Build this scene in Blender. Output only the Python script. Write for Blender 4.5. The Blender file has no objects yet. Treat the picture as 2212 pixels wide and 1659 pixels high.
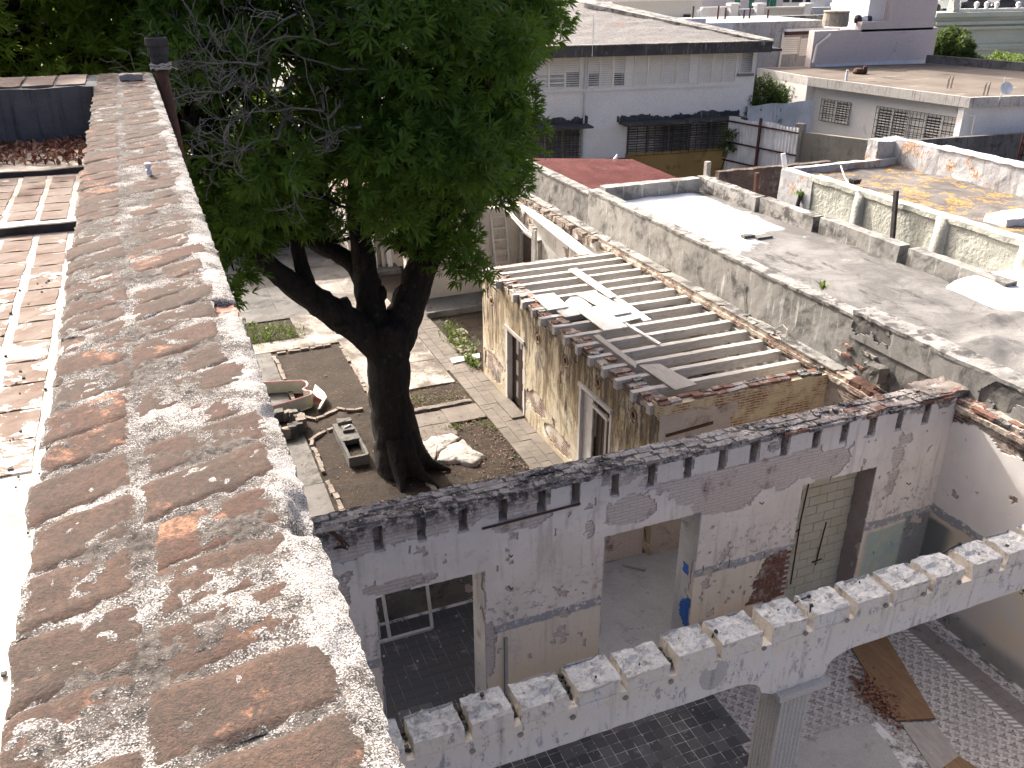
import bpy, math, random
import numpy as np
from mathutils import Vector, Matrix, noise as mnoise

random.seed(7)
RNG = np.random.default_rng(7)
S = bpy.context.scene
COL = S.collection

# ------------------------------------------------------------------ camera
F_PX, CX, CY, W_PX = 1900.0, 1106.0, 829.5, 2212.0     # photo measured at 2212 x 1659
PITCH = math.atan(910 / F_PX)
YAW = math.radians(22.3)
H = 11.5
cam_d = bpy.data.cameras.new('camera')
cam = bpy.data.objects.new('camera', cam_d)
COL.objects.link(cam)
cam.location = (0, 0, H)
cam.rotation_euler = (math.pi / 2 - PITCH, 0, -YAW)
cam_d.sensor_width = 36.0
cam_d.lens = 36.0 * F_PX / W_PX
cam_d.clip_start = 0.05
cam_d.clip_end = 3000
S.camera = cam

# ------------------------------------------------------------------ sky, sun, exposure
SUN_TRAVEL = Vector((0.27, -1.0, -0.72)).normalized()
sun_el = math.asin(-SUN_TRAVEL.z)
sun_az = math.atan2(-SUN_TRAVEL.x, -SUN_TRAVEL.y)
world = bpy.data.worlds.new('World')
S.world = world
world.use_nodes = True
wn = world.node_tree.nodes
wl = world.node_tree.links
sky = wn.new('ShaderNodeTexSky')
sky.sky_type = 'NISHITA'
sky.sun_disc = False
sky.sun_elevation = sun_el
sky.sun_rotation = sun_az
sky.altitude = 20
sky.air_density = 0.4
sky.dust_density = 9.0
sky.ozone_density = 0.0
bg = wn['Background']
bg.inputs['Strength'].default_value = 0.15
wl.new(sky.outputs[0], bg.inputs['Color'])
sun_d = bpy.data.lights.new('sun', 'SUN')
sun_d.energy = 2.6
sun_d.angle = math.radians(0.55)
sun_d.color = (1.0, 0.955, 0.88)
sun = bpy.data.objects.new('sun', sun_d)
COL.objects.link(sun)
sun.location = (-10, 40, 40)
sun.rotation_euler = SUN_TRAVEL.to_track_quat('-Z', 'Y').to_euler()
S.view_settings.view_transform = 'Standard'
S.view_settings.look = 'None'
S.view_settings.exposure = 1.74
S.view_settings.gamma = 1.0
S.view_settings.use_curve_mapping = False
S.render.resolution_x, S.render.resolution_y = 1024, 768
S.render.engine = 'CYCLES'

# ------------------------------------------------------------------ photo pixel -> place
_f = np.array([math.sin(YAW) * math.cos(PITCH), math.cos(YAW) * math.cos(PITCH), -math.sin(PITCH)])
_r = np.array([math.cos(YAW), -math.sin(YAW), 0.0])
_u = np.cross(_r, _f)
C0 = np.array([0, 0, H])
def ray(x, y):
    d = _f * F_PX + _r * (x - CX) + _u * (CY - y)
    return d / np.linalg.norm(d)
def gz(p, z=0.0):
    d = ray(*p); return C0 + d * ((z - H) / d[2])
def gx(p, X):
    d = ray(*p); return C0 + d * (X / d[0])
def gy(p, Y):
    d = ray(*p); return C0 + d * (Y / d[1])
KZ = 2212 / 2592
def ZP(ox, oy, s):                       # pixel of a zoomed crop -> photo pixel
    return lambda x, y: ((ox + x / s) * KZ, (oy + y / s) * KZ)
def proj(P):
    P = np.asarray(P, float) - C0
    z = P @ _f
    return CX + F_PX * (P @ _r) / z, CY - F_PX * (P @ _u) / z

# ------------------------------------------------------------------ noise in numpy
def _hash(ix, iy, iz, seed):
    h = (ix * 374761393 + iy * 668265263 + iz * 2147483647 + seed * 1274126177) & 0xffffffff
    h = ((h ^ (h >> 13)) * 1274126177) & 0xffffffff
    h = h ^ (h >> 16)
    return (h & 0xffff) / 65535.0
def vnoise(P, s=1.0, seed=0):
    P = np.asarray(P, float) * s
    i = np.floor(P).astype(np.int64); f = P - i
    f = f * f * (3 - 2 * f)
    x, y, z = i[..., 0], i[..., 1], i[..., 2]
    r = 0
    for dx in (0, 1):
        wx = f[..., 0] if dx else 1 - f[..., 0]
        for dy in (0, 1):
            wy = f[..., 1] if dy else 1 - f[..., 1]
            for dz in (0, 1):
                wz = f[..., 2] if dz else 1 - f[..., 2]
                r = r + wx * wy * wz * _hash(x + dx, y + dy, z + dz, seed)
    return r
def fbm(P, s=1.0, seed=0, oct=4):
    a, t, n = 0.5, 0, 0
    for k in range(oct):
        t = t + a * vnoise(P, s * 2 ** k, seed + 17 * k); n += a; a *= 0.55
    return t / n
def vdisp(P, s, seed=0, oct=3):
    return np.stack([fbm(P, s, seed + 101 * k, oct) - 0.5 for k in range(3)], -1) * 2

# ------------------------------------------------------------------ mesh builder
class MB:
    def __init__(self):
        self.v = []; self.f = []; self.n = 0; self.m = []
    def add(self, V, Fc, mi=0):
        V = np.asarray(V, float).reshape(-1, 3)
        self.v.append(V)
        o = self.n
        for q in Fc:
            self.f.append(tuple(int(i) + o for i in q)); self.m.append(mi)
        self.n += len(V)
        return self
    def box(self, x0, x1, y0, y1, z0, z1, mi=0):
        V = [(x0, y0, z0), (x1, y0, z0), (x1, y1, z0), (x0, y1, z0), (x0, y0, z1), (x1, y0, z1), (x1, y1, z1), (x0, y1, z1)]
        return self.add(V, [(0, 3, 2, 1), (4, 5, 6, 7), (0, 1, 5, 4), (1, 2, 6, 5), (2, 3, 7, 6), (3, 0, 4, 7)], mi)
    def bar(self, a, b, w, h, up=(0, 0, 1), mi=0):
        a = np.array(a, float); b = np.array(b, float)
        d = b - a; L = np.linalg.norm(d); d /= L
        up = np.array(up, float)
        s = np.cross(d, up)
        if np.linalg.norm(s) < 1e-4: s = np.cross(d, [1, 0, 0])
        s /= np.linalg.norm(s); t = np.cross(s, d)
        V = []
        for p in (a, b):
            for (i, j) in ((-1, -1), (1, -1), (1, 1), (-1, 1)):
                V.append(p + s * i * w / 2 + t * j * h / 2)
        return self.add(V, [(0, 1, 2, 3), (7, 6, 5, 4), (0, 4, 5, 1), (1, 5, 6, 2), (2, 6, 7, 3), (3, 7, 4, 0)], mi)
    def prism(self, poly, z0, z1, mi=0):
        n = len(poly)
        z0 = [z0] * n if np.isscalar(z0) else z0
        z1 = [z1] * n if np.isscalar(z1) else z1
        V = [(p[0], p[1], z0[i]) for i, p in enumerate(poly)] + [(p[0], p[1], z1[i]) for i, p in enumerate(poly)]
        a = sum(poly[i][0] * poly[(i + 1) % n][1] - poly[(i + 1) % n][0] * poly[i][1] for i in range(n))
        if a > 0:
            Fc = [tuple(range(n - 1, -1, -1)), tuple(range(n, 2 * n))] + [(i, (i + 1) % n, n + (i + 1) % n, n + i) for i in range(n)]
        else:
            Fc = [tuple(range(n)), tuple(range(2 * n - 1, n - 1, -1))] + [((i + 1) % n, i, n + i, n + (i + 1) % n) for i in range(n)]
        return self.add(V, Fc, mi)
    def slab(self, P, t, mi=0):            # flat polygon of 3-D points with thickness t
        P = np.asarray(P, float); n = len(P)
        nr = np.cross(P[1] - P[0], P[2] - P[0]); nr /= np.linalg.norm(nr)
        if nr[2] < 0: P = P[::-1]; nr = -nr
        V = np.vstack([P - nr * t, P])
        Fc = [tuple(range(n - 1, -1, -1)), tuple(range(n, 2 * n))] + [(i, (i + 1) % n, n + (i + 1) % n, n + i) for i in range(n)]
        return self.add(V, Fc, mi)
    def tube(self, path, rad, n=8, cap=True, mi=0, wob=0.0):
        path = np.asarray(path, float); k = len(path)
        rad = np.full(k, rad) if np.isscalar(rad) else np.asarray(rad, float)
        V = []
        ref = None
        for i in range(k):
            d = path[min(i + 1, k - 1)] - path[max(i - 1, 0)]
            d = d / (np.linalg.norm(d) + 1e-9)
            if ref is None:
                ref = np.cross(d, [0.3, 0.9, 0.2]); 
            s = ref - d * (ref @ d); s /= (np.linalg.norm(s) + 1e-9); ref = s
            t = np.cross(d, s)
            for j in range(n):
                a = 2 * math.pi * j / n
                rr = rad[i]
                if wob: rr *= 1 + wob * (vnoise(np.array([math.cos(a) * 1.3 + 5, math.sin(a) * 1.3 + 3, i * 0.45]), 1.7, 3) - 0.5) * 2
                V.append(path[i] + (s * math.cos(a) + t * math.sin(a)) * rr)
        Fc = []
        for i in range(k - 1):
            for j in range(n):
                Fc.append((i * n + j, i * n + (j + 1) % n, (i + 1) * n + (j + 1) % n, (i + 1) * n + j))
        if cap:
            Fc.append(tuple(range(n - 1, -1, -1))); Fc.append(tuple((k - 1) * n + j for j in range(n)))
        return self.add(V, Fc, mi)
    def lathe(self, prof, c=(0, 0, 0), n=16, mi=0, axis='z', close=False):
        V = []
        k = len(prof)
        for (r, z) in prof:
            for j in range(n):
                a = 2 * math.pi * j / n
                p = (r * math.cos(a), r * math.sin(a), z)
                if axis == 'x': p = (z, r * math.cos(a), r * math.sin(a))
                if axis == 'y': p = (r * math.sin(a), z, r * math.cos(a))
                V.append((p[0] + c[0], p[1] + c[1], p[2] + c[2]))
        Fc = []
        for i in range(k - 1):
            for j in range(n):
                Fc.append((i * n + j, i * n + (j + 1) % n, (i + 1) * n + (j + 1) % n, (i + 1) * n + j))
        if not close:
            Fc.append(tuple(range(n - 1, -1, -1))); Fc.append(tuple((k - 1) * n + j for j in range(n)))
        else:
            i = k - 1
            for j in range(n):
                Fc.append((i * n + j, i * n + (j + 1) % n, (j + 1) % n, j))
        return self.add(V, Fc, mi)
    def rough(self, x0, x1, y0, y1, z0, z1, cell=0.08, amp=0.012, s=9.0, seed=0, skip='', mi=0):
        """box whose faces are subdivided and roughened by noise that follows position"""
        L = [x1 - x0, y1 - y0, z1 - z0]
        N = [max(1, int(round(l / cell))) for l in L]
        lo = np.array([x0, y0, z0]); hi = np.array([x1, y1, z1])
        for ax in range(3):
            a, b = [(1, 2), (2, 0), (0, 1)][ax]
            for side in (0, 1):
                if ('xyz'[ax] + '-+'[side]) in skip.split(): continue
                ga = np.linspace(0, 1, N[a] + 1); gb = np.linspace(0, 1, N[b] + 1)
                A, B = np.meshgrid(ga, gb, indexing='ij')
                V = np.zeros(A.shape + (3,))
                V[..., a] = lo[a] + A * L[a]; V[..., b] = lo[b] + B * L[b]; V[..., ax] = hi[ax] if side else lo[ax]
                sh = A.shape
                V = V.reshape(-1, 3)
                V = V + vdisp(V, s, seed) * amp
                idx = np.arange(len(V)).reshape(sh)
                q = np.stack([idx[:-1, :-1], idx[1:, :-1], idx[1:, 1:], idx[:-1, 1:]], -1).reshape(-1, 4)
                if not side: q = q[:, ::-1]
                self.add(V, q, mi)
        return self
    def grid(self, x0, x1, y0, y1, zf, cell, mi=0):
        nx = max(1, int(round((x1 - x0) / cell))); ny = max(1, int(round((y1 - y0) / cell)))
        X, Y = np.meshgrid(np.linspace(x0, x1, nx + 1), np.linspace(y0, y1, ny + 1), indexing='ij')
        P = np.stack([X, Y, np.zeros_like(X)], -1)
        P[..., 2] = zf(P)
        idx = np.arange(X.size).reshape(X.shape)
        q = np.stack([idx[:-1, :-1], idx[1:, :-1], idx[1:, 1:], idx[:-1, 1:]], -1).reshape(-1, 4)
        return self.add(P.reshape(-1, 3), q, mi)
    def mesh(self, name, mats, smooth=False, jit=0.0, js=6.0, seed=0):
        V = np.vstack(self.v) if self.v else np.zeros((0, 3))
        if jit: V = V + vdisp(V, js, seed) * jit
        me = bpy.data.meshes.new(name)
        me.from_pydata(V.tolist(), [], self.f)
        if not isinstance(mats, (list, tuple)): mats = [mats]
        for m in mats: me.materials.append(m)
        if len(mats) > 1: me.polygons.foreach_set('material_index', self.m)
        if smooth: me.polygons.foreach_set('use_smooth', [True] * len(me.polygons))
        me.update()
        return me
    def build(self, name, mats, parent=None, smooth=False, jit=0.0, js=6.0, seed=0, weld=False, **props):
        me = self.mesh(name, mats, smooth, jit, js, seed)
        if weld:
            import bmesh
            bm = bmesh.new(); bm.from_mesh(me)
            bmesh.ops.remove_doubles(bm, verts=bm.verts, dist=1e-4)
            bm.to_mesh(me); bm.free()
        return place(name, me, parent, **props)

LOC = {}
def place(name, me, parent=None, loc=None, rot=None, scale=None, **props):
    o = bpy.data.objects.new(name, me)
    COL.objects.link(o)
    if loc is not None: o.location = loc
    if rot is not None: o.rotation_euler = rot
    if scale is not None: o.scale = scale
    if parent is not None:
        o.parent = parent
        o.matrix_parent_inverse = Matrix.Translation(-LOC.get(parent.name, Vector((0, 0, 0))))
    for k, v in props.items(): o[k] = v
    return o
def tag(o, label, category, group=None):
    o['label'] = label; o['category'] = category
    if group: o['group'] = group
    return o
def thing(name, loc, label, category, group=None):
    o = bpy.data.objects.new(name, None)
    o.empty_display_size = 0.3
    COL.objects.link(o)
    o.location = loc
    LOC[o.name] = Vector([float(c) for c in loc])
    return tag(o, label, category, group)

def wall_xz(mb, xs, zs, y0, y1, solid, mi=0, axis='x'):
    """wall standing along x (or y) made of grid cells; solid(i,j) says which cells are filled"""
    nx, nz = len(xs) - 1, len(zs) - 1
    K = [[bool(solid((xs[i] + xs[i + 1]) / 2, (zs[j] + zs[j + 1]) / 2)) for j in range(nz)] for i in range(nx)]
    def P(x, y, z): return (x, y, z) if axis == 'x' else (y, x, z)
    flip = axis != 'x'
    def q(*v):
        v = [P(*a) for a in v]
        if flip: v = v[::-1]
        mb.add(v, [(0, 1, 2, 3)], mi)
    for i in range(nx):
        for j in range(nz):
            if not K[i][j]: continue
            a, b, c, d = xs[i], xs[i + 1], zs[j], zs[j + 1]
            q((a, y0, c), (b, y0, c), (b, y0, d), (a, y0, d))
            q((b, y1, c), (a, y1, c), (a, y1, d), (b, y1, d))
            if i == 0 or not K[i - 1][j]: q((a, y1, c), (a, y0, c), (a, y0, d), (a, y1, d))
            if i == nx - 1 or not K[i + 1][j]: q((b, y0, c), (b, y1, c), (b, y1, d), (b, y0, d))
            if j == 0 or not K[i][j - 1]: q((a, y1, c), (b, y1, c), (b, y0, c), (a, y0, c))
            if j == nz - 1 or not K[i][j + 1]: q((a, y0, d), (b, y0, d), (b, y1, d), (a, y1, d))
    return mb
def sheet(o, u, v, n, W, Hh, cell, keep, thick, seed=0, und=0.004):
    """thin render coat with ragged holes; keep(P, U, V) -> bool array; n points out of the wall"""
    o, u, v, n = (np.array(a, float) for a in (o, u, v, n))
    nu, nv = max(1, int(round(W / cell))), max(1, int(round(Hh / cell)))
    U, V = np.meshgrid(np.linspace(0, W, nu + 1), np.linspace(0, Hh, nv + 1), indexing='ij')
    uc = (U[:-1, :-1] + U[1:, 1:]) / 2; vc = (V[:-1, :-1] + V[1:, 1:]) / 2
    Pc = o + uc[..., None] * u + vc[..., None] * v
    Km = keep(Pc, uc, vc)
    P = o + U[..., None] * u + V[..., None] * v
    j = vdisp(P, 1.0 / cell * 0.9, seed, 1) * cell * 0.42
    inner = np.zeros(U.shape, bool); inner[1:-1, 1:-1] = True
    j = j * inner[..., None]
    j = j - (j @ n)[..., None] * n
    B = P + j
    Ft = B + n * (thick + (fbm(P, 3.0, seed + 5, 2) - 0.5)[..., None] * und)
    sh = U.shape
    idx = np.arange(U.size).reshape(sh)
    NV = U.size
    Fc = []
    a, b, c, d = idx[:-1, :-1], idx[1:, :-1], idx[1:, 1:], idx[:-1, 1:]
    flip = np.dot(np.cross(u, v), n) < 0
    q = np.stack([a, b, c, d], -1)[Km]
    if flip: q = q[:, ::-1]
    Fc += q.tolist()
    Kp = np.pad(Km, 1)
    ctr = Kp[1:-1, 1:-1]
    for (di, dj, e0, e1) in ((-1, 0, d, a), (1, 0, b, c), (0, -1, a, b), (0, 1, c, d)):
        nb = Kp[1 + di:Kp.shape[0] - 1 + di, 1 + dj:Kp.shape[1] - 1 + dj]
        m = ctr & ~nb
        s0, s1 = e0[m], e1[m]
        qq = np.stack([s0, s0 + NV, s1 + NV, s1], -1)
        if flip: qq = qq[:, ::-1]
        Fc += qq.tolist()
    mb = MB()
    mb.add(np.vstack([Ft.reshape(-1, 3), B.reshape(-1, 3)]), Fc)
    return mb
def inrect(P, x0, x1, z0, z1, ax=0): return (P[..., ax] > x0) & (P[..., ax] < x1) & (P[..., 2] > z0) & (P[..., 2] < z1)
def blob(P, c, r, ax=0, amp=0.5, s=2.0, seed=0):
    """soft-edged irregular patch on a wall: True inside"""
    d = np.sqrt(((P[..., ax] - c[0]) / r[0]) ** 2 + ((P[..., 2] - c[1]) / r[1]) ** 2)
    return d + (fbm(P, s, seed) - 0.5) * 2 * amp < 1
# ------------------------------------------------------------------ materials
class N:
    def __init__(self, name):
        self.mat = bpy.data.materials.new(name)
        self.mat.use_nodes = True
        self.t = self.mat.node_tree
        self.b = self.t.nodes['Principled BSDF']
        self.b.inputs['Specular IOR Level'].default_value = 0.25
        self._pos = None
    def node(self, k): return self.t.nodes.new(k)
    def link(self, a, b): self.t.links.new(a, b)
    def set(self, sock, v):
        if v is None: return
        if isinstance(v, bpy.types.NodeSocket): self.link(v, sock)
        else:
            if isinstance(v, tuple) and len(v) == 3 and sock.type == 'RGBA': v = v + (1,)
            sock.default_value = v
    @property
    def pos(self):
        if self._pos is None: self._pos = self.node('ShaderNodeNewGeometry').outputs['Position']
        return self._pos
    @property
    def obj(self): return self.node('ShaderNodeTexCoord').outputs['Object']
    @property
    def rnd(self): return self.node('ShaderNodeObjectInfo').outputs['Random']
    def map(self, vec=None, sc=(1, 1, 1), rot=(0, 0, 0), loc=(0, 0, 0)):
        m = self.node('ShaderNodeMapping')
        self.link(vec or self.pos, m.inputs['Vector'])
        m.inputs['Scale'].default_value = sc; m.inputs['Rotation'].default_value = rot; m.inputs['Location'].default_value = loc
        return m.outputs[0]
    def noise(self, s=5, d=4, r=0.6, vec=None, dist=0.0):
        n = self.node('ShaderNodeTexNoise')
        self.link(vec or self.pos, n.inputs['Vector'])
        n.inputs['Scale'].default_value = s; n.inputs['Detail'].default_value = d
        n.inputs['Roughness'].default_value = r; n.inputs['Distortion'].default_value = dist
        return n.outputs['Fac']
    def vor(self, s=5, vec=None, feat='F1', out='Distance', rand=1.0):
        n = self.node('ShaderNodeTexVoronoi'); n.feature = feat
        self.link(vec or self.pos, n.inputs['Vector']); n.inputs['Scale'].default_value = s
        n.inputs['Randomness'].default_value = rand
        return n.outputs[out]
    def ramp(self, f, a=0.4, b=0.6, va=0.0, vb=1.0):
        m = self.node('ShaderNodeMapRange'); m.clamp = True
        m.interpolation_type = 'SMOOTHSTEP'
        self.set(m.inputs[0], f); m.inputs[1].default_value = a; m.inputs[2].default_value = b
        m.inputs[3].default_value = va; m.inputs[4].default_value = vb
        return m.outputs[0]
    def mix(self, f, a, b, mode='MIX'):
        m = self.node('ShaderNodeMix'); m.data_type = 'RGBA'; m.blend_type = mode
        self.set(m.inputs[0], f); self.set(m.inputs[6], a); self.set(m.inputs[7], b)
        return m.outputs[2]
    def m(self, op, a, b=None, c=None):
        n = self.node('ShaderNodeMath'); n.operation = op
        self.set(n.inputs[0], a)
        if b is not None: self.set(n.inputs[1], b)
        if c is not None: self.set(n.inputs[2], c)
        return n.outputs[0]
    def xyz(self, vec=None):
        n = self.node('ShaderNodeSeparateXYZ'); self.link(vec or self.pos, n.inputs[0]); return n.outputs
    def bump(self, h, st=0.3, d=0.02, prev=None):
        n = self.node('ShaderNodeBump'); n.inputs['Strength'].default_value = st; n.inputs['Distance'].default_value = d
        self.set(n.inputs['Height'], h)
        if prev is not None: self.link(prev, n.inputs['Normal'])
        return n.outputs[0]
    def brick(self, vec, bw=0.26, bh=0.065, mortar=0.012, off=0.5):
        n = self.node('ShaderNodeTexBrick'); n.offset = off
        self.link(vec, n.inputs['Vector']); n.inputs['Scale'].default_value = 1
        n.inputs['Brick Width'].default_value = bw; n.inputs['Row Height'].default_value = bh
        n.inputs['Mortar Size'].default_value = mortar; n.inputs['Mortar Smooth'].default_value = 0.3
        n.inputs['Color1'].default_value = (0, 0, 0, 1); n.inputs['Color2'].default_value = (1, 1, 1, 1)
        return n.outputs['Fac'], n.outputs['Color']
    def done(self, col, rough=0.9, bump=None, metal=0.0, spec=None):
        self.set(self.b.inputs['Base Color'], col); self.set(self.b.inputs['Roughness'], rough)
        self.set(self.b.inputs['Metallic'], metal)
        if bump is not None: self.link(bump, self.b.inputs['Normal'])
        if spec is not None: self.b.inputs['Specular IOR Level'].default_value = spec
        return self.mat

def weather(name, base, alt, s1=1.6, stain=None, stain_amt=(0.55, 0.75), s2=3.0, streak=None, streak_amt=(0.5, 0.75), speck=None, speck_amt=(0.62, 0.7), ss=60,
            rough=0.92, bump=0.35, bs=40, bd=0.01):
    n = N(name)
    c = n.mix(n.ramp(n.noise(s1, 6, 0.65), 0.35, 0.65), base, alt)
    if stain: c = n.mix(n.ramp(n.noise(s2, 7, 0.7, dist=0.4), *stain_amt), c, stain)
    if streak: c = n.mix(n.ramp(n.noise(1.0, 6, 0.65, vec=n.map(sc=(9, 9, 0.9))), *streak_amt), c, streak)
    if speck: c = n.mix(n.ramp(n.noise(ss, 3, 0.6), *speck_amt), c, speck)
    fine = n.noise(bs, 5, 0.7)
    c = n.mix(n.ramp(fine, 0.25, 0.75, 0.0, 0.28), c, (0.02, 0.02, 0.02))
    return n.done(c, rough, n.bump(fine, bump, bd))

# lichen-grained mortar on top of the parapet, and the old clay bricks set in it
def lichen_grain(n):
    x, y, z = n.xyz()
    grain = n.m('ADD', n.m('MULTIPLY', n.noise(260, 2, 0.6), 0.68), n.m('MULTIPLY', n.noise(75, 4, 0.75), 0.32))
    big = n.noise(5.0, 5, 0.65)
    edge = n.ramp(x, 0.08, 0.17, 0.0, 0.085)
    far = n.ramp(y, 2.0, 6.0, 0.0, -0.03)
    thr = n.m('ADD', n.m('ADD', grain, n.m('MULTIPLY', n.m('SUBTRACT', big, 0.5), 0.7)), n.m('ADD', edge, far))
    wht = n.ramp(thr, 0.485, 0.63)
    c = n.mix(n.ramp(n.noise(60, 4), 0.3, 0.7), (0.035, 0.030, 0.027), (0.125, 0.108, 0.095))
    c = n.mix(wht, c, n.mix(n.ramp(n.noise(330, 2), 0.3, 0.7), (0.23, 0.22, 0.21), (0.55, 0.535, 0.515)))
    return c, grain
n = N('parapet_mortar')
c, grain = lichen_grain(n)
M_PMORT = n.done(c, 0.95, n.bump(n.m('ADD', grain, n.m('MULTIPLY', n.noise(420, 2), 0.4)), 1.0, 0.008))
n = N('parapet_brick')
lc, grain = lichen_grain(n)
c = n.mix(n.ramp(n.noise(6, 5, 0.65), 0.35, 0.65), (0.118, 0.073, 0.055), (0.080, 0.059, 0.048))
c = n.mix(n.ramp(n.rnd, 0.2, 1.0, 0.0, 0.7), c, (0.115, 0.056, 0.040))
c = n.mix(n.ramp(n.m('ADD', n.noise(5.5, 6, 0.72), n.m('MULTIPLY', n.rnd, 0.14)), 0.645, 0.74), c, (0.36, 0.185, 0.115))
c = n.mix(n.ramp(n.noise(70, 6, 0.8), 0.38, 0.62, 0.0, 0.85), c, (0.050, 0.040, 0.033))
c = n.mix(n.ramp(n.noise(300, 2), 0.58, 0.68, 0.0, 0.8), c, (0.035, 0.028, 0.024))
c = n.mix(n.ramp(n.noise(24, 4, 0.75), 0.60, 0.72, 0, 0.7), c, (0.17, 0.115, 0.088))
at = n.node('ShaderNodeAttribute'); at.attribute_name = 'inset'
lim = n.m('ADD', at.outputs['Fac'], n.m('ADD', n.m('MULTIPLY', n.m('SUBTRACT', n.noise(17, 6, 0.8), 0.5), 1.9), n.m('MULTIPLY', n.m('SUBTRACT', n.noise(4.5, 3), 0.5), 1.7)))
c = n.mix(n.ramp(lim, 0.06, 0.13), lc, c)
gr = n.noise(1, 6, 0.7, vec=n.map(sc=(25, 90, 90), rot=(0, 0, 0.12)))
M_PBRICK = n.done(c, 0.93, n.bump(n.m('ADD', n.m('MULTIPLY', gr, 0.35), n.m('MULTIPLY', n.noise(170, 4, 0.75), 1.2)), 0.75, 0.007))
# terrace tiles with lime wash
n = N('terrace_tile')
c = n.mix(n.ramp(n.noise(4, 5), 0.35, 0.65), (0.135, 0.09, 0.07), (0.185, 0.15, 0.125))
c = n.mix(n.ramp(n.noise(6, 6, 0.75), 0.62, 0.68), c, (0.42, 0.22, 0.15))
y = n.xyz()[1]
lim = n.m('ADD', n.noise(5.0, 7, 0.75, dist=0.3), n.ramp(y, 3.0, 8.5, 0.07, -0.13))
c = n.mix(n.ramp(lim, 0.54, 0.58), c, (0.74, 0.70, 0.62))
M_TTILE = n.done(c, 0.9, n.bump(n.noise(50, 5), 0.4, 0.006))
n = N('terrace_lime')
y = n.xyz()[1]
c = n.mix(n.ramp(n.noise(6, 5, 0.7), 0.35, 0.7), (0.50, 0.46, 0.385), (0.58, 0.55, 0.49))
c = n.mix(n.ramp(n.m('ADD', n.noise(3, 4), n.ramp(y, 6.5, 8.2, 0.0, 0.18)), 0.56, 0.66), c, (0.30, 0.26, 0.22))
cr = n.vor(3.0, n.map(sc=(1, 1, 1)), 'DISTANCE_TO_EDGE')
c = n.mix(n.ramp(n.m('ADD', cr, n.m('MULTIPLY', n.noise(9), 0.05)), 0.026, 0.034, 0.6, 0.0), c, (0.25, 0.20, 0.15))
M_TLIME = n.done(c, 0.9, n.bump(n.noise(40, 5), 0.35, 0.006))

def brickmat(name, axis, red, grey, wash, wash_amt=(0.42, 0.6), dark_amt=(0.6, 0.78), bw=0.26, bh=0.06):
    n = N(name)
    v = n.map(rot=(math.pi / 2, 0, 0)) if axis == 'x' else n.map(rot=(math.pi / 2, 0, math.pi / 2))
    x, y, z = n.xyz()
    cb = n.node('ShaderNodeCombineXYZ')
    n.link(x if axis == 'x' else y, cb.inputs[0]); n.link(z, cb.inputs[1])
    wob = n.node('ShaderNodeVectorMath'); wob.operation = 'MULTIPLY_ADD'
    nv = n.node('ShaderNodeTexNoise'); n.link(n.pos, nv.inputs['Vector']); nv.inputs['Scale'].default_value = 5
    n.link(nv.outputs['Color'], wob.inputs[0]); wob.inputs[1].default_value = (0.05, 0.05, 0); n.link(cb.outputs[0], wob.inputs[2])
    fac, cc = n.brick(wob.outputs[0], bw, bh)
    r = n.mix(cc, red, tuple(k * 0.62 for k in red))
    r = n.mix(n.ramp(n.noise(14, 5, 0.7), 0.3, 0.7, 0, 0.5), r, (0.06, 0.04, 0.035))
    c = n.mix(fac, r, grey)
    c = n.mix(n.ramp(n.noise(1.9, 6, 0.7), *wash_amt), c, n.mix(n.m('MULTIPLY', fac, 0.45), wash, tuple(k * 0.6 for k in wash)))
    c = n.mix(n.ramp(n.noise(1.3, 7, 0.72), *dark_amt), c, (0.05, 0.045, 0.042))
    if axis == 'x': c = n.mix(n.m('MULTIPLY', n.ramp(n.m('ADD', z, n.m('MULTIPLY', n.noise(1.4, 6, 0.7), 0.9)), 4.62, 5.0), n.ramp(n.noise(7, 5, 0.75), 0.36, 0.56)), c, (0.065, 0.06, 0.057))
    hgt = n.m('ADD', n.m('MULTIPLY', n.m('SUBTRACT', 1.0, fac), 1.0), n.m('MULTIPLY', n.noise(40, 4), 0.5))
    return n.done(c, 0.93, n.bump(hgt, 0.55, 0.02))
M_BRICK_X = brickmat('ruin_brick_x', 'x', (0.24, 0.10, 0.07), (0.30, 0.27, 0.25), (0.54, 0.475, 0.43), (0.30, 0.46), (0.63, 0.8))
M_BRICK_Y = brickmat('ruin_brick_y', 'y', (0.21, 0.115, 0.085), (0.33, 0.285, 0.24), (0.47, 0.41, 0.335), (0.42, 0.58), (0.50, 0.68))
M_BRICK_DK = brickmat('dark_brown_brick', 'x', (0.15, 0.085, 0.065), (0.14, 0.12, 0.105), (0.24, 0.21, 0.19), (0.5, 0.66), (0.5, 0.68))  # dark brown brick of the low alley wall
M_BRICK_YEL = brickmat('ochre_brick', 'x', (0.36, 0.19, 0.11), (0.52, 0.44, 0.30), (0.58, 0.50, 0.34), (0.38, 0.6), (0.68, 0.85))
M_BRICK_RED = weather('loose_brick', (0.21, 0.10, 0.070), (0.165, 0.085, 0.063), 9, (0.36, 0.30, 0.26), (0.48, 0.62), 5, speck=(0.5, 0.46, 0.42), speck_amt=(0.66, 0.74), ss=45, bs=60)
M_BRICK_DUST = weather('lime_brick', (0.38, 0.355, 0.335), (0.25, 0.22, 0.20), 4, (0.05, 0.046, 0.045), (0.46, 0.60), 1.9, speck=(0.62, 0.6, 0.58), speck_amt=(0.58, 0.7), ss=24, bs=40)
M_BRICK_EDGE = weather('edging_brick', (0.17, 0.135, 0.115), (0.25, 0.21, 0.175), 6, (0.36, 0.325, 0.28), (0.55, 0.7), 8, bs=60)

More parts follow.
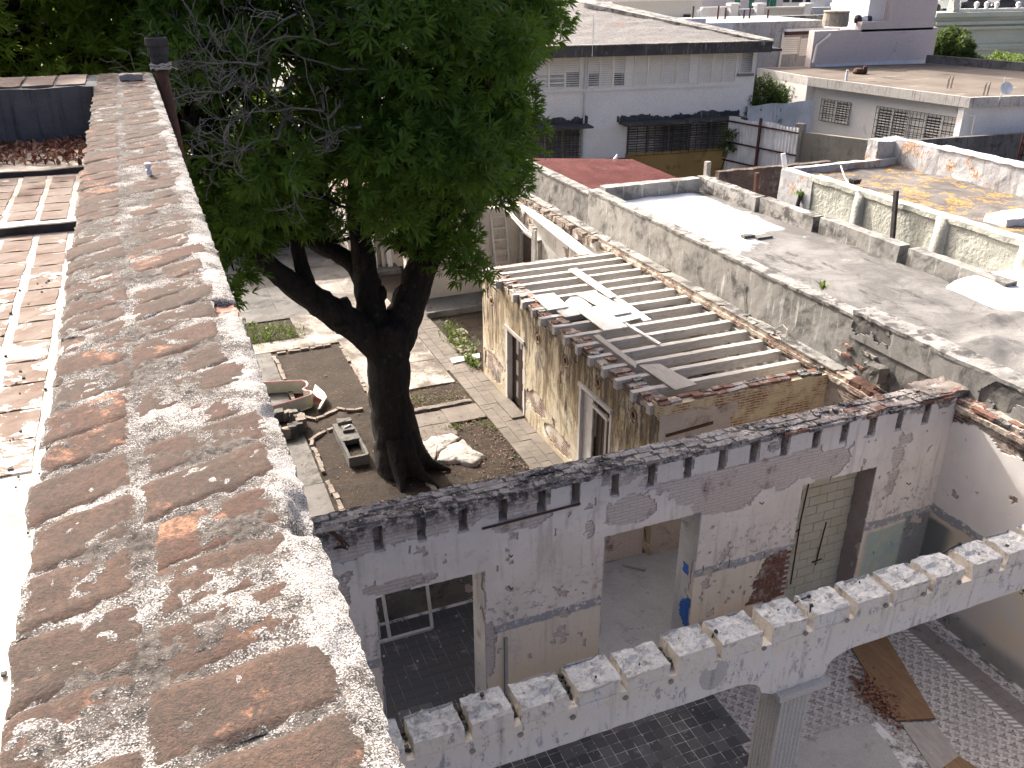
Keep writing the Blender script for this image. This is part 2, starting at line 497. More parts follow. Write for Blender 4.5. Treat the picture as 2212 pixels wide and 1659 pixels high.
# wall plaster: white upper coat, cream dado, flaked grey rail
n = N('room_plaster')
x, y, z = n.xyz()
zz = n.m('ADD', z, n.m('MULTIPLY', n.m('SUBTRACT', n.noise(2.2, 5, 0.65), 0.5), 0.16))
up = n.mix(n.ramp(n.noise(0.9, 5), 0.35, 0.65), (0.65, 0.595, 0.54), (0.74, 0.68, 0.62))
lo = n.mix(n.ramp(n.m('ADD', z, n.m('MULTIPLY', n.noise(1.2, 4), 0.6)), 0.9, 2.2), (0.62, 0.47, 0.31), (0.66, 0.585, 0.48))
c = n.mix(n.ramp(zz, 2.08, 2.14), lo, up)
rail = n.m('MULTIPLY', n.ramp(zz, 2.04, 2.07), n.ramp(zz, 2.24, 2.21))
fl = n.noise(11, 5, 0.75)
c = n.mix(n.m('MULTIPLY', rail, n.ramp(fl, 0.40, 0.46)), c, (0.30, 0.30, 0.32))
# flakes in the lower half of the white coat
band = n.m('MULTIPLY', n.ramp(zz, 2.15, 2.3), n.ramp(z, 3.3, 2.5))
c = n.mix(n.m('MULTIPLY', n.m('MULTIPLY', band, n.ramp(n.noise(8, 6, 0.8), 0.54, 0.585)), n.ramp(n.noise(1.4, 3), 0.42, 0.52)), c, (0.34, 0.325, 0.325))
c = n.mix(n.ramp(n.noise(5, 7, 0.8), 0.66, 0.70), c, (0.30, 0.285, 0.27))
# old blue green wash right of the walled-up door
bl = n.m('MULTIPLY', n.m('MULTIPLY', n.ramp(x, 11.12, 11.3), n.ramp(zz, 2.02, 1.95)), n.ramp(n.noise(1.5, 4, 0.6), 0.28, 0.42))
c = n.mix(bl, c, n.mix(n.noise(3), (0.20, 0.34, 0.42), (0.55, 0.55, 0.36)))
c = n.mix(n.m('MULTIPLY', n.ramp(x, 12.05, 12.15), n.ramp(zz, 2.12, 2.08)), c, (0.22, 0.225, 0.22))
# rust drips and grime
c = n.mix(n.ramp(n.noise(1.0, 6, 0.65, vec=n.map(sc=(7, 7, 0.7))), 0.50, 0.74, 0, 0.6), c, (0.36, 0.30, 0.245))
c = n.mix(n.ramp(n.noise(2.3, 7, 0.75), 0.54, 0.66, 0, .55), c, (0.48, 0.44, 0.40))
c = n.mix(n.ramp(n.noise(14, 6, 0.8), 0.60, 0.66, 0, .7), c, (0.33, 0.30, 0.28))
c = n.mix(n.ramp(z, 3.5, 4.6, 0.0, 0.35), c, n.mix(n.noise(3, 5), (0.22, 0.21, 0.20), (0.45, 0.44, 0.44)))
fine = n.noise(30, 5, 0.7)
M_PLAST = n.done(c, 0.9, n.bump(n.m('ADD', fine, n.noise(6, 4)), 0.3, 0.012))
M_REVEAL = weather('reveal_plaster', (0.40, 0.39, 0.385), (0.48, 0.47, 0.46), 1.5, (0.24, 0.22, 0.20), (0.58, 0.7), 2.5, streak=(0.30, 0.27, 0.24), streak_amt=(0.55, 0.8))
M_REVEAL_B = weather('brown_reveal', (0.33, 0.27, 0.25), (0.38, 0.33, 0.31), 1.5, (0.16, 0.12, 0.10), (0.6, 0.72), 2.5)
# right-hand room wall
n = N('side_plaster')
x, y, z = n.xyz()
zz = n.m('ADD', z, n.m('MULTIPLY', n.m('SUBTRACT', n.noise(2.2, 5, 0.65), 0.5), 0.2))
c = n.mix(n.ramp(n.noise(0.8, 5), 0.35, 0.65), (0.64, 0.605, 0.565), (0.72, 0.68, 0.635))
lo = n.mix(n.ramp(n.noise(1.0, 5, 0.6), 0.40, 0.62), (0.52, 0.48, 0.43), (0.58, 0.49, 0.36))
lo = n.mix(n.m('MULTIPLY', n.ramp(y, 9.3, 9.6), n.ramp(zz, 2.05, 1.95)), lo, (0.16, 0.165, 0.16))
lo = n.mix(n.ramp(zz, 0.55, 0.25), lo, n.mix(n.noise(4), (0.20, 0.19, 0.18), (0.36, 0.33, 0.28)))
c = n.mix(n.ramp(zz, 2.10, 2.16), lo, c)
c = n.mix(n.m('MULTIPLY', n.m('MULTIPLY', n.ramp(zz, 2.08, 2.1), n.ramp(zz, 2.28, 2.25)), n.ramp(n.noise(11, 5, 0.75), 0.4, 0.46)), c, (0.28, 0.28, 0.29))
c = n.mix(n.ramp(n.noise(5, 7, 0.8), 0.635, 0.67), c, (0.30, 0.29, 0.29))
c = n.mix(n.ramp(n.noise(1.0, 6, 0.65, vec=n.map(sc=(7, 7, 0.7))), 0.6, 0.8, 0, 0.35), c, (0.36, 0.32, 0.28))
M_SIDEP = n.done(c, 0.9, n.bump(n.m('ADD', n.noise(30, 5, 0.7), n.noise(6, 4)), 0.3, 0.012))

# beam paint
n = N('beam_paint')
x, y, z = n.xyz()
zz = n.m('ADD', z, n.m('MULTIPLY', n.m('SUBTRACT', n.noise(3, 5, 0.7), 0.5), 0.35))
c = n.mix(n.ramp(zz, 3.72, 3.98), (0.70, 0.655, 0.60), (0.70, 0.635, 0.54))
c = n.mix(n.ramp(n.noise(1.4, 5), 0.54, 0.64), c, (0.69, 0.65, 0.605))
rub = n.m('MULTIPLY', n.ramp(n.noise(1.0, 6, 0.8, vec=n.map(sc=(9, 9, 4))), 0.54, 0.61), n.ramp(n.noise(1.1, 3), 0.42, 0.52))
c = n.mix(n.m('MULTIPLY', rub, 0.8), c, (0.24, 0.24, 0.265))
c = n.mix(n.ramp(n.noise(1.0, 6, 0.65, vec=n.map(sc=(8, 8, 0.8))), 0.52, 0.76, 0, 0.7), c, (0.31, 0.26, 0.22))
c = n.mix(n.ramp(n.noise(9, 6, 0.75), 0.62, 0.67), c, (0.30, 0.28, 0.27))
M_BEAM = n.done(c, 0.88, n.bump(n.m('ADD', n.noise(25, 5, 0.7), n.noise(5, 4)), 0.35, 0.012))
M_BEAMTOP = weather('beam_block_top', (0.42, 0.43, 0.435), (0.54, 0.54, 0.53), 4, (0.24, 0.235, 0.23), (0.50, 0.64), 7, speck=(0.10, 0.10, 0.11), speck_amt=(0.64, 0.74), ss=22, bs=22, bump=0.9, bd=0.03)
M_COLUMN = weather('column_paint', (0.52, 0.49, 0.445), (0.58, 0.55, 0.50), 1.4, (0.28, 0.28, 0.28), (0.6, 0.75), 3, streak=(0.31, 0.31, 0.31), streak_amt=(0.55, 0.8))
M_BLOCK = weather('cream_block', (0.50, 0.47, 0.36), (0.56, 0.53, 0.43), 1.6, (0.36, 0.31, 0.24), (0.6, 0.72), 3, streak=(0.30, 0.25, 0.19), streak_amt=(0.6, 0.85), bs=60)
M_BLOCKJ = weather('block_joint', (0.34, 0.31, 0.25), (0.26, 0.23, 0.2), 3)

# concrete, stone, soil
M_CONC_L = weather('pale_cement', (0.34, 0.33, 0.315), (0.42, 0.41, 0.39), 0.8, (0.24, 0.23, 0.215), (0.55, 0.72), 2.2, bs=50)
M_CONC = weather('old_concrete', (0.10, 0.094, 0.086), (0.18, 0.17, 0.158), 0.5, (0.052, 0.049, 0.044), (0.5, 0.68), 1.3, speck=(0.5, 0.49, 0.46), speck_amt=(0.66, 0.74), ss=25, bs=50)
M_PAVE = weather('yard_pavement', (0.25, 0.225, 0.197), (0.40, 0.37, 0.33), 0.4, (0.105, 0.088, 0.072), (0.40, 0.60), 0.6, speck=(0.16, 0.14, 0.12), speck_amt=(0.66, 0.74), ss=14, bs=50)
M_PAVER = weather('path_paver', (0.12, 0.103, 0.088), (0.175, 0.152, 0.13), 1.1, (0.10, 0.088, 0.078), (0.55, 0.7), 2.4, speck=(0.42, 0.39, 0.35), speck_amt=(0.68, 0.76), ss=22, bs=50)
M_WHITE_ROCK = weather('white_cement_crust', (0.50, 0.475, 0.43), (0.40, 0.375, 0.34), 2.5, (0.20, 0.175, 0.15), (0.54, 0.68), 5, bs=18, bump=1.0, bd=0.06)
M_PARTY = weather('party_wall_render', (0.235, 0.23, 0.215), (0.31, 0.30, 0.28), 0.7, (0.10, 0.096, 0.09), (0.47, 0.66), 1.3, streak=(0.50, 0.49, 0.46), streak_amt=(0.56, 0.72), bs=30)
M_PARTY_DK = weather('party_wall_dark', (0.15, 0.145, 0.135), (0.22, 0.21, 0.195), 1.5, (0.07, 0.068, 0.064), (0.5, 0.66), 2.4, streak=(0.36, 0.34, 0.31), streak_amt=(0.62, 0.76), bs=25)
M_COPING = weather('wall_coping', (0.21, 0.203, 0.19), (0.34, 0.33, 0.312), 1.0, (0.085, 0.08, 0.076), (0.46, 0.60), 2.2, bs=25, bump=0.5)
n = N('soil')
c = n.mix(n.ramp(n.noise(1.2, 6, 0.7), 0.35, 0.65), (0.023, 0.0165, 0.0115), (0.044, 0.032, 0.0225))
c = n.mix(n.ramp(n.noise(9, 6, 0.75), 0.55, 0.7), c, (0.082, 0.065, 0.049))
c = n.mix(n.ramp(n.noise(34, 3), 0.68, 0.74), c, (0.24, 0.21, 0.18))
M_SOIL = n.done(c, 0.97, n.bump(n.m('ADD', n.noise(22, 6, 0.75), n.noise(4, 4)), 0.8, 0.05))
M_GROUND = weather('town_ground', (0.16, 0.15, 0.14), (0.22, 0.205, 0.19), 0.2, (0.10, 0.095, 0.09), (0.5, 0.7), 0.5)

# timber
def woodmat(name, a, b, dark, ax=(1, 14, 14), sc=3.0, rough=0.9, speck=None, coord='obj'):
    n = N(name)
    base = n.obj if coord == 'obj' else n.pos
    g = n.noise(sc, 7, 0.7, vec=n.map(base, ax), dist=0.6)
    c = n.mix(n.ramp(g, 0.32, 0.66), a, b)
    c = n.mix(n.ramp(n.noise(sc * 1.7, 6, 0.75, vec=n.map(base, ax)), 0.60, 0.72), c, dark)
    c = n.mix(n.ramp(n.noise(3.5, 5, 0.7), 0.56, 0.74, 0, 0.7), c, dark)
    if speck: c = n.mix(n.ramp(n.noise(16, 4, 0.7), 0.66, 0.72), c, speck)
    return n.done(c, rough, n.bump(g, 0.45, 0.008))
M_JOIST = woodmat('joist_timber', (0.36, 0.335, 0.305), (0.50, 0.475, 0.44), (0.16, 0.14, 0.125), (1, 12, 12), 2.5, speck=(0.10, 0.09, 0.09), coord='pos')
M_JOISTDK = woodmat('grey_timber', (0.19, 0.185, 0.18), (0.29, 0.285, 0.28), (0.08, 0.075, 0.07), (12, 1, 12), 2.5, coord='pos')
M_PLANKW = woodmat('white_plank', (0.60, 0.58, 0.55), (0.68, 0.67, 0.64), (0.38, 0.35, 0.32), (6, 1.2, 6), 2.5, coord='pos')
M_PLY = woodmat('holed_board', (0.52, 0.50, 0.46), (0.62, 0.60, 0.56), (0.10, 0.085, 0.075), (3, 3, 3), 3, speck=(0.05, 0.04, 0.035), coord='pos')
M_DOOR = woodmat('dark_door_wood', (0.050, 0.034, 0.028), (0.085, 0.06, 0.05), (0.025, 0.018, 0.016), (9, 9, 1), 3, coord='pos')
M_DOORP = woodmat('door_panel_paint', (0.30, 0.28, 0.27), (0.36, 0.34, 0.33), (0.18, 0.16, 0.15), (6, 6, 1), 3, coord='pos')
M_FRAME = woodmat('door_frame_paint', (0.40, 0.39, 0.37), (0.52, 0.51, 0.50), (0.17, 0.15, 0.14), (9, 9, 1), 3, coord='pos')
M_BROWNBD = woodmat('brown_board', (0.17, 0.10, 0.055), (0.24, 0.15, 0.085), (0.085, 0.05, 0.03), (9, 1, 9), 2.5, coord='pos')
M_GREYBD = woodmat('weathered_board', (0.27, 0.25, 0.225), (0.36, 0.335, 0.305), (0.13, 0.115, 0.10), (9, 1, 9), 2.5, coord='pos')
n = N('bark')
g = n.noise(2.0, 7, 0.75, vec=n.map(sc=(5, 5, 1.0)), dist=0.5)
c = n.mix(n.ramp(g, 0.3, 0.7), (0.007, 0.006, 0.0055), (0.024, 0.020, 0.0175))
c = n.mix(n.ramp(n.noise(6, 5), 0.58, 0.72), c, (0.042, 0.037, 0.033))
M_BARK = n.done(c, 0.95, n.bump(n.m('ADD', g, n.m('MULTIPLY', n.noise(30, 4), 0.4)), 1.0, 0.09))
M_TWIG = weather('dead_twig', (0.13, 0.12, 0.112), (0.19, 0.178, 0.166), 3, bs=50)

def leafmat(name, a, b, trans=0.35, old=None):
    n = N(name)
    at = n.node('ShaderNodeAttribute'); at.attribute_name = 'tint'
    c = n.mix(at.outputs['Fac'], a, b)
    if old: c = n.mix(n.ramp(at.outputs['Fac'], 0.975, 0.985), c, old)
    n.done(c, 0.5, spec=0.2)
    tr = n.node('ShaderNodeBsdfTranslucent')
    n.link(n.mix(0.5, c, (0.16, 0.26, 0.02)), tr.inputs['Color'])
    mx = n.node('ShaderNodeMixShader'); mx.inputs[0].default_value = trans
    n.link(n.b.outputs[0], mx.inputs[1]); n.link(tr.outputs[0], mx.inputs[2])
    n.link(mx.outputs[0], n.t.nodes['Material Output'].inputs['Surface'])
    return n.mat
M_LEAF = leafmat('tree_leaf', (0.028, 0.065, 0.012), (0.090, 0.175, 0.028), 0.45, (0.17, 0.07, 0.03))
M_LEAF2 = leafmat('back_tree_leaf', (0.11, 0.19, 0.024), (0.22, 0.32, 0.045), 0.58, (0.15, 0.06, 0.03))
M_WEED = leafmat('weed_leaf', (0.055, 0.08, 0.022), (0.12, 0.135, 0.05), 0.35)
M_SHRUB = leafmat('shrub_leaf', (0.028, 0.05, 0.016), (0.06, 0.09, 0.024), 0.35)
M_YELSHRUB = leafmat('pale_shrub_leaf', (0.14, 0.19, 0.05), (0.22, 0.28, 0.08), 0.35)
n = N('dry_leaf')
at = n.node('ShaderNodeAttribute'); at.attribute_name = 'tint'
M_DRYLEAF = n.done(n.mix(at.outputs['Fac'], (0.11, 0.032, 0.020), (0.30, 0.17, 0.11)), 0.7)

# metal, plastic and paint
M_RUST = weather('rusty_iron', (0.10, 0.045, 0.03), (0.06, 0.035, 0.028), 8, (0.16, 0.08, 0.05), (0.55, 0.7), 12)
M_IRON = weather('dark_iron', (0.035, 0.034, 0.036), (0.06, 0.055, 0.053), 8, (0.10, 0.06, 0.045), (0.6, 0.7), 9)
M_REDSTEEL = weather('oxide_steel', (0.065, 0.028, 0.028), (0.05, 0.022, 0.024), 3, (0.05, 0.03, 0.03), (0.55, 0.7), 4)
n = N('galvanised_sheet')
c = n.mix(n.ramp(n.noise(0.9, 4), 0.35, 0.65), (0.46, 0.475, 0.49), (0.60, 0.615, 0.63))
c = n.mix(n.ramp(n.noise(1, 5, 0.7, vec=n.map(sc=(5, 5, 0.6))), 0.55, 0.75, 0, 0.7), c, (0.30, 0.29, 0.28))
M_GALV = n.done(c, 0.55, n.bump(n.noise(20, 3), 0.1, 0.005), metal=0.1)
n = N('red_roof_sheet')
c = n.mix(n.ramp(n.noise(1.1, 5), 0.35, 0.65), (0.155, 0.050, 0.045), (0.20, 0.068, 0.058))
c = n.mix(n.ramp(n.noise(5, 6, 0.75), 0.57, 0.68), c, (0.27, 0.14, 0.12))
c = n.mix(n.ramp(n.noise(1.6, 3), 0.70, 0.73), c, (0.4, 0.34, 0.31))
M_REDROOF = n.done(c, 0.75, n.bump(n.noise(30, 3), 0.15, 0.005))
def plain(name, col, rough=0.6, metal=0.0, var=0.12, s=6):
    n = N(name)
    c = n.mix(n.ramp(n.noise(s, 5), 0.3, 0.7), col, tuple(k * (1 - var * 2) for k in col))
    return n.done(c, rough, n.bump(n.noise(40, 3), 0.12, 0.004), metal=metal)
M_WHITEPL = plain('white_plastic', (0.72, 0.73, 0.76), 0.4)
M_BLACK = plain('black_rubber', (0.02, 0.02, 0.022), 0.5)
M_ROPE = plain('old_rope', (0.42, 0.39, 0.35), 0.9)
M_GLASSDK = plain('dark_interior', (0.012, 0.013, 0.022), 0.35)
M_BLUEP = weather('blue_paint', (0.03, 0.10, 0.36), (0.04, 0.13, 0.40), 5, (0.40, 0.40, 0.40), (0.66, 0.72), 6)
n = N('letter_enamel')
x, y, z = n.xyz()
c = n.mix(n.ramp(n.noise(2.5, 5), 0.4, 0.6), (0.36, 0.35, 0.28), (0.44, 0.43, 0.36))
c = n.mix(n.ramp(n.noise(5, 5, 0.7), 0.60, 0.74), c, (0.30, 0.11, 0.05))
c = n.mix(n.ramp(n.noise(2, 3), 0.62, 0.7), c, (0.55, 0.46, 0.10))
M_LETTER = n.done(c, 0.6, n.bump(n.noise(20, 4), 0.2, 0.005))
M_LETTER_RED = weather('letter_red_inside', (0.24, 0.035, 0.02), (0.16, 0.03, 0.02), 5, (0.42, 0.30, 0.24), (0.62, 0.74), 5)
M_LETTER_TRIM = plain('letter_trim', (0.60, 0.36, 0.36), 0.5)

# painted buildings
M_WHITEW = weather('white_wall_paint', (0.74, 0.72, 0.69), (0.80, 0.78, 0.75), 0.5, (0.62, 0.60, 0.57), (0.58, 0.75), 0.9, streak=(0.62, 0.60, 0.57), streak_amt=(0.58, 0.85), bs=20, bump=0.15)
M_FASCIA = weather('black_mould_fascia', (0.045, 0.045, 0.047), (0.08, 0.078, 0.076), 1.2, (0.36, 0.35, 0.34), (0.60, 0.74), 2.6, streak=(0.24, 0.235, 0.23), streak_amt=(0.56, 0.7), bs=15)
M_LOUVRE = plain('louvre_white', (0.70, 0.67, 0.60), 0.55, var=0.05, s=2)
M_LOUVRE_D = plain('louvre_brown', (0.11, 0.095, 0.08), 0.6)
M_OCHRE = weather('ochre_wall', (0.33, 0.215, 0.075), (0.39, 0.26, 0.095), 0.8, (0.13, 0.09, 0.04), (0.55, 0.75), 1.2)
n = N('gravel_roof')
c = n.mix(n.ramp(n.noise(9, 6, 0.8), 0.35, 0.65), (0.145, 0.14, 0.135), (0.265, 0.255, 0.245))
c = n.mix(n.ramp(n.noise(3.5, 6, 0.75), 0.58, 0.68), c, (0.10, 0.095, 0.09))
c = n.mix(n.ramp(n.noise(0.8, 4), 0.62, 0.72), c, (0.24, 0.15, 0.12))
M_GRAVEL = n.done(c, 0.95, n.bump(n.noise(9, 6, 0.8), 1.0, 0.15))
M_CREAMW = weather('cream_house_paint', (0.74, 0.71, 0.665), (0.79, 0.76, 0.71), 0.5, (0.44, 0.42, 0.39), (0.6, 0.78), 1.2, bs=20, bump=0.15)
M_EAVE = weather('stained_eave', (0.50, 0.48, 0.44), (0.56, 0.54, 0.50), 0.8, (0.34, 0.32, 0.30), (0.5, 0.7), 1.6, streak=(0.19, 0.18, 0.175), streak_amt=(0.52, 0.70), bs=18)
n = N('brown_flat_roof')
c = n.mix(n.ramp(n.noise(0.35, 5, 0.65), 0.35, 0.65), (0.095, 0.075, 0.06), (0.135, 0.115, 0.095))
c = n.mix(n.ramp(n.noise(1.0, 6, 0.7, vec=n.map(sc=(0.25, 1.2, 1))), 0.58, 0.68), c, (0.25, 0.225, 0.19))
c = n.mix(n.ramp(n.noise(0.5, 4), 0.60, 0.70), c, (0.05, 0.042, 0.036))
M_BROOF = n.done(c, 0.9, n.bump(n.noise(14, 5), 0.2, 0.02))
n = N('lichen_roof')
c = n.mix(n.ramp(n.noise(1.2, 6, 0.7), 0.35, 0.65), (0.085, 0.078, 0.075), (0.15, 0.142, 0.134))
ph = n.noise(1.0, 6, 0.75, vec=n.map(sc=(1.6, 1.6, 1.6), rot=(0, 0, 0.5)), dist=0.6)
c = n.mix(n.m('MULTIPLY', n.ramp(ph, 0.515, 0.55), n.ramp(n.noise(9, 6, .8), 0.47, 0.53)), c, n.mix(n.noise(8), (0.42, 0.205, 0.025), (0.50, 0.29, 0.06)))
c = n.mix(n.ramp(n.noise(2.4, 6, 0.75), 0.60, 0.66), c, (0.10, 0.095, 0.095))
M_LICHEN = n.done(c, 0.95, n.bump(n.m('ADD', n.noise(9, 6, 0.75), ph), 0.8, 0.05))
n = N('lichen_wall')
c = n.mix(n.ramp(n.noise(1.3, 6, 0.7), 0.35, 0.65), (0.33, 0.335, 0.345), (0.43, 0.435, 0.44))
c = n.mix(n.ramp(n.noise(1, 5, 0.7, vec=n.map(sc=(4, 4, 0.8))), 0.52, 0.68, 0, 0.8), c, (0.20, 0.19, 0.19))
c = n.mix(n.m('MULTIPLY', n.ramp(n.noise(1.1, 6, 0.75, dist=0.4), 0.545, 0.58), n.ramp(n.noise(12, 6, .8), 0.45, 0.52)), c, n.mix(n.noise(8), (0.30, 0.125, 0.03), (0.38, 0.20, 0.05)))
M_LICHENW = n.done(c, 0.95, n.bump(n.noise(14, 6, 0.7), 0.6, 0.03))
n = N('green_render')
c = n.mix(n.ramp(n.noise(0.8, 5), 0.35, 0.65), (0.345, 0.35, 0.305), (0.43, 0.43, 0.375))
c = n.mix(n.ramp(n.noise(2.5, 6, 0.75), 0.58, 0.7), c, (0.32, 0.31, 0.275))
c = n.mix(n.ramp(n.noise(1, 5, 0.7, vec=n.map(sc=(5, 5, 0.7))), 0.58, 0.72), c, (0.26, 0.25, 0.23))
M_GREENR = n.done(c, 0.9, n.bump(n.m('ADD', n.noise(1.3, 4), n.m('MULTIPLY', n.noise(12, 5), 0.3)), 0.8, 0.12))
# neighbouring flat roof: grey felt with a white painted field
n = N('felt_roof')
x, y, z = n.xyz()
g = n.mix(n.ramp(n.noise(0.8, 6, 0.7, dist=0.5), 0.35, 0.68), (0.095, 0.092, 0.089), (0.185, 0.18, 0.174))
g = n.mix(n.ramp(n.noise(1.0, 6, 0.75, vec=n.map(sc=(1.6, 0.7, 1), rot=(0, 0, 0.4))), 0.54, 0.66), g, (0.055, 0.052, 0.05))
g = n.mix(n.ramp(n.noise(1.7, 6, 0.75, dist=0.5), 0.62, 0.70), g, (0.38, 0.372, 0.365))
wob = n.m('MULTIPLY', n.m('SUBTRACT', n.noise(1.1, 6, 0.7), 0.5), 2.4)
g = n.mix(n.ramp(n.noise(26, 5, 0.8), 0.52, 0.66, 0, .6), g, (0.06, 0.057, 0.054))
crk = n.vor(0.55, n.map(sc=(1, 1, .2)), 'DISTANCE_TO_EDGE')
g = n.mix(n.ramp(n.m('ADD', crk, n.m('MULTIPLY', n.noise(5, 5), 0.05)), 0.024, 0.040, .35, 0.0), g, (0.05, 0.047, 0.045))
fld = n.m('MULTIPLY', n.ramp(n.m('ADD', n.m('ADD', y, n.m('MULTIPLY', n.m('SUBTRACT', x, 15.0), -0.7)), wob), 18.9, 19.3), n.ramp(n.m('ADD', x, n.m('MULTIPLY', wob, 0.25)), 16.9, 16.6))
pat = n.ramp(n.noise(1.0, 4, 0.6), 0.71, 0.73, 1.0, 0.25)
c = n.mix(n.m('MULTIPLY', fld, pat), g, (0.80, 0.80, 0.80))
M_FELT = n.done(c, 0.85, n.bump(n.noise(5, 6, 0.7), 0.35, 0.05))
M_WHITECOAT = weather('white_roof_coat', (0.74, 0.74, 0.76), (0.68, 0.68, 0.71), 2, (0.42, 0.42, 0.45), (0.6, 0.72), 3, bs=14, bump=0.4, bd=0.03)
M_PINKW = weather('mauve_wall', (0.58, 0.50, 0.485), (0.63, 0.55, 0.53), 0.3, (0.38, 0.30, 0.31), (0.58, 0.76), 0.8, streak=(0.36, 0.29, 0.30), streak_amt=(0.6, 0.85), bs=15, bump=0.15)
M_GREYCONC = weather('raw_grey_concrete', (0.33, 0.335, 0.335), (0.42, 0.42, 0.42), 0.5, (0.20, 0.195, 0.19), (0.52, 0.7), 1.0, streak=(0.17, 0.165, 0.165), streak_amt=(0.54, 0.72), bs=15)
M_PALEGREEN = weather('pale_green_wall', (0.50, 0.53, 0.42), (0.56, 0.585, 0.48), 0.3, (0.42, 0.44, 0.36), (0.58, 0.76), 0.8, streak=(0.38, 0.39, 0.33), streak_amt=(0.6, 0.82), bs=12, bump=0.15)
M_BLUEGREY = plain('blue_grey_paint', (0.36, 0.39, 0.42), 0.7, s=1, var=0.06)
M_BEIGE = weather('beige_far_wall', (0.55, 0.52, 0.46), (0.60, 0.57, 0.51), 0.3, bs=10, bump=0.1)
M_GREENDOOR = plain('green_shutter', (0.02, 0.13, 0.09), 0.6)
M_LILAC = plain('lilac_far_wall', (0.42, 0.39, 0.41), 0.8, s=0.5, var=0.05)
M_CARW = plain('silver_car_paint', (0.62, 0.63, 0.65), 0.3)
M_CARD = plain('dark_car_paint', (0.03, 0.035, 0.05), 0.3)
M_TANW = weather('tan_block_wall', (0.235, 0.215, 0.175), (0.30, 0.28, 0.235), 0.7, (0.13, 0.115, 0.09), (0.52, 0.7), 1.4, streak=(0.16, 0.145, 0.12), streak_amt=(0.55, 0.72), bs=20)
M_DARKW = weather('dark_mould_wall', (0.10, 0.10, 0.10), (0.155, 0.15, 0.148), 0.8, (0.05, 0.05, 0.05), (0.5, 0.66), 1.5, streak=(0.045, 0.045, 0.045), streak_amt=(0.55, 0.7))
# house plaster: ochre, mould streaks
n = N('ochre_house_plaster')
x, y, z = n.xyz()
c = n.mix(n.ramp(n.noise(0.8, 6, 0.65), 0.35, 0.65), (0.39, 0.325, 0.22), (0.45, 0.405, 0.31))
c = n.mix(n.ramp(n.noise(1.6, 6, 0.7), 0.54, 0.66), c, (0.55, 0.51, 0.43))
st = n.noise(1.0, 7, 0.75, vec=n.map(sc=(3.2, 3.2, 0.75)), dist=0.5)
up = n.ramp(z, 0.6, 3.2, -0.04, 0.06)
c = n.mix(n.ramp(n.m('ADD', st, up), 0.45, 0.60, 0, 0.85), c, (0.175, 0.125, 0.07))
c = n.mix(n.ramp(n.m('ADD', n.noise(1.0, 7, 0.78, vec=n.map(sc=(6, 6, 1.1))), up), 0.51, 0.63, 0, 0.9), c, (0.07, 0.058, 0.048))
c = n.mix(n.ramp(n.noise(9, 6, 0.8), 0.55, 0.66, 0, .8), c, (0.14, 0.11, 0.075))
M_HOUSEP = n.done(c, 0.93, n.bump(n.m('ADD', n.noise(30, 5, 0.7), n.noise(5, 5)), 0.45, 0.02))
M_INNER = weather('inner_lime_wall', (0.50, 0.47, 0.43), (0.56, 0.54, 0.50), 0.9, (0.33, 0.29, 0.25), (0.55, 0.7), 2.0, streak=(0.30, 0.26, 0.22), streak_amt=(0.6, 0.8))
M_BACKP = weather('back_wall_plaster', (0.46, 0.41, 0.36), (0.54, 0.49, 0.43), 0.8, (0.30, 0.24, 0.20), (0.55, 0.7), 1.7, streak=(0.33, 0.28, 0.24), streak_amt=(0.58, 0.8))
M_CLAY = plain('clay_pipe', (0.30, 0.20, 0.13), 0.8)
# floor tiles
n = N('dark_floor_tile')
c = n.mix(n.ramp(n.m('ADD', n.m('MULTIPLY', n.rnd, 0.5), n.m('MULTIPLY', n.noise(3, 5), 0.5)), 0.3, 0.7), (0.065, 0.064, 0.065), (0.115, 0.113, 0.112))
c = n.mix(n.ramp(n.noise(2.2, 6, 0.75), 0.57, 0.68), c, (0.19, 0.185, 0.18))
M_DKTILE = n.done(c, 0.75, n.bump(n.noise(40, 4), 0.2, 0.004))
n = N('tile_grout')
c = n.mix(n.ramp(n.noise(2.2, 6, 0.75), 0.42, 0.56), (0.14, 0.135, 0.13), (0.62, 0.60, 0.58))
M_GROUT = n.done(c, 0.95)
# printed six-petal cement tile
n = N('petal_floor_tile')
x, y, z = n.xyz()
x, y = (n.m('SUBTRACT', n.m('MULTIPLY', n.m('FRACT', n.m('DIVIDE', q_, 0.2)), 0.2), 0.1) for q_ in (x, y))
def petal(n, ang, cx=0.0, cy=0.0, L=0.088, wd=0.020):
    ca, sa = math.cos(ang), math.sin(ang)
    xx = n.m('SUBTRACT', x, cx); yy = n.m('SUBTRACT', y, cy)
    u = n.m('ADD', n.m('MULTIPLY', xx, ca), n.m('MULTIPLY', yy, sa))
    w = n.m('ABSOLUTE', n.m('SUBTRACT', n.m('MULTIPLY', yy, ca), n.m('MULTIPLY', xx, sa)))
    uu = n.m('DIVIDE', n.m('SUBTRACT', u, L / 2), L / 2)
    half = n.m('MULTIPLY', n.m('SUBTRACT', 1.0, n.m('MULTIPLY', uu, uu)), wd)
    return n.m('GREATER_THAN', n.m('SUBTRACT', half, w), 0.0)
dk = None; md = None
for k in range(6):
    p = petal(n, math.pi / 6 + k * math.pi / 3)
    if k % 2 == 0: dk = p if dk is None else n.m('MAXIMUM', dk, p)
    else: md = p if md is None else n.m('MAXIMUM', md, p)
for (a, b, an) in ((-0.1, -0.1, 0.25), (0.1, 0.1, 1.25), (-0.1, 0.1, 1.75), (0.1, -0.1, 0.75)):
    for d_ in (-0.17, 0.17): 
        p = petal(n, (an + d_) * math.pi, a, b, 0.062, 0.015); md = n.m('MAXIMUM', md, p)
base = n.mix(n.ramp(n.noise(3, 5), 0.35, 0.65), (0.46, 0.435, 0.415), (0.54, 0.515, 0.49))
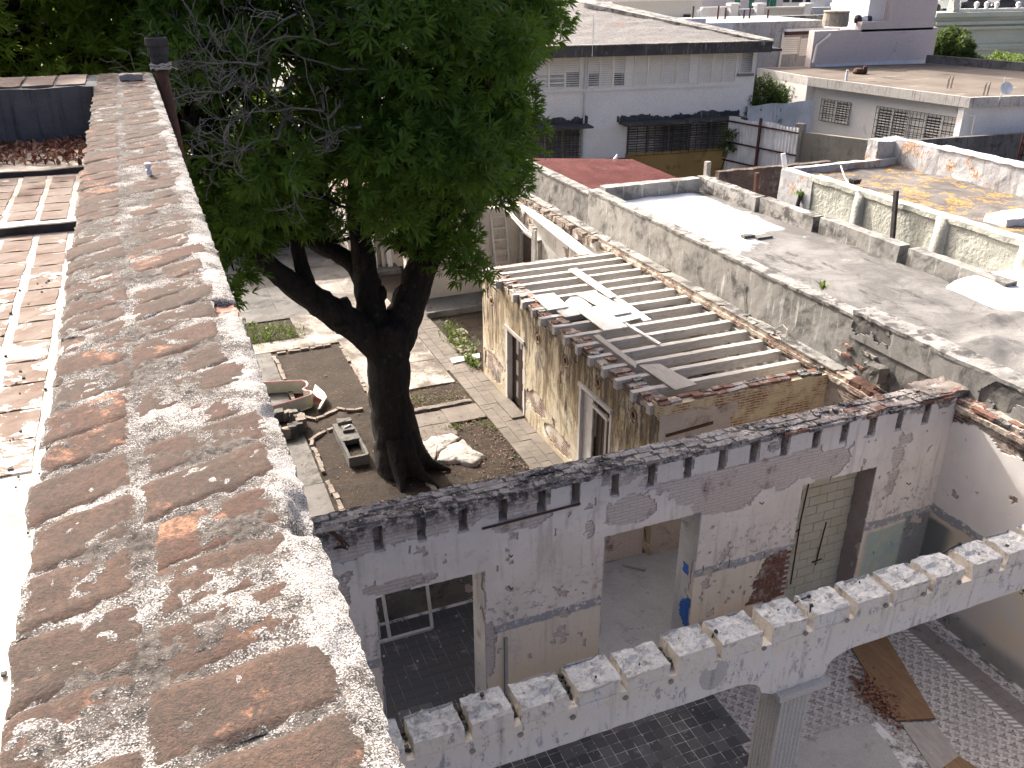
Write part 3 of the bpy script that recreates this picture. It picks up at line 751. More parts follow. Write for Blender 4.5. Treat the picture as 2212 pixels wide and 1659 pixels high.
c = n.mix(md, base, (0.32, 0.295, 0.28)); c = n.mix(dk, c, (0.15, 0.143, 0.145))
c = n.mix(n.ramp(n.noise(1.3, 6, 0.75), 0.42, 0.70, 0.1, 0.8), c, (0.30, 0.28, 0.26))
M_PETAL = n.done(c, 0.75, n.bump(n.noise(40, 4), 0.15, 0.003))
n = N('striped_border_tile')
x, y, z = n.xyz(n.obj)
u = n.m('FRACT', n.m('MULTIPLY', n.m('ADD', y, n.m('MULTIPLY', x, 0.45)), 10.0))
inb = n.m('LESS_THAN', n.m('ABSOLUTE', x), 0.07)
c = n.mix(n.m('MULTIPLY', n.m('GREATER_THAN', u, 0.5), inb), (0.26, 0.25, 0.245), (0.60, 0.585, 0.56))
c = n.mix(n.ramp(n.noise(2, 6, 0.7), 0.55, 0.7, 0, 0.6), c, (0.25, 0.24, 0.23))
M_STRIPE = n.done(c, 0.75)
M_BANDT = weather('plain_brown_tile', (0.21, 0.18, 0.17), (0.26, 0.23, 0.22), 2, (0.13, 0.115, 0.11), (0.55, 0.7), 3)
# ------------------------------------------------------------------ ground of the town
mb = MB(); mb.add([(-400, -200, -0.05), (600, -200, -0.05), (600, 800, -0.05), (-400, 800, -0.05)], [(0, 1, 2, 3)])
mb.build('ground', M_GROUND, kind='structure')

def leaf_mesh(P, Nrm, size, seed=0, fold=0.35, ratio=0.45):
    """many small folded leaves: P (n,3) positions, Nrm (n,3) up directions, size (n,)"""
    r = np.random.default_rng(seed)
    n = len(P)
    a = r.normal(size=(n, 3)); a -= (a * Nrm).sum(1)[:, None] * Nrm; a /= np.linalg.norm(a, axis=1)[:, None]
    b = np.cross(Nrm, a)
    L = size[:, None]; Wd = L * ratio
    V = np.stack([P - a * L / 2, P + b * Wd / 2 + Nrm * Wd * fold, P + a * L / 2, P - b * Wd / 2 + Nrm * Wd * fold], 1)
    return V.reshape(-1, 3)
def fast_mesh(name, V, nq, mat, tint=None, sides=4, smooth=False):
    """mesh of nq separate polygons with `sides` corners each, plus a tint per polygon"""
    me = bpy.data.meshes.new(name)
    me.vertices.add(len(V)); me.vertices.foreach_set('co', np.ascontiguousarray(V, dtype=np.float32).ravel())
    me.loops.add(nq * sides); me.loops.foreach_set('vertex_index', np.arange(nq * sides, dtype=np.int32))
    me.polygons.add(nq)
    me.polygons.foreach_set('loop_start', np.arange(0, nq * sides, sides, dtype=np.int32))
    me.polygons.foreach_set('loop_total', np.full(nq, sides, dtype=np.int32))
    me.materials.append(mat)
    if tint is not None:
        at = me.attributes.new('tint', 'FLOAT', 'FACE'); at.data.foreach_set('value', np.asarray(tint, dtype=np.float32))
    me.update(calc_edges=True)
    return me
def litter(name, P, size, mat, label, category, seed=0, up=0.6, parent=None, fold=0.35, ratio=0.45):
    r = np.random.default_rng(seed)
    nr = r.normal(size=(len(P), 3)) * (1 - up); nr[:, 2] += up * 1.6; nr /= np.linalg.norm(nr, axis=1)[:, None]
    V = leaf_mesh(P, nr, size, seed, fold, ratio)
    # two triangles per leaf so that the fold is real
    q = V.reshape(-1, 4, 3)
    T = np.concatenate([q[:, [0, 1, 2]], q[:, [0, 2, 3]]], 1).reshape(-1, 3)
    me = fast_mesh(name, T, len(P) * 2, mat, np.repeat(r.random(len(P)), 2), 3)
    o = place(name, me, parent, kind='stuff')
    if label: tag(o, label, category)
    return o

# ------------------------------------------------------------------ brick building we look from
PT = 10.40
bb = thing('brick_building', (-4.0, 4.0, 0), 'tall old brick building whose weathered brick parapet runs along the courtyard', 'building')
mb = MB(); mb.box(-9, 0.17, -3.5, 11.1, -0.05, 9.70); mb.build('wall', M_REVEAL, bb)
# parapet: mortar bed with crumbled edges
def ptop(P):
    X, Y = P[..., 0], P[..., 1]
    z = PT - 0.008 + (fbm(P, 45, 3, 3) - 0.5) * 0.013 + (fbm(P, 13, 9, 3) - 0.5) * 0.019
    e = np.clip((X - 0.15) / 0.07, 0, 1); z = z - e ** 2 * (0.010 + 0.022 * fbm(P, 14, 4, 3))
    e = np.clip((-0.33 - X) / 0.03, 0, 1); z = z - e ** 2 * 0.012
    for (yc, w, d, x0) in ((3.12, 0.085, 0.07, 0.12), (1.72, 0.10, 0.035, 0.165), (6.4, 0.06, 0.03, 0.17), (2.25, 0.05, 0.02, 0.18)):
        k = np.clip(1 - np.abs(Y - yc + (fbm(P, 12, 8, 2) - 0.5) * 0.08) / w, 0, 1) * np.clip((X - x0 + (fbm(P, 20, 7, 2) - .5) * .05) / 0.03, 0, 1)
        z = z - np.minimum(k * 3, 1) * d
    for (yc, w, x0) in ((2.98, 0.03, -0.29), (2.78, 0.05, -0.31), (1.74, 0.02, -0.30)):
        k = np.clip(1 - np.abs(Y - yc) / w, 0, 1) * np.clip((x0 - X) / 0.03, 0, 1); z = z - np.minimum(k * 3, 1) * 0.08
    return z
mb = MB()
for (ya, yb, cell) in ((-1.0, 3.6, 0.0125), (3.6, 7.0, 0.02), (7.0, 11.2, 0.035)):
    nx = int(0.575 / cell); ny = int((yb - ya) / cell)
    X, Y = np.meshgrid(np.linspace(-0.36, 0.215, nx + 1), np.linspace(ya, yb, ny + 1), indexing='ij')
    P = np.stack([X, Y, np.full_like(X, PT)], -1)
    Zt = ptop(P)
    ex = (fbm(P, 26, 21, 4) - 0.5) * 0.03
    Xd = X + np.where(X > 0.1, np.clip((X - 0.1) / 0.115, 0, 1) * ex, 0) + np.where(X < -0.3, np.clip((-0.3 - X) / 0.06, 0, 1) * ex * 0.4, 0)
    T = np.stack([Xd, Y, Zt], -1)
    idx = np.arange(X.size).reshape(X.shape)
    q = np.stack([idx[:-1, :-1], idx[1:, :-1], idx[1:, 1:], idx[:-1, 1:]], -1).reshape(-1, 4)
    mb.add(T.reshape(-1, 3), q)
    for (col, out) in ((0, -1), (-1, 1)):                       # rough side faces
        rows = [T[col]]
        for dz in (0.06, 0.14, 0.30, 0.70):
            r = T[col].copy(); r[:, 2] -= dz; r[:, 0] += (fbm(r, 14, 31, 3) - 0.5) * 0.03
            rows.append(r)
        R_ = np.stack(rows); k, m_ = R_.shape[:2]
        ii = np.arange(k * m_).reshape(k, m_)
        q = np.stack([ii[:-1, :-1], ii[1:, :-1], ii[1:, 1:], ii[:-1, 1:]], -1).reshape(-1, 4)
        mb.add(R_.reshape(-1, 3), q if out > 0 else q[:, ::-1])
par = mb.build('parapet', M_PMORT, bb, smooth=True)
# bricks in the parapet top: a short one on the left, a whole one on the right
def top_brick(cx, cy, lx, ly, seed, proud=0.004, rot=0.0):
    na, nb = 14, 11
    A, B = np.meshgrid(np.linspace(-1, 1, na), np.linspace(-1, 1, nb), indexing='ij')
    u, v = A * lx / 2, B * ly / 2
    ca, sa = math.cos(rot), math.sin(rot)
    X, Y = cx + u, cy + v + u * math.tan(rot)
    P = np.stack([X, Y, np.full_like(X, PT)], -1)
    ed = np.maximum(np.abs(A), np.abs(B))
    wob = vdisp(P, 11, seed, 3) * 0.020
    P[..., 0] += wob[..., 0]; P[..., 1] += wob[..., 1] * 0.6
    P[..., 2] += proud + (fbm(P, 40, seed + 3, 3) - 0.5) * 0.009 + (fbm(P, 9, seed, 2) - .5) * 0.007
    P[..., 2] -= (ed > 0.999) * 0.008 + (ed > 0.8) * 0.001
    mb = MB()
    idx = np.arange(A.size).reshape(A.shape)
    q = np.stack([idx[:-1, :-1], idx[1:, :-1], idx[1:, 1:], idx[:-1, 1:]], -1).reshape(-1, 4)
    mb.add(P.reshape(-1, 3), q)
    mb.inset = np.minimum((1 - np.abs(A)) * lx / 2, (1 - np.abs(B)) * ly / 2).ravel() / 0.05
    return mb
def put_brick(mb):
    o = mb.build('brick', M_PBRICK, par, smooth=True)
    a = o.data.attributes.new('inset', 'FLOAT', 'POINT'); a.data.foreach_set('value', mb.inset.astype(np.float32))
yl, yr, kk = 0.50, 0.60, 0
skew = lambda y: float(np.interp(y, [0.8, 1.3, 2.0, 2.6, 4.0, 8.0], [.08, .17, .36, .52, .60, .55])) + random.uniform(-.06, .06)
while yl < 11.0:
    d = random.uniform(0.170, 0.212)
    put_brick(top_brick(-0.258 + random.uniform(-.01, .01), yl, random.uniform(0.20, 0.23), d - random.uniform(0.0, 0.012), 50 + kk, random.uniform(-0.008, -0.001), skew(yl)))
    yl += d; kk += 1
while yr < 11.0:
    d = random.uniform(0.170, 0.215)
    if random.random() < 0.16: sx, cx = random.uniform(0.13, 0.17), random.choice((-0.06, 0.06))
    else: sx, cx = random.uniform(0.27, 0.325), 0.012 + random.uniform(-.02, .02)
    put_brick(top_brick(cx, yr, sx, d - random.uniform(0.0, 0.014), 150 + kk, random.uniform(-0.008, -0.001), skew(yr)))
    yr += d; kk += 1
# the broken place on the edge shows the brick inside
mb = MB(); mb.rough(0.115, 0.208, 3.02, 3.22, 10.24, 10.372, 0.025, 0.014, 16, 5)
mb.build('broken_brick', M_BRICK_RED, par, label='raw red broken brick in the crumbled parapet edge')
# cross parapet at the far end
mb = MB(); mb.rough(-9, -0.345, 10.12, 11.15, 9.6, 10.39, 0.09, 0.02, 7, 2)
M_CROSS = weather('cross_parapet_render', (0.065, 0.068, 0.075), (0.10, 0.105, 0.115), 1.5, (0.27, 0.285, 0.31), (0.58, 0.74), 1.6, streak=(0.04, 0.042, 0.048), streak_amt=(0.5, 0.7))
M_TTILE2 = weather('coping_tile_clay', (0.16, 0.12, 0.10), (0.21, 0.165, 0.14), 4, (0.34, 0.24, 0.18), (0.58, 0.7), 6, speck=(0.5, 0.47, 0.43), speck_amt=(0.66, 0.74), ss=40)
cp = mb.build('cross_parapet', M_CROSS, bb)
for k in range(14):
    x0 = -0.45 - k * 0.3
    mb = MB(); mb.rough(x0 - 0.27, x0, 10.2 + random.uniform(0, .03), 11.1, 10.38, 10.405, 0.07, 0.012, 9, k)
    mb.build('coping_tile', M_TTILE2, cp)
# terrace floor in three low levels, tiled
def terrace(y0, y1, zt):
    mb = MB(); mb.rough(-6, -0.345, y0, y1, 9.62, zt, 0.2, 0.006, 5, 3)
    return mb.build('terrace_floor', M_TLIME, bb)
t1 = terrace(-3.0, 7.02, 9.745); t2 = terrace(7.02, 8.82, 9.805); t3 = terrace(8.82, 10.15, 9.845)
for (y_, za, zb_) in ((7.02, 9.70, 9.808), (8.82, 9.78, 9.852)):  # dark strips on the step faces; riser shade and shadow band as colour
    mb = MB(); mb.rough(-6, -0.36, y_ - .035, y_ + .005, za, zb_, .1, .01, 6, 3); mb.build('riser_shade', M_IRON, bb, label='dark strip along a low terrace step, the riser shade put into its colour')
tile_me = []
for k in range(5):
    mb = MB(); mb.rough(-0.09, 0.09, -0.13, 0.13, -0.02, 0.004, 0.03, 0.006, 14, 60 + k, skip='z-')
    tile_me.append(mb.mesh('terrace_tile', M_TTILE))
for (par_, ya, yb, zt) in ((t1, 3.3, 6.95, 9.747), (t2, 7.1, 8.75, 9.807)):
    for i in range(6):
        y_ = ya + random.uniform(0, .12)
        while y_ < yb - 0.1:
            L = random.uniform(0.24, 0.30)
            place('roof_tile', random.choice(tile_me), par_, (-0.475 - i * 0.225 + random.uniform(-.006, .006), y_ + L / 2, zt), (0, 0, random.uniform(-.03, .03)), (1, (L - 0.02) / 0.26, 1))
            y_ += L
# leaves blown into the corners
r = np.random.default_rng(3)
n_ = 1300
u = r.random(n_); P = np.stack([-0.38 - 2.2 * u, 10.12 - r.random(n_) ** 1.2 * (1.3 - 0.9 * u), np.full(n_, 9.86) + r.random(n_) * 0.07 * (1 - u)], -1)
litter('leaf_litter', P, r.uniform(0.05, 0.11, n_), M_DRYLEAF, 'brown dry leaves heaped in the shaded terrace corner below the cross parapet', 'leaves', 3, 0.55)
n_ = 170
u = r.random(n_); yy = 5.7 + 1.45 * u
P = np.stack([-0.37 - r.random(n_) * (0.03 + 0.17 * u), yy, np.full(n_, 9.755) + r.random(n_) * 0.035], -1)
litter('leaf_litter', P, r.uniform(0.035, 0.065, n_), M_DRYLEAF, 'small heap of red dry leaves beside the parapet on the sunny terrace', 'leaves', 4, 0.5)
# grit on the terrace
n_ = 90
P = np.stack([-0.37 - r.random(n_) ** 1.5 * 0.5, 1.6 + r.random(n_) * 4.2, np.full(n_, 9.752)], -1)
gm = MB()
for p in P:
    s_ = random.uniform(0.002, 0.006) * (1.8 if random.random() < 0.1 else 1)
    gm.rough(p[0] - s_, p[0] + s_, p[1] - s_ * 1.3, p[1] + s_ * 1.3, p[2] - 0.003, p[2] + s_, s_, s_ * 0.5, 60, 1)
tag(gm.build('grit', M_FASCIA, kind='stuff'), 'dark crumbs of mortar scattered on the terrace floor', 'grit')
for (cx, cy, L, w) in ((-0.36, 2.55, 0.09, 0.03), (-0.40, 3.0, 0.11, 0.05)):
    mb = MB(); mb.rough(cx - w, cx + 0.02, cy - L / 2, cy + L / 2, 9.745, 9.78, 0.02, 0.012, 30, 2)
    tag(mb.build('mortar_lump', M_FASCIA), 'dark lump of mortar lying at the foot of the parapet', 'rubble', 'mortar lumps by the parapet')
# small things on the parapet
cap = MB(); cap.lathe([(0.016, 0.0), (0.018, 0.03), (0.012, 0.034), (0.012, 0.044), (0.02, 0.046), (0.02, 0.066), (0.012, 0.07)], (0.0, 5.5, 10.398), 14)
tag(cap.build('plastic_cap', M_WHITEPL, smooth=False), 'small white plastic cap standing on the parapet bricks', 'cap')
mb = MB(); mb.rough(-0.12, 0.10, 10.33, 10.46, 10.40, 10.46, 0.025, 0.012, 18, 7)
tag(mb.build('loose_brick', M_BRICK_DUST), 'single loose brick lying on the parapet corner', 'brick')
vp = thing('vent_pipe', (0.33, 11.15, 0), 'rusty vent pipe with a ribbed collar and knotted rope, rising beside the parapet corner', 'pipe')
mb = MB(); mb.tube([(0.36, 11.0, 0), (0.36, 11.0, 9.2), (0.31, 11.12, 10.50)], 0.07, 14); mb.build('pipe', M_RUST, vp, smooth=True)
mb = MB(); mb.lathe([(0.085, 10.45), (0.095, 10.50), (0.095, 10.56), (0.112, 10.58), (0.108, 10.66), (0.125, 10.68), (0.12, 10.75), (0.11, 10.76), (0.10, 10.70)], (0.31, 11.14, 0), 18); mb.build('collar', M_IRON, vp)
mb = MB()
for k in range(4):
    pts = [(0.31 + math.cos(a) * (0.095 + 0.01 * k % 0.02) + random.uniform(-.012, .012), 11.13 + math.sin(a) * 0.1 + random.uniform(-.01, .01), 10.43 + 0.016 * k + random.uniform(-.012, .012)) for a in np.linspace(0, 6.6, 16)]
    mb.tube(pts, 0.009, 5)
for k in range(4):
    a = random.uniform(0, 6.28); b = np.array([0.31 + 0.1 * math.cos(a), 11.13 + 0.1 * math.sin(a), 10.45])
    mb.tube([b, b + np.array([random.uniform(-.1, .1), -0.05, random.uniform(-.02, .06)]), b + np.array([random.uniform(-.16, .16), -0.06, random.uniform(-.06, .06)])], 0.007, 5)
mb.build('rope', M_ROPE, vp)
# ------------------------------------------------------------------ roofless rooms: floor, walls, beam and column
XR = 12.70
YW = 9.98
B1 = ZP(864, 648, 2.56); B2 = ZP(864, 1296, 2.56); B3 = ZP(1728, 1296, 2.56); R6 = ZP(1728, 648, 2.56); R3 = ZP(1728, 0, 2.56)
R4 = ZP(1200, 600, 3.687); GA = ZP(620, 900, 5.12); GB = ZP(860, 460, 5.12); AA = ZP(1300, 380, 5.12); MM = ZP(1728, 200, 5.12); NN = ZP(2160, 200, 5.12)
T1 = ZP(1300, 0, 5.12); T2 = ZP(1728, 0, 5.12); T3 = ZP(2160, 0, 5.12); LL = ZP(560, 560, 5.12)

rw = thing('ruined_wall', (6.4, 10.2, 0), 'long roofless masonry wall with doorways and empty joist pockets under a brick top', 'wall')
DOORS = [(2.0, 3.66, 3.33), (5.66, 7.45, 3.38), (9.47, 11.10, 3.44)]
PK = [2.10, 2.72, 3.34, 3.96, 4.57, 5.13, 5.80, 6.43, 7.10, 7.74, 8.36, 8.96, 9.60, 10.20, 10.80, 11.41, 12.02]
def wall_solid(x, z):
    for (a, b, t) in DOORS:
        if a < x < b and z < t: return False
    return True
xs = sorted({0.2, XR + 0.2} | {v for d in DOORS for v in d[:2]})
mb = MB(); wall_xz(mb, xs, sorted({0, 4.12} | {d[2] for d in DOORS}), YW + 0.025, 10.5, wall_solid)
wc = mb.build('wall_core', M_BRICK_X, rw)
# band with the joist pockets
mb = MB()
e = [0.2] + [v for p in PK for v in (p - 0.065, p + 0.07)] + [XR + 0.2]
for i in range(0, len(e), 2):
    top = 4.50 + random.uniform(-.015, .02)
    mb.rough(e[i], e[i + 1], YW + 0.02 + random.uniform(-.005, .008), 10.25, 4.12, top, 0.06, 0.016, 10, i, skip='z-')
mb.box(0.2, XR + 0.2, 10.245, 10.49, 4.12, 4.5)
mb.build('pocket_band', M_BRICK_X, rw)
# ragged courses above the pockets
mb = MB()
mb.rough(0.2, XR + 0.2, YW + 0.03, 10.5, 4.49, 4.565, 0.07, 0.024, 8, 4, skip='z-')
mb.build('top_course', M_BRICK_X, rw)
bm_ = []
for k in range(7):
    b = MB(); b.rough(-0.125, 0.125, -0.06, 0.06, -0.028, 0.028, 0.045, 0.012, 15, 70 + k)
    bm_.append((b.mesh('brick', M_BRICK_DUST), b.mesh('brick', M_BRICK_RED)))
for row, yy in enumerate((10.08, 10.22, 10.37)):
    x_ = 0.3 + 0.13 * (row % 2)
    while x_ < XR:
        L = random.uniform(0.24, 0.34)
        if random.random() > 0.24:
            redp = 0.02 + 0.22 * max(0, min(1, (x_ - 9.0) / 2.5))
            m = random.choice(bm_)
            place('brick', m[1] if random.random() < redp else m[0], rw, (x_ + 0.13, yy + random.uniform(-.02, .02), 4.557 + random.uniform(-.008, .012)), (random.uniform(-.06, .06), random.uniform(-.04, .04), random.uniform(-.10, .10)), (L / .27, 1.05, 1))
        x_ += L
mb = MB()
for k in range(70):
    x_, y_, s_ = random.uniform(0.4, 12.4), random.uniform(10.05, 10.45), random.uniform(0.015, 0.05)
    mb.rough(x_ - s_, x_ + s_, y_ - s_, y_ + s_, 4.55, 4.575 + s_, s_, s_ * .6, 14, k)
mb.build('crumbs', M_BRICK_DUST, rw, kind='stuff')
# corbelled brick lip along the right end
for k in range(17):
    x_ = 8.55 + k * 0.245
    if random.random() < 0.2: continue
    place('brick', random.choice(bm_)[1 if random.random() < .5 else 0], rw, (x_, 10.02 + random.uniform(-.02, .02), 4.525 + random.uniform(-.012, .01)), (random.uniform(-.04, .04), 0, random.uniform(-.05, .05)), (0.95, 1, 1.0))
# raw red bricks where the coat has fallen beside the walled-up door
def red_patch(P): return blob(P, (9.08, 1.58), (0.34, 0.56), 0, 0.25, 2.2, 4) | blob(P, (7.95, 0.76), (0.5, 0.13), 0, 0.35, 2.2, 5)
for j in range(13, 36):
    for i in range(0, 12):
        xx, zz_ = 7.35 + i * 0.185 + (0.09 if j % 2 else 0), 0.3 + j * 0.058
        if xx > 9.42: continue
        if red_patch(np.array([[xx, YW, zz_]]))[0] or (8.55 + (2.1 - zz_) * 0.0 < xx and 1.1 < zz_ < 2.15 and (xx - 8.62) / .8 > (zz_ - 1.15) / 1.1 * .75 + .02):
            place('brick', random.choice(bm_)[1], rw, (xx, YW + 0.065, zz_), (0, 0, random.uniform(-.03, .03)), (0.69, 1, 0.93))
# plaster coat
def keep_mid(P, U, V):
    z, x = P[..., 2], P[..., 0]
    k = np.ones(x.shape, bool)
    for (a, b, t) in DOORS: k &= ~((x > a - 0.0) & (x < b) & (z < t))
    for p in PK: k &= ~((np.abs(x - p) < 0.082) & (z > 4.10))
    topn = (fbm(P, 1.3, 11, 5) - 0.5) * 0.75 + (fbm(P, 6, 12, 3) - 0.5) * 0.25
    lim = np.interp(x, [0, 1.6, 3.8, 4.4, 5.2, 6.3, 7.2, 7.6, 10.0, 10.3, 12.7], [4.1, 4.15, 4.25, 4.18, 4.30, 4.42, 4.30, 4.2, 4.25, 4.45, 4.40])
    k &= ~(z > lim + topn * 0.6)
    blk_ = (z > 4.16) & (z < 4.47) & (x > 4.7) & (fbm(P, 1.6, 19, 3) > 0.47)
    ins = lambda c, r, s, a=0.45: blob(P, c, r, 0, a, 2.2, s)
    k &= ~ins((4.25, 4.05), (0.45, 0.17), 1); k &= ~ins((6.1, 3.78), (0.55, 0.30), 2); k &= ~ins((8.3, 3.92), (1.75, 0.42), 3)
    k &= ~ins((8.0, 3.60), (0.65, 0.35), 31); k &= ~ins((9.1, 1.55), (0.36, 0.58), 4, 0.3); k &= ~((x > 8.6) & (x < 9.5) & (z > 1.1) & (z < 2.12) & ((x - 8.62) / .8 > (z - 1.15) / 1.1 * .75 + .02 + (fbm(P, 5, 3, 3) - .5) * .3)); k &= ~ins((7.95, 0.75), (0.55, 0.16), 5)
    k &= ~ins((3.72, 1.75), (0.10, 0.55), 6); k &= ~ins((2.45, 3.45), (0.55, 0.12), 7); k &= ~ins((9.9, 3.75), (0.55, 0.28), 8)
    k &= ~ins((11.55, 3.55), (0.14, 0.22), 9, 0.2); k &= ~ins((6.6, 4.2), (0.4, 0.15), 10)
    k &= ~((fbm(P, 2.6, 40, 4) > 0.735))
    k &= ~(fbm(P, 7.5, 43, 2) > 0.855)
    for p in PK: blk_ &= ~(np.abs(x - p) < 0.092)
    k |= blk_
    # small nail and anchor holes in rows
    for xc in (1.5, 4.0, 4.1, 7.7, 11.4):
        k &= ~((np.abs(x - xc) < 0.035) & (np.abs((z * 1.9 + xc) % 1 - 0.5) < 0.07) & (z > 2.2))
    return k
sheet((0.2, YW + 0.025, 0), (1, 0, 0), (0, 0, 1), (0, -1, 0), XR - 0.2, 4.55, 0.035, keep_mid, 0.024, 3).build('plaster', M_PLAST, rw)
# door reveals
def reveal(x, t, mat, nm='reveal', sgn=-1, seed=0):
    k = lambda P, U, V: ~((fbm(P, 3.0, 60 + seed, 4) > 0.70) | ((P[..., 1] < 10.1) & (fbm(P, 4, 61 + seed, 3) > 0.6)))
    sheet((x, YW + 0.0, 0), (0, 1, 0), (0, 0, 1), (sgn, 0, 0), 0.52, t, 0.035, k, 0.02, seed).build(nm, mat, rw)
reveal(3.66, 3.33, M_REVEAL, seed=1); reveal(7.45, 3.38, M_REVEAL, seed=2); reveal(11.10, 3.44, M_REVEAL_B, seed=3)
reveal(2.0, 3.33, M_REVEAL, sgn=1, seed=4); reveal(5.66, 3.38, M_REVEAL, sgn=1, seed=5)
# blue paint on the second reveal
sheet((7.428, 10.02, 0.95), (0, 1, 0), (0, 0, 1), (-1, 0, 0), 0.36, 0.9, 0.02, lambda P, U, V: blob(P, (10.08, 1.22), (0.24, 0.36), 1, 0.55, 5, 3), 0.004, 9).build('blue_paint', M_BLUEP, rw)
sheet((7.428, 10.10, 1.9), (0, 1, 0), (0, 0, 1), (-1, 0, 0), 0.3, 0.4, 0.02, lambda P, U, V: (np.abs(P[..., 1] - 10.24) < .085 + (fbm(P, 9, 4, 2) - .5) * .06) & (np.abs(P[..., 2] - 2.1) < .10 + (fbm(P, 9, 5, 2) - .5) * .06), 0.004, 9).build('blue_paint', M_BLUEP, rw)
# blocks that close the third doorway
bt = M_BLOCK
blk = MB(); blk.rough(-0.193, 0.193, -0.09, 0.09, -0.093, 0.093, .1, .004, 8, 2)
blk_me = blk.mesh('concrete_block', M_BLOCK)
mb = MB(); mb.box(9.475, 11.095, 10.40, 10.53, 0, 3.435); inf = mb.build('block_infill', M_BLOCKJ, rw)
for j in range(17):
    x_ = 9.47 + (0.2 if j % 2 else 0.0)
    if j % 2: place('concrete_block', blk_me, inf, (9.57, 10.47, 0.1 + 0.2 * j), None, (0.5, 1, 1))
    while x_ + 0.2 < 11.1:
        w = min(0.4, 11.1 - x_)
        place('concrete_block', blk_me, inf, (x_ + w / 2, 10.47 + random.uniform(-.003, .003), 0.1 + 0.2 * j), None, (w / 0.4, 1, 1)); x_ += w
for pts in ([(9.98, 10.37, 3.25), (9.93, 10.37, 2.3), (9.95, 10.37, 0.9)], [(10.55, 10.37, 2.15), (10.47, 10.365, 1.2)], [(10.38, 10.37, 1.28), (10.60, 10.37, 1.3)], [(10.28, 10.37, 3.22), (10.5, 10.37, 3.30)], [(9.6, 10.37, 2.05), (9.95, 10.37, 2.15)]):
    b = MB(); b.tube(pts, 0.014, 6); b.build('rust_bar', M_RUST, rw)
# rusty angle beside the first doorway and cracked lintel iron
b = MB(); b.bar((3.98, 9.965, 0.7), (3.98, 9.965, 1.95), 0.07, 0.05); b.build('timber_strip', M_GREYBD, rw)
b = MB(); b.bar((3.62, 9.96, 4.10), (5.2, 9.96, 4.14), 0.02, 0.03); b.build('rust_bar', M_RUST, rw)
# iron drips / hooks
for (x_, z_) in ((1.35, 3.7), (1.42, 3.25), (4.05, 3.5), (4.05, 2.9), (8.6, 3.3), (11.9, 2.9)):
    b = MB(); b.tube([(x_, YW + .02, z_), (x_, YW - 0.07, z_ + 0.01), (x_ + 0.02, YW - 0.08, z_ + 0.05)], 0.009, 5); b.build('iron_hook', M_RUST, rw)

b = MB(); c_ = gy((712, 1165), 9.9)
for k in range(4):
    b.tube([c_ + [0.02 * k, 0, 0.12], c_ + [0.10 + .05 * k, -.03, 0.02 - .06 * k], c_ + [0.16 + .02 * k, -.02, -.12 - .03 * k], c_ + [.05 + .03 * k, .05, -.2]], .012, 5)
b.build('rusty_wire', M_RUST, rw)
# ---- side wall of the rooms (facing left), running on as party wall behind the house
pw = thing('party_wall', (12.9, 18, 0), 'long grey stained party wall with a broken brick ledge at its foot', 'wall')
mb = MB(); mb.box(XR + 0.025, 13.05, -3, 9.98, 0, 4.12); mb.box(XR + 0.025, 13.05, 10.5, 31, 0, 3.5); mb.build('wall_core', M_BRICK_Y, pw)
def keep_side(P, U, V):
    z, y = P[..., 2], P[..., 1]
    lim = 4.02 + (fbm(P, 1.5, 71, 5) - 0.5) * 0.55 - 0.25 * np.clip((9.2 - y) / 3, 0, 1) * 0
    return (z < lim) & ~(fbm(P, 2.6, 74, 4) > 0.74) & ~(fbm(P, 8, 75, 2) > 0.87)
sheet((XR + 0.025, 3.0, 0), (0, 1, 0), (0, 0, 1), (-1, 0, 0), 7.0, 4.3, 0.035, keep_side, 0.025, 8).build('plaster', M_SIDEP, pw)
# brick cornice of the side wall and of the return behind the long wall
mb = MB(); mb.rough(XR + 0.03, 13.1, -3, 9.98, 4.12, 4.30, 0.07, 0.03, 7, 5, skip='z-'); mb.rough(XR - 0.05, 13.1, -3, 9.98, 4.29, 4.38, 0.07, 0.03, 9, 6); mb.rough(XR + 0.05, 13.1, -3, 9.98, 4.37, 4.46, 0.07, 0.03, 9, 7)
mb.build('brick_cornice', M_BRICK_Y, pw)
for k in range(26):
    for row in range(2):
        if random.random() < 0.45: continue
        place('brick', random.choice(bm_)[1 if random.random() < .3 else 0], pw, (XR + 0.04 + row * 0.13 + random.uniform(-.02, .02), 4.0 + k * 0.24 + row * 0.1, 4.450 + random.uniform(-.012, .01)), (random.uniform(-.06, .06), random.uniform(-.05, .05), math.pi / 2 + random.uniform(-.06, .06)))
M_SADDLE = weather('mortar_saddle', (0.185, 0.155, 0.14), (0.24, 0.205, 0.185), 2, (0.10, 0.085, 0.08), (0.55, 0.7), 3)
mb = MB(); mb.rough(12.1, 13.06, 10.04, 10.62, 4.30, 4.60, .05, .05, 5, 3); mb.build('mortar_saddle', M_SADDLE, pw)
def keep_return(P, U, V):
    z, y = P[..., 2], P[..., 1]
    return ((fbm(P, 0.9, 81, 5) + (2.9 - z) * 0.10) > 0.53) & (z < 3.2 + (fbm(P, 2, 82, 4) - .5))
sheet((XR + 0.025, 10.5, 0), (0, 1, 0), (0, 0, 1), (-1, 0, 0), 2.7, 3.6, 0.04, keep_return, 0.022, 9).build('plaster', M_INNER, pw)

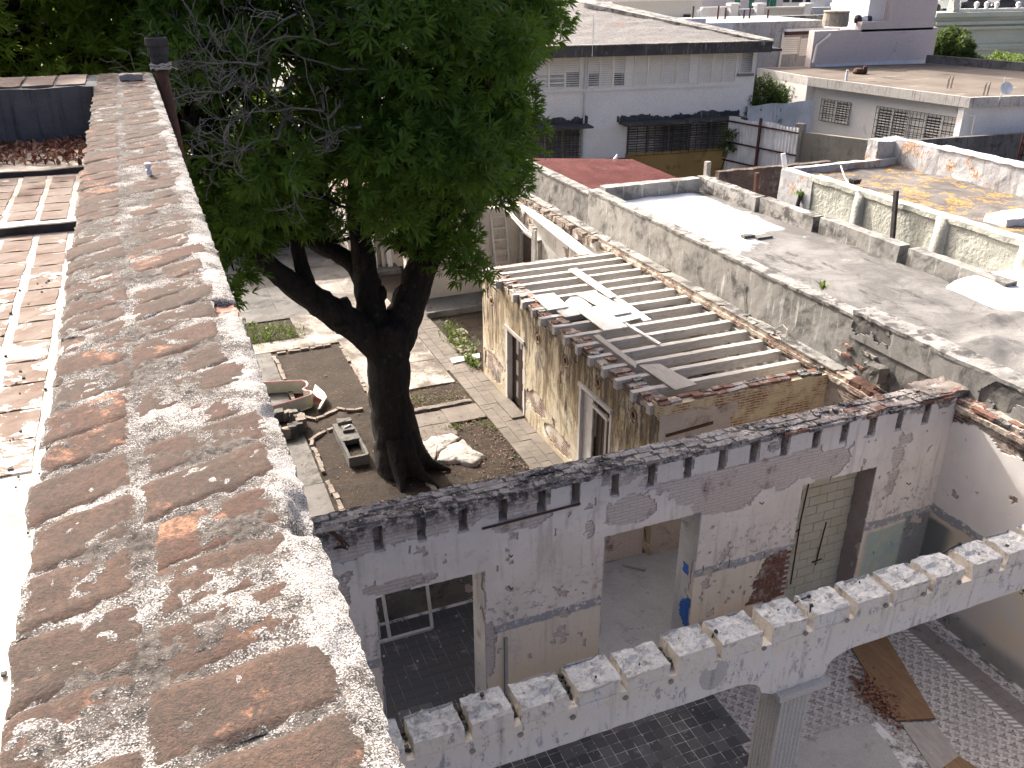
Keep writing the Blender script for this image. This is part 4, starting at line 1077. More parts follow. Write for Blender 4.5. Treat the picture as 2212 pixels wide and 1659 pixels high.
# ---- ledge and grey upper wall of the party wall
mb = MB(); mb.rough(XR - 0.02, 13.12, 10.5, 31, 3.5, 3.60, 0.09, 0.03, 6, 12, skip='z-'); mb.rough(XR + 0.04, 13.12, 10.5, 30.5, 3.60, 3.70, 0.09, 0.03, 6, 13, skip='z-')
mb.build('ledge', M_BRICK_Y, pw)
def keep_ledge(P, U, V): return fbm(P, 1.8, 91, 5) + (fbm(P, 8, 92, 2) - .5) * 0.3 > 0.37
mb = sheet((XR + 0.02, 13.0, 3.70), (0, 1, 0), (1, 0, 0), (0, 0, 1), 17.5, 0.40, 0.045, keep_ledge, 0.03, 4); mb.build('ledge_mortar', M_COPING, pw)
mb = MB(); mb.rough(13.05, 13.42, 13.1, 25.3, 3.5, 4.85, 0.12, 0.018, 3, 15); mb.build('upper_wall', M_PARTY, pw)
mb = MB(); mb.rough(13.07, 13.42, 25.3, 33, 3.5, 4.72, 0.12, 0.03, 3, 16); mb.build('upper_wall', M_PARTY_DK, pw)
mb = MB(); mb.rough(13.03, 13.44, 25.3, 33, 4.71, 4.76, 0.12, 0.012, 3, 17); mb.build('coping', M_COPING, pw)
mb = MB(); mb.rough(13.02, 13.40, 13.1, 25.3, 4.84, 4.90, 0.09, 0.025, 5, 18); mb.build('coping', M_COPING, pw)
mb = MB(); mb.rough(13.02, 13.45, -3, 13.1, 3.5, 4.98, 0.09, 0.03, 4, 19); mb.build('upper_wall', M_PARTY_DK, pw)
def keep_near(P, U, V): return (fbm(P, 0.8, 95, 5) > 0.50)
sheet((13.02, 7.0, 4.45), (0, 1, 0), (0, 0, 1), (-1, 0, 0), 6.1, 0.55, 0.04, keep_near, 0.03, 6).build('plaster', M_PARTY, pw)
mb = MB(); mb.rough(12.98, 13.5, -3, 13.1, 4.97, 5.04, 0.09, 0.03, 5, 20); mb.build('coping', M_COPING, pw)
# broken bricks where the walls meet
for k in range(22):
    y_ = random.uniform(10.6, 13.6); z_ = random.uniform(3.0, 4.3)
    place('brick', random.choice(bm_)[0 if random.random() < .5 else 1], pw, (13.02 - max(0, 3.72 - z_) * 0.42 + random.uniform(-.03, .03), y_, z_), (random.uniform(-.1, .1), random.uniform(-.1, .1), math.pi / 2 + random.uniform(-.2, .2)))
b = MB(); b.tube([gx(R6(400, 180), 13.03), gx(R6(405, 380), 13.02), gz(R6(480, 420), 3.78), gz(R6(600, 470), 3.8), gz(R6(650, 445), 3.95), gz(R6(680, 480), 3.95), gz(R6(670, 540), 3.76)], .012, 6); b.build('cable', M_GREYBD, pw)
mb = MB(); mb.rough(12.75, 13.0, 11.9, 12.3, 3.9, 4.22, 0.06, 0.05, 6, 3); mb.build('concrete_lump', M_CONC, pw)
mb = MB(); mb.rough(12.72, 12.98, 10.6, 12.6, 3.58, 3.72, 0.07, 0.04, 6, 4); mb.build('broken_lintel', M_RUST, pw)

# ---- floors
mb = MB(); mb.box(0.2, XR + 0.02, -3, 13.3, -0.04, 0.0); mb.build('floor', M_GROUT, kind='structure')
fl = bpy.data.objects['floor']
dt = MB(); dt.rough(-0.0935, 0.0935, -0.0935, 0.0935, -0.02, 0.006, 0.1, 0.002, 9, 1, skip='z-'); dt_me = dt.mesh('dark_tile', M_DKTILE)
pt = MB(); pt.box(-0.0985, 0.0985, -0.0985, 0.0985, -0.02, 0.006); pt_me = pt.mesh('petal_tile', M_PETAL)
st = MB(); st.box(-0.0985, 0.0985, -0.0985, 0.0985, -0.02, 0.006); st_me = st.mesh('striped_tile', M_STRIPE)
bt_ = MB(); bt_.box(-0.0985, 0.0985, -0.0985, 0.0985, -0.02, 0.006); bt_me = bt_.mesh('plain_tile', M_BANDT)
seen = []
for i in range(2, 64):
    for j in range(25, 66):
        x_, y_ = 0.1 + 0.2 * i, 0.1 + 0.2 * j
        if 9.9 < y_ < 10.6 or x_ > XR - 0.1 or y_ > 13.2: continue
        px, py = proj((x_, y_, 0.0))
        seen.append((x_, y_, px, py))
def tile_kind(x_, y_):
    if x_ > 12.3: return 'petal'
    if x_ > 12.08: return 'plain'
    if x_ > 11.88: return 'stripe'
    edge = 7.55 + (9.4 - y_) * 0.10 - (0.25 if y_ < 8.3 else 0)
    if y_ > 10.5: return 'dark' if x_ < 4.9 else None
    if x_ < edge: return 'dark'
    if y_ > 9.35: return 'plain' if y_ > 9.55 else 'stripe'
    if 7.9 < x_ < 9.75 + (7.7 - y_) * 0.1 and y_ < 7.85: return None         # cement patch
    return 'petal'
groups = {'dark': [], 'petal': [], 'stripe': [], 'plain': []}
for s_ in seen:
    k = tile_kind(s_[0], s_[1])
    if k: groups[k].append(s_)
MES = {'dark': dt_me, 'petal': pt_me, 'stripe': st_me, 'plain': bt_me}
for k, L in groups.items():
    # those inside the frame and nearest first; the rest are laid as one sheet
    L.sort(key=lambda s: (not (-60 < s[2] < 2270 and -60 < s[3] < 1720), (s[0]) ** 2 + s[1] ** 2 + 100))
    nm = {'dark': 'dark_tile', 'petal': 'petal_tile', 'stripe': 'striped_tile', 'plain': 'plain_tile'}[k]
    vis = [s for s in L if -60 < s[2] < 2270 and -60 < s[3] < 1720]
    if k == 'dark': vis.sort(key=lambda s: 0 if s[1] < 9.9 and s[0] > 3 else 1)
    for s in vis[:290]:
        place(nm, MES[k], fl, (s[0], s[1], random.uniform(-.002, .002)), (0, 0, random.choice((0, math.pi / 2, math.pi)) if k == 'dark' else (math.pi / 2 if (k == 'stripe' and s[1] > 9.3 and s[0] < 11.8) else 0)))
    rest = vis[290:]
    if rest:
        mb = MB()
        for s in rest: mb.box(s[0] - .0975, s[0] + .0975, s[1] - .0975, s[1] + .0975, -0.02, 0.005)
        mb.build(nm + 's', MES[k].materials[0], fl, kind='stuff')
# cement patch and dust on the floor
mb = MB(); pol = [(8.0, 5.6), (7.95, 7.82), (8.7, 7.9), (9.66, 7.8), (9.62, 7.3), (9.45, 6.7), (9.3, 5.6)]
mb.prism(pol, -0.02, 0.012); mb.build('cement_patch', M_CONC_L, fl)

mb = MB(); mb.rough(4.95, XR, 10.55, 13.3, -0.03, 0.012, .2, .006, 3, 3, skip='z-'); mb.build('floor_screed', M_CONC_L, fl)
# boards and leaves on the floor
def board(name, pts, t, mat, label, cat='board', group=None, z=0.03):
    b = MB(); b.slab(pts, t)
    o = b.build(name, mat); return tag(o, label, cat, group)
def px_board(name, px, z, t, mat, label, cat='board', group=None, dz=None):
    P = [gz(p, z + (dz[i] if dz else 0)) for i, p in enumerate(px)]
    return board(name, P, t, mat, label, cat, group)
px_board('wooden_board', [B3(1090, 870), B3(1320, 800), B3(1640, 1335), B3(1385, 1350)], 0.06, 0.03, M_BROWNBD, 'wide dark brown board lying on the patterned tile floor')
px_board('wooden_board', [B3(1410, 1360), B3(1640, 1370), B3(1880, 1700), B3(1640, 1700)], 0.035, 0.025, M_GREYBD, 'grey weathered board on the tile floor, end to end with the brown board')
px_board('wooden_board', [B3(1690, 1650), B3(1790, 1580), B3(1960, 1690), B3(1860, 1760)], 0.07, 0.03, M_BROWNBD, 'short brown board crossing the end of the grey board')
r = np.random.default_rng(11); n_ = 420
c_ = gz(B3(1230, 1190)); u = r.normal(size=(n_, 2))
P = np.stack([c_[0] + 0.02 + u[:, 0] * 0.14 + u[:, 1] * 0.06, c_[1] - 0.05 + u[:, 1] * 0.28, 0.02 + r.random(n_) * 0.05], -1)
litter('leaf_litter', P, r.uniform(0.07, 0.13, n_), M_DRYLEAF, 'brown dry leaves heaped along the brown board on the tile floor', 'leaves', 5, 0.7)
# plaster crumbs on the room floors
r = np.random.default_rng(12); mb = MB()
for k in range(420):
    x_, y_ = random.uniform(1.0, 12.5), random.choice((random.uniform(6.8, 9.9), random.uniform(10.6, 13.2)))
    if random.random() < .3: x_ = random.gauss(11.5, .7)
    x_ = min(max(x_, 0.5), 12.6)
    s_ = random.uniform(0.006, 0.022)
    mb.rough(x_ - s_, x_ + s_, y_ - s_, y_ + s_, 0.0, s_ * 1.2 + 0.006, s_ * 1.2, s_ * 0.5, 30, k)
tag(mb.build('rubble', M_REVEAL, kind='stuff'), 'pale plaster crumbs scattered over the room floors', 'rubble')

# ---- wall behind the doorways
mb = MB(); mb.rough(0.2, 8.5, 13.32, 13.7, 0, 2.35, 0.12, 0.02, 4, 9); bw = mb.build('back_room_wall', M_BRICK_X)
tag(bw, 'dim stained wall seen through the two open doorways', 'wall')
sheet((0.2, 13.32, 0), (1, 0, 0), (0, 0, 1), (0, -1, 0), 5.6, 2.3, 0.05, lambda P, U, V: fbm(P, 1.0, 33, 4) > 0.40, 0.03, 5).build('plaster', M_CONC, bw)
# window frame leaning in the dark room
wf = thing('window_frame', (3.1, 12.8, 0), 'pale empty window frame leaning in the dark room behind the first doorway', 'frame')
for a, b in (((2.35, 12.75, 0.03), (3.58, 12.75, 0.03)), ((3.58, 12.75, 0.03), (3.60, 13.2, 1.5)), ((2.75, 12.75, 0.03), (2.72, 13.2, 1.5)), ((2.35, 12.75, 0.03), (2.33, 13.2, 1.5)), ((2.33, 13.2, 1.5), (3.6, 13.2, 1.5))):
    b_ = MB(); b_.bar(a, b, 0.06, 0.05); b_.build('frame_bar', M_FRAME, wf)
b_ = MB(); b_.bar((7.9, 13.1, 0.05), (8.25, 12.75, 0.05), 0.08, 0.05); tag(b_.build('timber_stub', M_GREYBD), 'short grey timber stub on the floor behind the second doorway', 'timber')

# ------------------------------------------------------------------ notched beam
bmth = thing('concrete_beam', (6.5, 6.6, 0), 'white painted concrete beam with a crenellated top of square blocks', 'beam')
BY0, BY1 = 6.42, 6.86
# body: profile with curved brackets at the column, extruded through the beam's depth
prof = [(0.2, 3.56), (5.55, 3.56)]
for k in range(9):
    a = k / 8 * math.pi / 2; prof.append((5.55 + 0.42 * math.sin(a), 3.56 - 0.0 - 0.22 * (1 - math.cos(a))))
prof += [(6.0, 3.30), (6.16, 3.22), (6.92, 3.22), (7.0, 3.30)]
for k in range(9):
    a = k / 8 * math.pi / 2; prof.append((7.0 + 0.42 * (1 - math.cos(a)), 3.34 + 0.22 * math.sin(a)))
prof += [(XR, 3.60)]
xsb = np.unique(np.concatenate([np.linspace(0.2, XR, 150), [p[0] for p in prof]]))
zb = np.interp(xsb, [p[0] for p in prof], [p[1] for p in prof])
V = []; Fc = []
rows = 7
for side in (0, 1):
    for j in range(rows):
        t = j / (rows - 1)
        for i, x_ in enumerate(xsb):
            V.append((x_, BY0 if side == 0 else BY1, zb[i] * (1 - t) + 4.07 * t))
V = np.array(V); V = V + vdisp(V, 5, 3, 3) * 0.008
nx = len(xsb)
for side in (0, 1):
    o_ = side * rows * nx
    for j in range(rows - 1):
        for i in range(nx - 1):
            q = (o_ + j * nx + i, o_ + j * nx + i + 1, o_ + (j + 1) * nx + i + 1, o_ + (j + 1) * nx + i)
            Fc.append(q if side == 0 else q[::-1])
o_ = rows * nx
for i in range(nx - 1):
    Fc.append((i + 1, i, o_ + i, o_ + i + 1)); t_ = (rows - 1) * nx
    Fc.append((t_ + i, t_ + i + 1, o_ + t_ + i + 1, o_ + t_ + i))
mb = MB(); mb.add(V, Fc); mb.build('beam_body', M_BEAM, bmth)
BL = [(0.35, .84), (0.95, 1.46), (1.55, 2.10), (2.19, 2.66), (2.75, 3.31), (3.43, 3.96), (4.04, 4.60), (4.70, 5.22), (5.31, 5.88), (6.03, 6.54), (6.65, 7.20), (7.30, 7.84), (7.92, 8.50), (8.58, 9.08), (9.26, 9.77), (9.88, 10.38), (10.5, 11.0), (11.1, 11.6), (11.7, 12.25)]
for k, (a, b) in enumerate(BL):
    tz = 4.30 + random.uniform(-.045, .04)
    mb = MB(); mb.rough(a, b, BY0 + 0.001 + random.uniform(0, .012), BY1 - random.uniform(0, .03), 4.05, tz, 0.045, 0.024, 8, 200 + k, skip='z- z+', mi=0)
    # uneven top
    na, nb = 12, 9
    X, Y = np.meshgrid(np.linspace(a, b, na), np.linspace(BY0 + 0.004, BY1 - 0.015, nb), indexing='ij')
    P = np.stack([X, Y, np.full_like(X, tz)], -1)
    sh = P.reshape(-1, 3) + vdisp(P.reshape(-1, 3), 8, 200 + k) * 0.024 + np.stack([np.zeros(P.size // 3), np.zeros(P.size // 3), (fbm(P.reshape(-1, 3), 16, k, 3) - .5) * .035 - .03 * (fbm(P.reshape(-1, 3), 4, k + 9, 2) > .6)], -1)
    idx = np.arange(na * nb).reshape(na, nb)
    q = np.stack([idx[:-1, :-1], idx[1:, :-1], idx[1:, 1:], idx[:-1, 1:]], -1).reshape(-1, 4)
    mb.add(sh, q, 1)
    mb.build('block', [M_BEAM, M_BEAMTOP], bmth)
# rubble left between the blocks
r = np.random.default_rng(21); mb = MB()
for k in range(len(BL) - 1):
    a, b = BL[k][1], BL[k + 1][0]
    for j in range(int(26 if k in (2, 3, 4, 6, 8, 9) else 9)):
        x_ = random.uniform(a + 0.01, b - 0.01); y_ = random.uniform(BY0 + 0.12, BY1 - 0.02); s_ = random.uniform(0.010, 0.028)
        z_ = 4.07 + random.random() * (0.10 if k in (2, 4, 6) else 0.03)
        mb.rough(x_ - s_, x_ + s_, y_ - s_, y_ + s_, z_ - s_, z_ + s_, s_ * 1.5, s_ * .6, 25, k * 31 + j)
for k in range(12):
    bl = random.choice(BL); x_ = random.uniform(bl[0] + .05, bl[1] - .05); y_ = random.uniform(BY0 + .1, BY1 - .08); s_ = random.uniform(0.006, 0.018)
    mb.rough(x_ - s_, x_ + s_, y_ - s_, y_ + s_, 4.29, 4.31 + s_, s_ * 1.5, s_ * .5, 25, k)
tag(mb.build('rubble', M_FASCIA, kind='stuff'), 'dark stone crumbs lying in the notches and on the blocks of the beam', 'rubble')
# bent bolts standing in the notches and anchor plates on the face
for (px, py, dx, dz) in ((B3(690, 610), 0, 0.28, 0.06), (B3(1660, 285), 0, 0.34, 0.10), (B3(825, 665), 0, -0.02, 0.14), (B3(190, 815), 0, 0.03, 0.08)):
    p = gz(px, 4.24); b = MB(); b.tube([p, p + np.array([dx * .5, 0, dz * .7]), p + np.array([dx, 0.0, dz])], 0.011, 6); b.tube([p + np.array([dx, 0, dz]), p + np.array([dx + 0.03, 0, dz + 0.006])], 0.024, 8); b.build('bent_bolt', M_IRON, bmth)
for q in (B2(850, 1545), B2(1160, 1440), B2(1500, 1325), B2(1840, 1200), B2(2135, 1095), B3(525, 880), B3(795, 785), B3(1065, 700), B3(1315, 605), B3(1560, 530), B3(1790, 455), B3(1995, 380)):
    p = gy(q, BY0); b = MB(); b.lathe([(0.035, -0.012), (0.030, 0.006), (0.012, 0.012)], (p[0], BY0 - 0.004, p[2]), 9, axis='y'); b.build('anchor_hole', M_BLOCKJ, bmth, jit=0.008, js=18)
# bare patch on the face
p = gy(B3(200, 1050), BY0)
sheet((p[0] - .35, BY0 + 0.004, p[2] - .32), (1, 0, 0), (0, 0, 1), (0, -1, 0), 0.7, 0.62, 0.02, lambda P, U, V: blob(P, (p[0], p[2] - .02), (0.19, 0.22), 0, 0.2, 3, 3), 0.006, 2).build('cement_repair', M_COLUMN, bmth)
# ------------------------------------------------------------------ column
cl = thing('fluted_column', (6.58, 6.63, 0), 'grey square fluted column carrying the notched beam', 'column')
mb = MB()
x0, x1, y0, y1 = 6.36, 6.80, 6.44, 6.86
def flute(a, b, nfl=6):
    out = []
    w = (b - a - 0.05) / nfl
    out.append((a, 0.0))
    for k in range(nfl):
        s_ = a + 0.025 + k * w
        out += [(s_ + 0.10 * w, 0), (s_ + 0.22 * w, 0.010), (s_ + 0.5 * w, 0.019), (s_ + 0.78 * w, 0.010), (s_ + 0.90 * w, 0)]
    return out
back = [(x1 + x0 - u, y1 - d) for (u, d) in flute(x0, x1)]
left = [(x0 + d, y1 + y0 - v) for (v, d) in flute(y0, y1)]
ring = [(u, y0 + d) for (u, d) in flute(x0, x1)] + [(x1 - d, v) for (v, d) in flute(y0, y1)] + back + left
mb.prism(ring, 0.35, 3.03); mb.build('shaft', M_COLUMN, cl)
mb = MB(); mb.box(x0 - 0.07, x1 + 0.07, y0 - 0.07, y1 + 0.07, 0.0, 0.35); mb.build('base', M_COLUMN, cl)
cap_ = MB(); 
cap_.box(x0 - 0.03, x1 + 0.03, y0 - 0.03, y1 + 0.03, 3.03, 3.08); cap_.box(x0 - 0.07, x1 + 0.07, y0 - 0.06, y1 + 0.06, 3.08, 3.12); cap_.box(x0 - 0.14, x1 + 0.22, y0 - 0.11, y1 + 0.09, 3.12, 3.215)
cap_.build('capital', M_COLUMN, cl)
# ------------------------------------------------------------------ small roofless house in the yard
XH = 8.57
hs = thing('roofless_house', (10.6, 18.2, 0), 'small ochre plastered house without a roof, its bare joists open to the sky', 'house')
JY = [22.86, 22.30, 21.74, 21.17, 20.58, 19.98, 19.35, 18.70, 18.05, 17.40, 16.75, 16.10, 15.45, 14.80, 14.15, 13.50]
D1 = (20.02, 21.30, 2.30); D2 = (15.08, 16.60, 2.58)
def hsolid(y, z):
    for (a, b, t) in (D1, D2):
        if a < y < b and z < t: return False
    return True
mb = MB(); wall_xz(mb, [13.2, D2[0], D2[1], D1[0], D1[1], 23.2], [0, D1[2], D2[2], 3.22], XH + 0.02, XH + 0.40, hsolid, axis='y')
mb.build('wall_core', M_BRICK_Y, hs)
mb = MB(); mb.rough(XH + 0.02, XR + 0.02, 22.88, 23.2, 0, 3.40, 0.12, 0.02, 5, 3); mb.build('far_wall', M_INNER, hs)
mb = MB(); mb.rough(XH + 0.02, XR + 0.02, 18.30, 18.62, 0, 3.28, 0.12, 0.02, 5, 4); mb.build('partition_wall', M_INNER, hs)
mb = MB(); mb.rough(XH + 0.02, XR + 0.02, 13.2, 13.52, 0, 3.58, 0.10, 0.02, 5, 5); mb.build('near_wall', M_BRICK_YEL, hs)
sheet((XH + .02, 13.2, 0), (1, 0, 0), (0, 0, 1), (0, -1, 0), 4.13, 3.5, 0.04, lambda P, U, V: ((P[..., 0] < 10.3 + (fbm(P, 2, 3, 4) - .5) * .8) | (P[..., 2] < 2.4 + (fbm(P, 1.5, 6, 4) - .5) * 1.0)) & (P[..., 2] < 3.38 + (fbm(P, 3, 9, 3) - .5) * .25), 0.022, 5).build('plaster', M_BACKP, hs)
b = MB(); b.bar((8.75, 13.165, 2.92), (9.85, 13.165, 3.0), 0.03, 0.06); b.build('rust_bar', M_RUST, hs)
sheet((XR + .02, 13.5, 0), (0, 1, 0), (0, 0, 1), (-1, 0, 0), 9.4, 3.4, 0.06, lambda P, U, V: fbm(P, 1.1, 3, 4) > 0.36, 0.03, 5).build('inner_plaster', M_INNER, hs)
mb = MB(); mb.rough(XH + .4, XR, 13.5, 22.9, -0.04, 0.04, 0.3, 0.05, 2, 7); mb.build('inner_floor', M_SOIL, hs)
def keep_house(P, U, V):
    y, z = P[..., 1], P[..., 2]
    k = np.ones(y.shape, bool)
    for (a, b, t) in (D1, D2): k &= ~((y > a) & (y < b) & (z < t))
    k &= z < 3.27 + (fbm(P, 2.2, 5, 4) - .5) * 0.25
    low = fbm(P, 1.0, 14, 5)
    k &= ~((z < 0.95) & (z > 0.25) & (low > 0.56)); k &= ~((z < 0.6) & (low > 0.60))
    k &= ~blob(P, (22.4, 0.62), (0.75, 0.42), 1, 0.4, 2.5, 4); k &= ~blob(P, (19.2, 0.85), (0.75, 0.30), 1, 0.45, 2.5, 5); k &= ~blob(P, (17.7, 0.45), (0.9, 0.28), 1, 0.4, 2.5, 6)
    k &= ~(fbm(P, 2.6, 17, 4) > 0.74)
    for (yc, zc) in ((22.44, 2.67), (19.12, 2.77), (17.47, 2.82), (15.78, 2.99), (14.17, 2.95)):
        k &= ~(((y - yc) / 0.17) ** 2 + ((z - zc) / 0.17) ** 2 < 1)
    return k
sheet((XH + 0.02, 13.2, 0), (0, 1, 0), (0, 0, 1), (-1, 0, 0), 10.0, 3.4, 0.035, keep_house, 0.026, 7, und=0.02).build('plaster', M_HOUSEP, hs)
for (yc, zc) in ((22.44, 2.67), (19.12, 2.77), (17.47, 2.82), (15.78, 2.99), (14.17, 2.95)):
    b = MB(); b.lathe([(0.115, -0.02), (0.115, 0.06), (0.085, 0.06), (0.08, -0.02)], (XH, yc, zc), 16, axis='x', close=True); b.build('drain_spout', M_CLAY, hs)
    b = MB(); b.lathe([(0.086, 0), (0.02, 0.01)], (XH + 0.012, yc, zc), 14, axis='x'); b.build('spout_mouth', M_GLASSDK, hs)
# joists
for k, y_ in enumerate(JY):
    z1 = 3.50 + random.uniform(-.01, .015)
    xe = 8.45 + random.uniform(-.05, .04) + (0.25 if k in (1, 3) else 0)
    b = MB(); b.rough(xe, XR + 0.10, y_ - 0.072, y_ + 0.072, z1 - 0.21, z1, 0.1, 0.010, 4, 300 + k)
    b.build('joist', M_JOIST, hs)
# brickwork between the joist ends on the left wall
for k in range(len(JY) - 1):
    yc = (JY[k] + JY[k + 1]) / 2; gap = JY[k] - JY[k + 1] - 0.12
    mb = MB(); mb.rough(XH + 0.01, XH + 0.40, yc - gap / 2, yc + gap / 2, 3.2, 3.44 + random.uniform(-.03, .02), 0.07, 0.02, 8, k, skip='z-')
    mb.build('brick_pier', M_BRICK_Y, hs)
    for i in range(2):
        for j in range(3):
            if random.random() < 0.22: continue
            place('brick', random.choice(bm_)[1 if random.random() < .65 else 0], hs, (XH + 0.135 + 0.0 + 0.26 * (0 if i == 0 else 1) * 0.75, yc - gap / 2 + (j + .5) * gap / 3, 3.465 + random.uniform(-.02, .03)), (random.uniform(-.07, .07), random.uniform(-.06, .06), random.uniform(-.12, .12)), (0.8, min(1.25, gap / 3 / 0.125), 1))
for (yy, zz, red) in ((23.08, 3.43, .7), (22.98, 3.43, .6), (13.28, 3.60, .6), (13.42, 3.61, .7), (18.38, 3.30, .9), (18.52, 3.30, .9)):
    x_ = XH + 0.15
    while x_ < XR:
        if random.random() > .14: place('brick', random.choice(bm_)[1 if random.random() < red else 0], hs, (x_, yy + random.uniform(-.02, .02), zz + random.uniform(-.015, .03)), (random.uniform(-.06, .06), random.uniform(-.06, .06), random.uniform(-.12, .12)))
        x_ += 0.265
# doors
dr = thing('old_door', (XH, 20.66, 0), 'dark brown panelled door with pale slots in the ochre wall of the roofless house', 'door')
b = MB(); b.box(XH + 0.16, XH + 0.20, D1[0] + .06, D1[1] - .06, 0.03, D1[2] - .08); leaf = b.build('door_leaf', M_DOOR, dr)
for yy in (20.30, 20.62, 20.98):
    b = MB(); b.box(XH + 0.15, XH + 0.165, yy - 0.012, yy + 0.012, 0.04, 2.2); b.build('cover_strip', M_DOOR, leaf)
for (yy, za, zb_) in ((20.86, 0.25, 0.75), (20.86, 0.95, 1.40), (20.86, 1.60, 2.05), (20.42, 0.12, 0.62), (20.42, 0.85, 1.3), (20.42, 1.55, 2.0), (20.62, 1.85, 2.05)):
    b = MB(); b.box(XH + 0.148, XH + 0.16, yy - 0.07, yy + 0.07, za, zb_); b.build('door_panel', M_DOORP, leaf)
for (a, b2, w) in (((XH + .06, D1[1] - .03, 0), (XH + .06, D1[1] - .03, D1[2]), .12), ((XH + .08, D1[0] + .03, 0), (XH + .08, D1[0] + .03, D1[2]), .08)):
    b = MB(); b.bar(a, b2, 0.16, w, up=(0, 1, 0)); b.build('door_jamb', M_FRAME, dr)
b = MB(); b.bar((XH + .02, D1[0] - .05, D1[2]), (XH + .02, D1[1] + .06, D1[2]), 0.14, 0.10); b.build('lintel', M_GREYBD, dr)
dr = thing('old_door', (XH, 15.85, 0), 'half-open brown plank door with a broad pale frame board in the ochre wall of the roofless house', 'door')
b = MB()
b.box(XH + 0.14, XH + 0.18, D2[0] + .05, 16.02, 0.03, 2.30); leaf = b.build('door_leaf', M_DOOR, dr)
for yy in (15.32, 15.56, 15.80):
    b = MB(); b.box(XH + 0.125, XH + 0.145, yy - 0.05, yy + 0.05, 0.05, 2.28); b.build('door_plank', M_DOOR if yy != 15.56 else M_GREYBD, leaf)
b = MB(); b.box(XH + 0.03, XH + 0.07, 16.05, 16.50, 0.02, 2.42); b.build('pale_leaf', M_FRAME, dr)
for (a, b2, w) in (((XH + .02, D2[1] - .03, 0), (XH + .02, D2[1] - .03, D2[2]), .10), ((XH + .05, D2[0] + .03, 0), (XH + .05, D2[0] + .03, D2[2] - .05), .08)):
    b = MB(); b.bar(a, b2, 0.14, w, up=(0, 1, 0)); b.build('door_jamb', M_FRAME, dr)
b = MB(); b.bar((XH + .0, D2[0] - .04, D2[2] + .01), (XH + .0, D2[1] + .06, D2[2] + .01), 0.14, 0.09); b.build('lintel', M_FRAME, dr)
b = MB(); b.bar((XH - .01, D2[0] + .15, D2[2] - .28), (XH - .01, 16.0, D2[2] - .25), 0.06, 0.07); b.build('cross_rail', M_FRAME, dr)
# boards lying on the joists
grp = 'pale boards lying on the joists'
def rb(px, z, mat, label, t=0.024, name='roof_board', g=None): return px_board(name, [R4(*p) for p in px], z, t, mat, label, 'board', g)
rb([(880, 302), (955, 286), (1330, 545), (1268, 566)], 3.585, M_PLANKW, 'long clean white plank reaching across the joists beyond the sheets')
rb([(550, 545), (745, 520), (885, 650), (690, 682)], 3.565, M_PLY, 'grey board riddled with holes on the joists beside the brick piers')
rb([(765, 682), (900, 560), (985, 556), (1100, 640), (985, 722), (850, 746)], 3.535, M_PLY, 'second board riddled with holes, half under the white sheets on the joists')
rb([(960, 532), (1140, 512), (1475, 695), (1308, 727)], 3.595, M_PLANKW, 'broad white sheet with one curled edge on the joists below the long plank')
rb([(960, 678), (1180, 638), (1435, 835), (1213, 872)], 3.565, M_PLANKW, 'broad white sheet overlapping the holed boards on the joists')
rb([(1290, 742), (1480, 690), (1565, 748), (1385, 792)], 3.545, M_PLANKW, 'small white sheet between the broad sheets and the loose stick on the joists')
rb([(1330, 566), (1380, 580), (1655, 768), (1585, 780), (1300, 580)], 3.53, M_PLANKW, 'narrow white strip poking out beyond the sheets on the joists')
rb([(1398, 800), (1422, 796), (1748, 988), (1722, 998)], 3.565, M_PLANKW, 'thin pale stick lying aslant over the joists', 0.03)
P = [gz(R4(1112, 918), 3.58), gz(R4(1165, 908), 3.58), gz(R4(1522, 1175), 3.56), gz(R4(1508, 1222), 3.56)]
board('roof_board', P, 0.05, M_GREYBD, 'mossy grey splintered timber lying across the joists')
rb([(1538, 1195), (1730, 1180), (2082, 1372), (1878, 1425)], 3.56, M_GREYBD, 'grey nail-studded sheet lying at the shaded end of the joists')
rb([(1478, 1262), (1530, 1240), (1760, 1340), (1700, 1330)], 3.30, M_GREYBD, 'dark splintered plank hanging between the shaded joists')
# ------------------------------------------------------------------ courtyard
def zsoil(P): return 0.004 + (fbm(P, 1.2, 5, 4) - 0.5) * 0.05 + (fbm(P, 7, 6, 3) - .5) * 0.03
mb = MB(); mb.grid(0.2, 13.1, 13.5, 40, zsoil, 0.09); mb.build('yard_soil', M_SOIL, kind='structure', smooth=True)
pv = MB(); pv.box(0.25, 2.0, 13.8, 17.0, -0.02, 0.045)
pav = pv.build('yard_pavement', M_CONC, kind='structure')
def slab_obj(x0, x1, y0, y1, mat, z=0.05, seed=0, name='paving_slab', amp=0.012):
    b = MB(); b.rough(x0, x1, y0, y1, -0.03, z, 0.14, amp, 2.5, seed, skip='z-'); b.build(name, mat, pav)
k = 0
for (x0, x1, y0, y1, nx, ny, m) in ((0.25, 2.70, 17.0, 27.3, 2, 6, M_CONC), (0.25, 2.0, 27.3, 39, 1, 6, M_CONC), (2.0, 4.95, 30.2, 39, 2, 5, M_CONC), (4.95, 7.55, 22.95, 34.0, 2, 6, M_PAVE), (4.95, 7.0, 34.0, 39.0, 1, 3, M_CONC), (2.0, 4.95, 27.35, 28.2, 2, 1, M_PAVE), (3.8, 4.95, 28.2, 30.2, 1, 1, M_PAVE), (5.55, 6.55, 19.8, 21.3, 1, 2, M_PAVER), (6.55, 7.62, 20.45, 21.35, 1, 1, M_PAVER), (8.35, 12.7, 28.4, 30.3, 3, 1, M_CONC)):
    for i in range(nx):
        for j in range(ny):
            a, b_ = x0 + (x1 - x0) * i / nx, x0 + (x1 - x0) * (i + 1) / nx; c, d = y0 + (y1 - y0) * j / ny, y0 + (y1 - y0) * (j + 1) / ny
            slab_obj(a + .004, b_ - .004, c + .004, d - .004, m, 0.05 + random.uniform(-.006, .006), k); k += 1
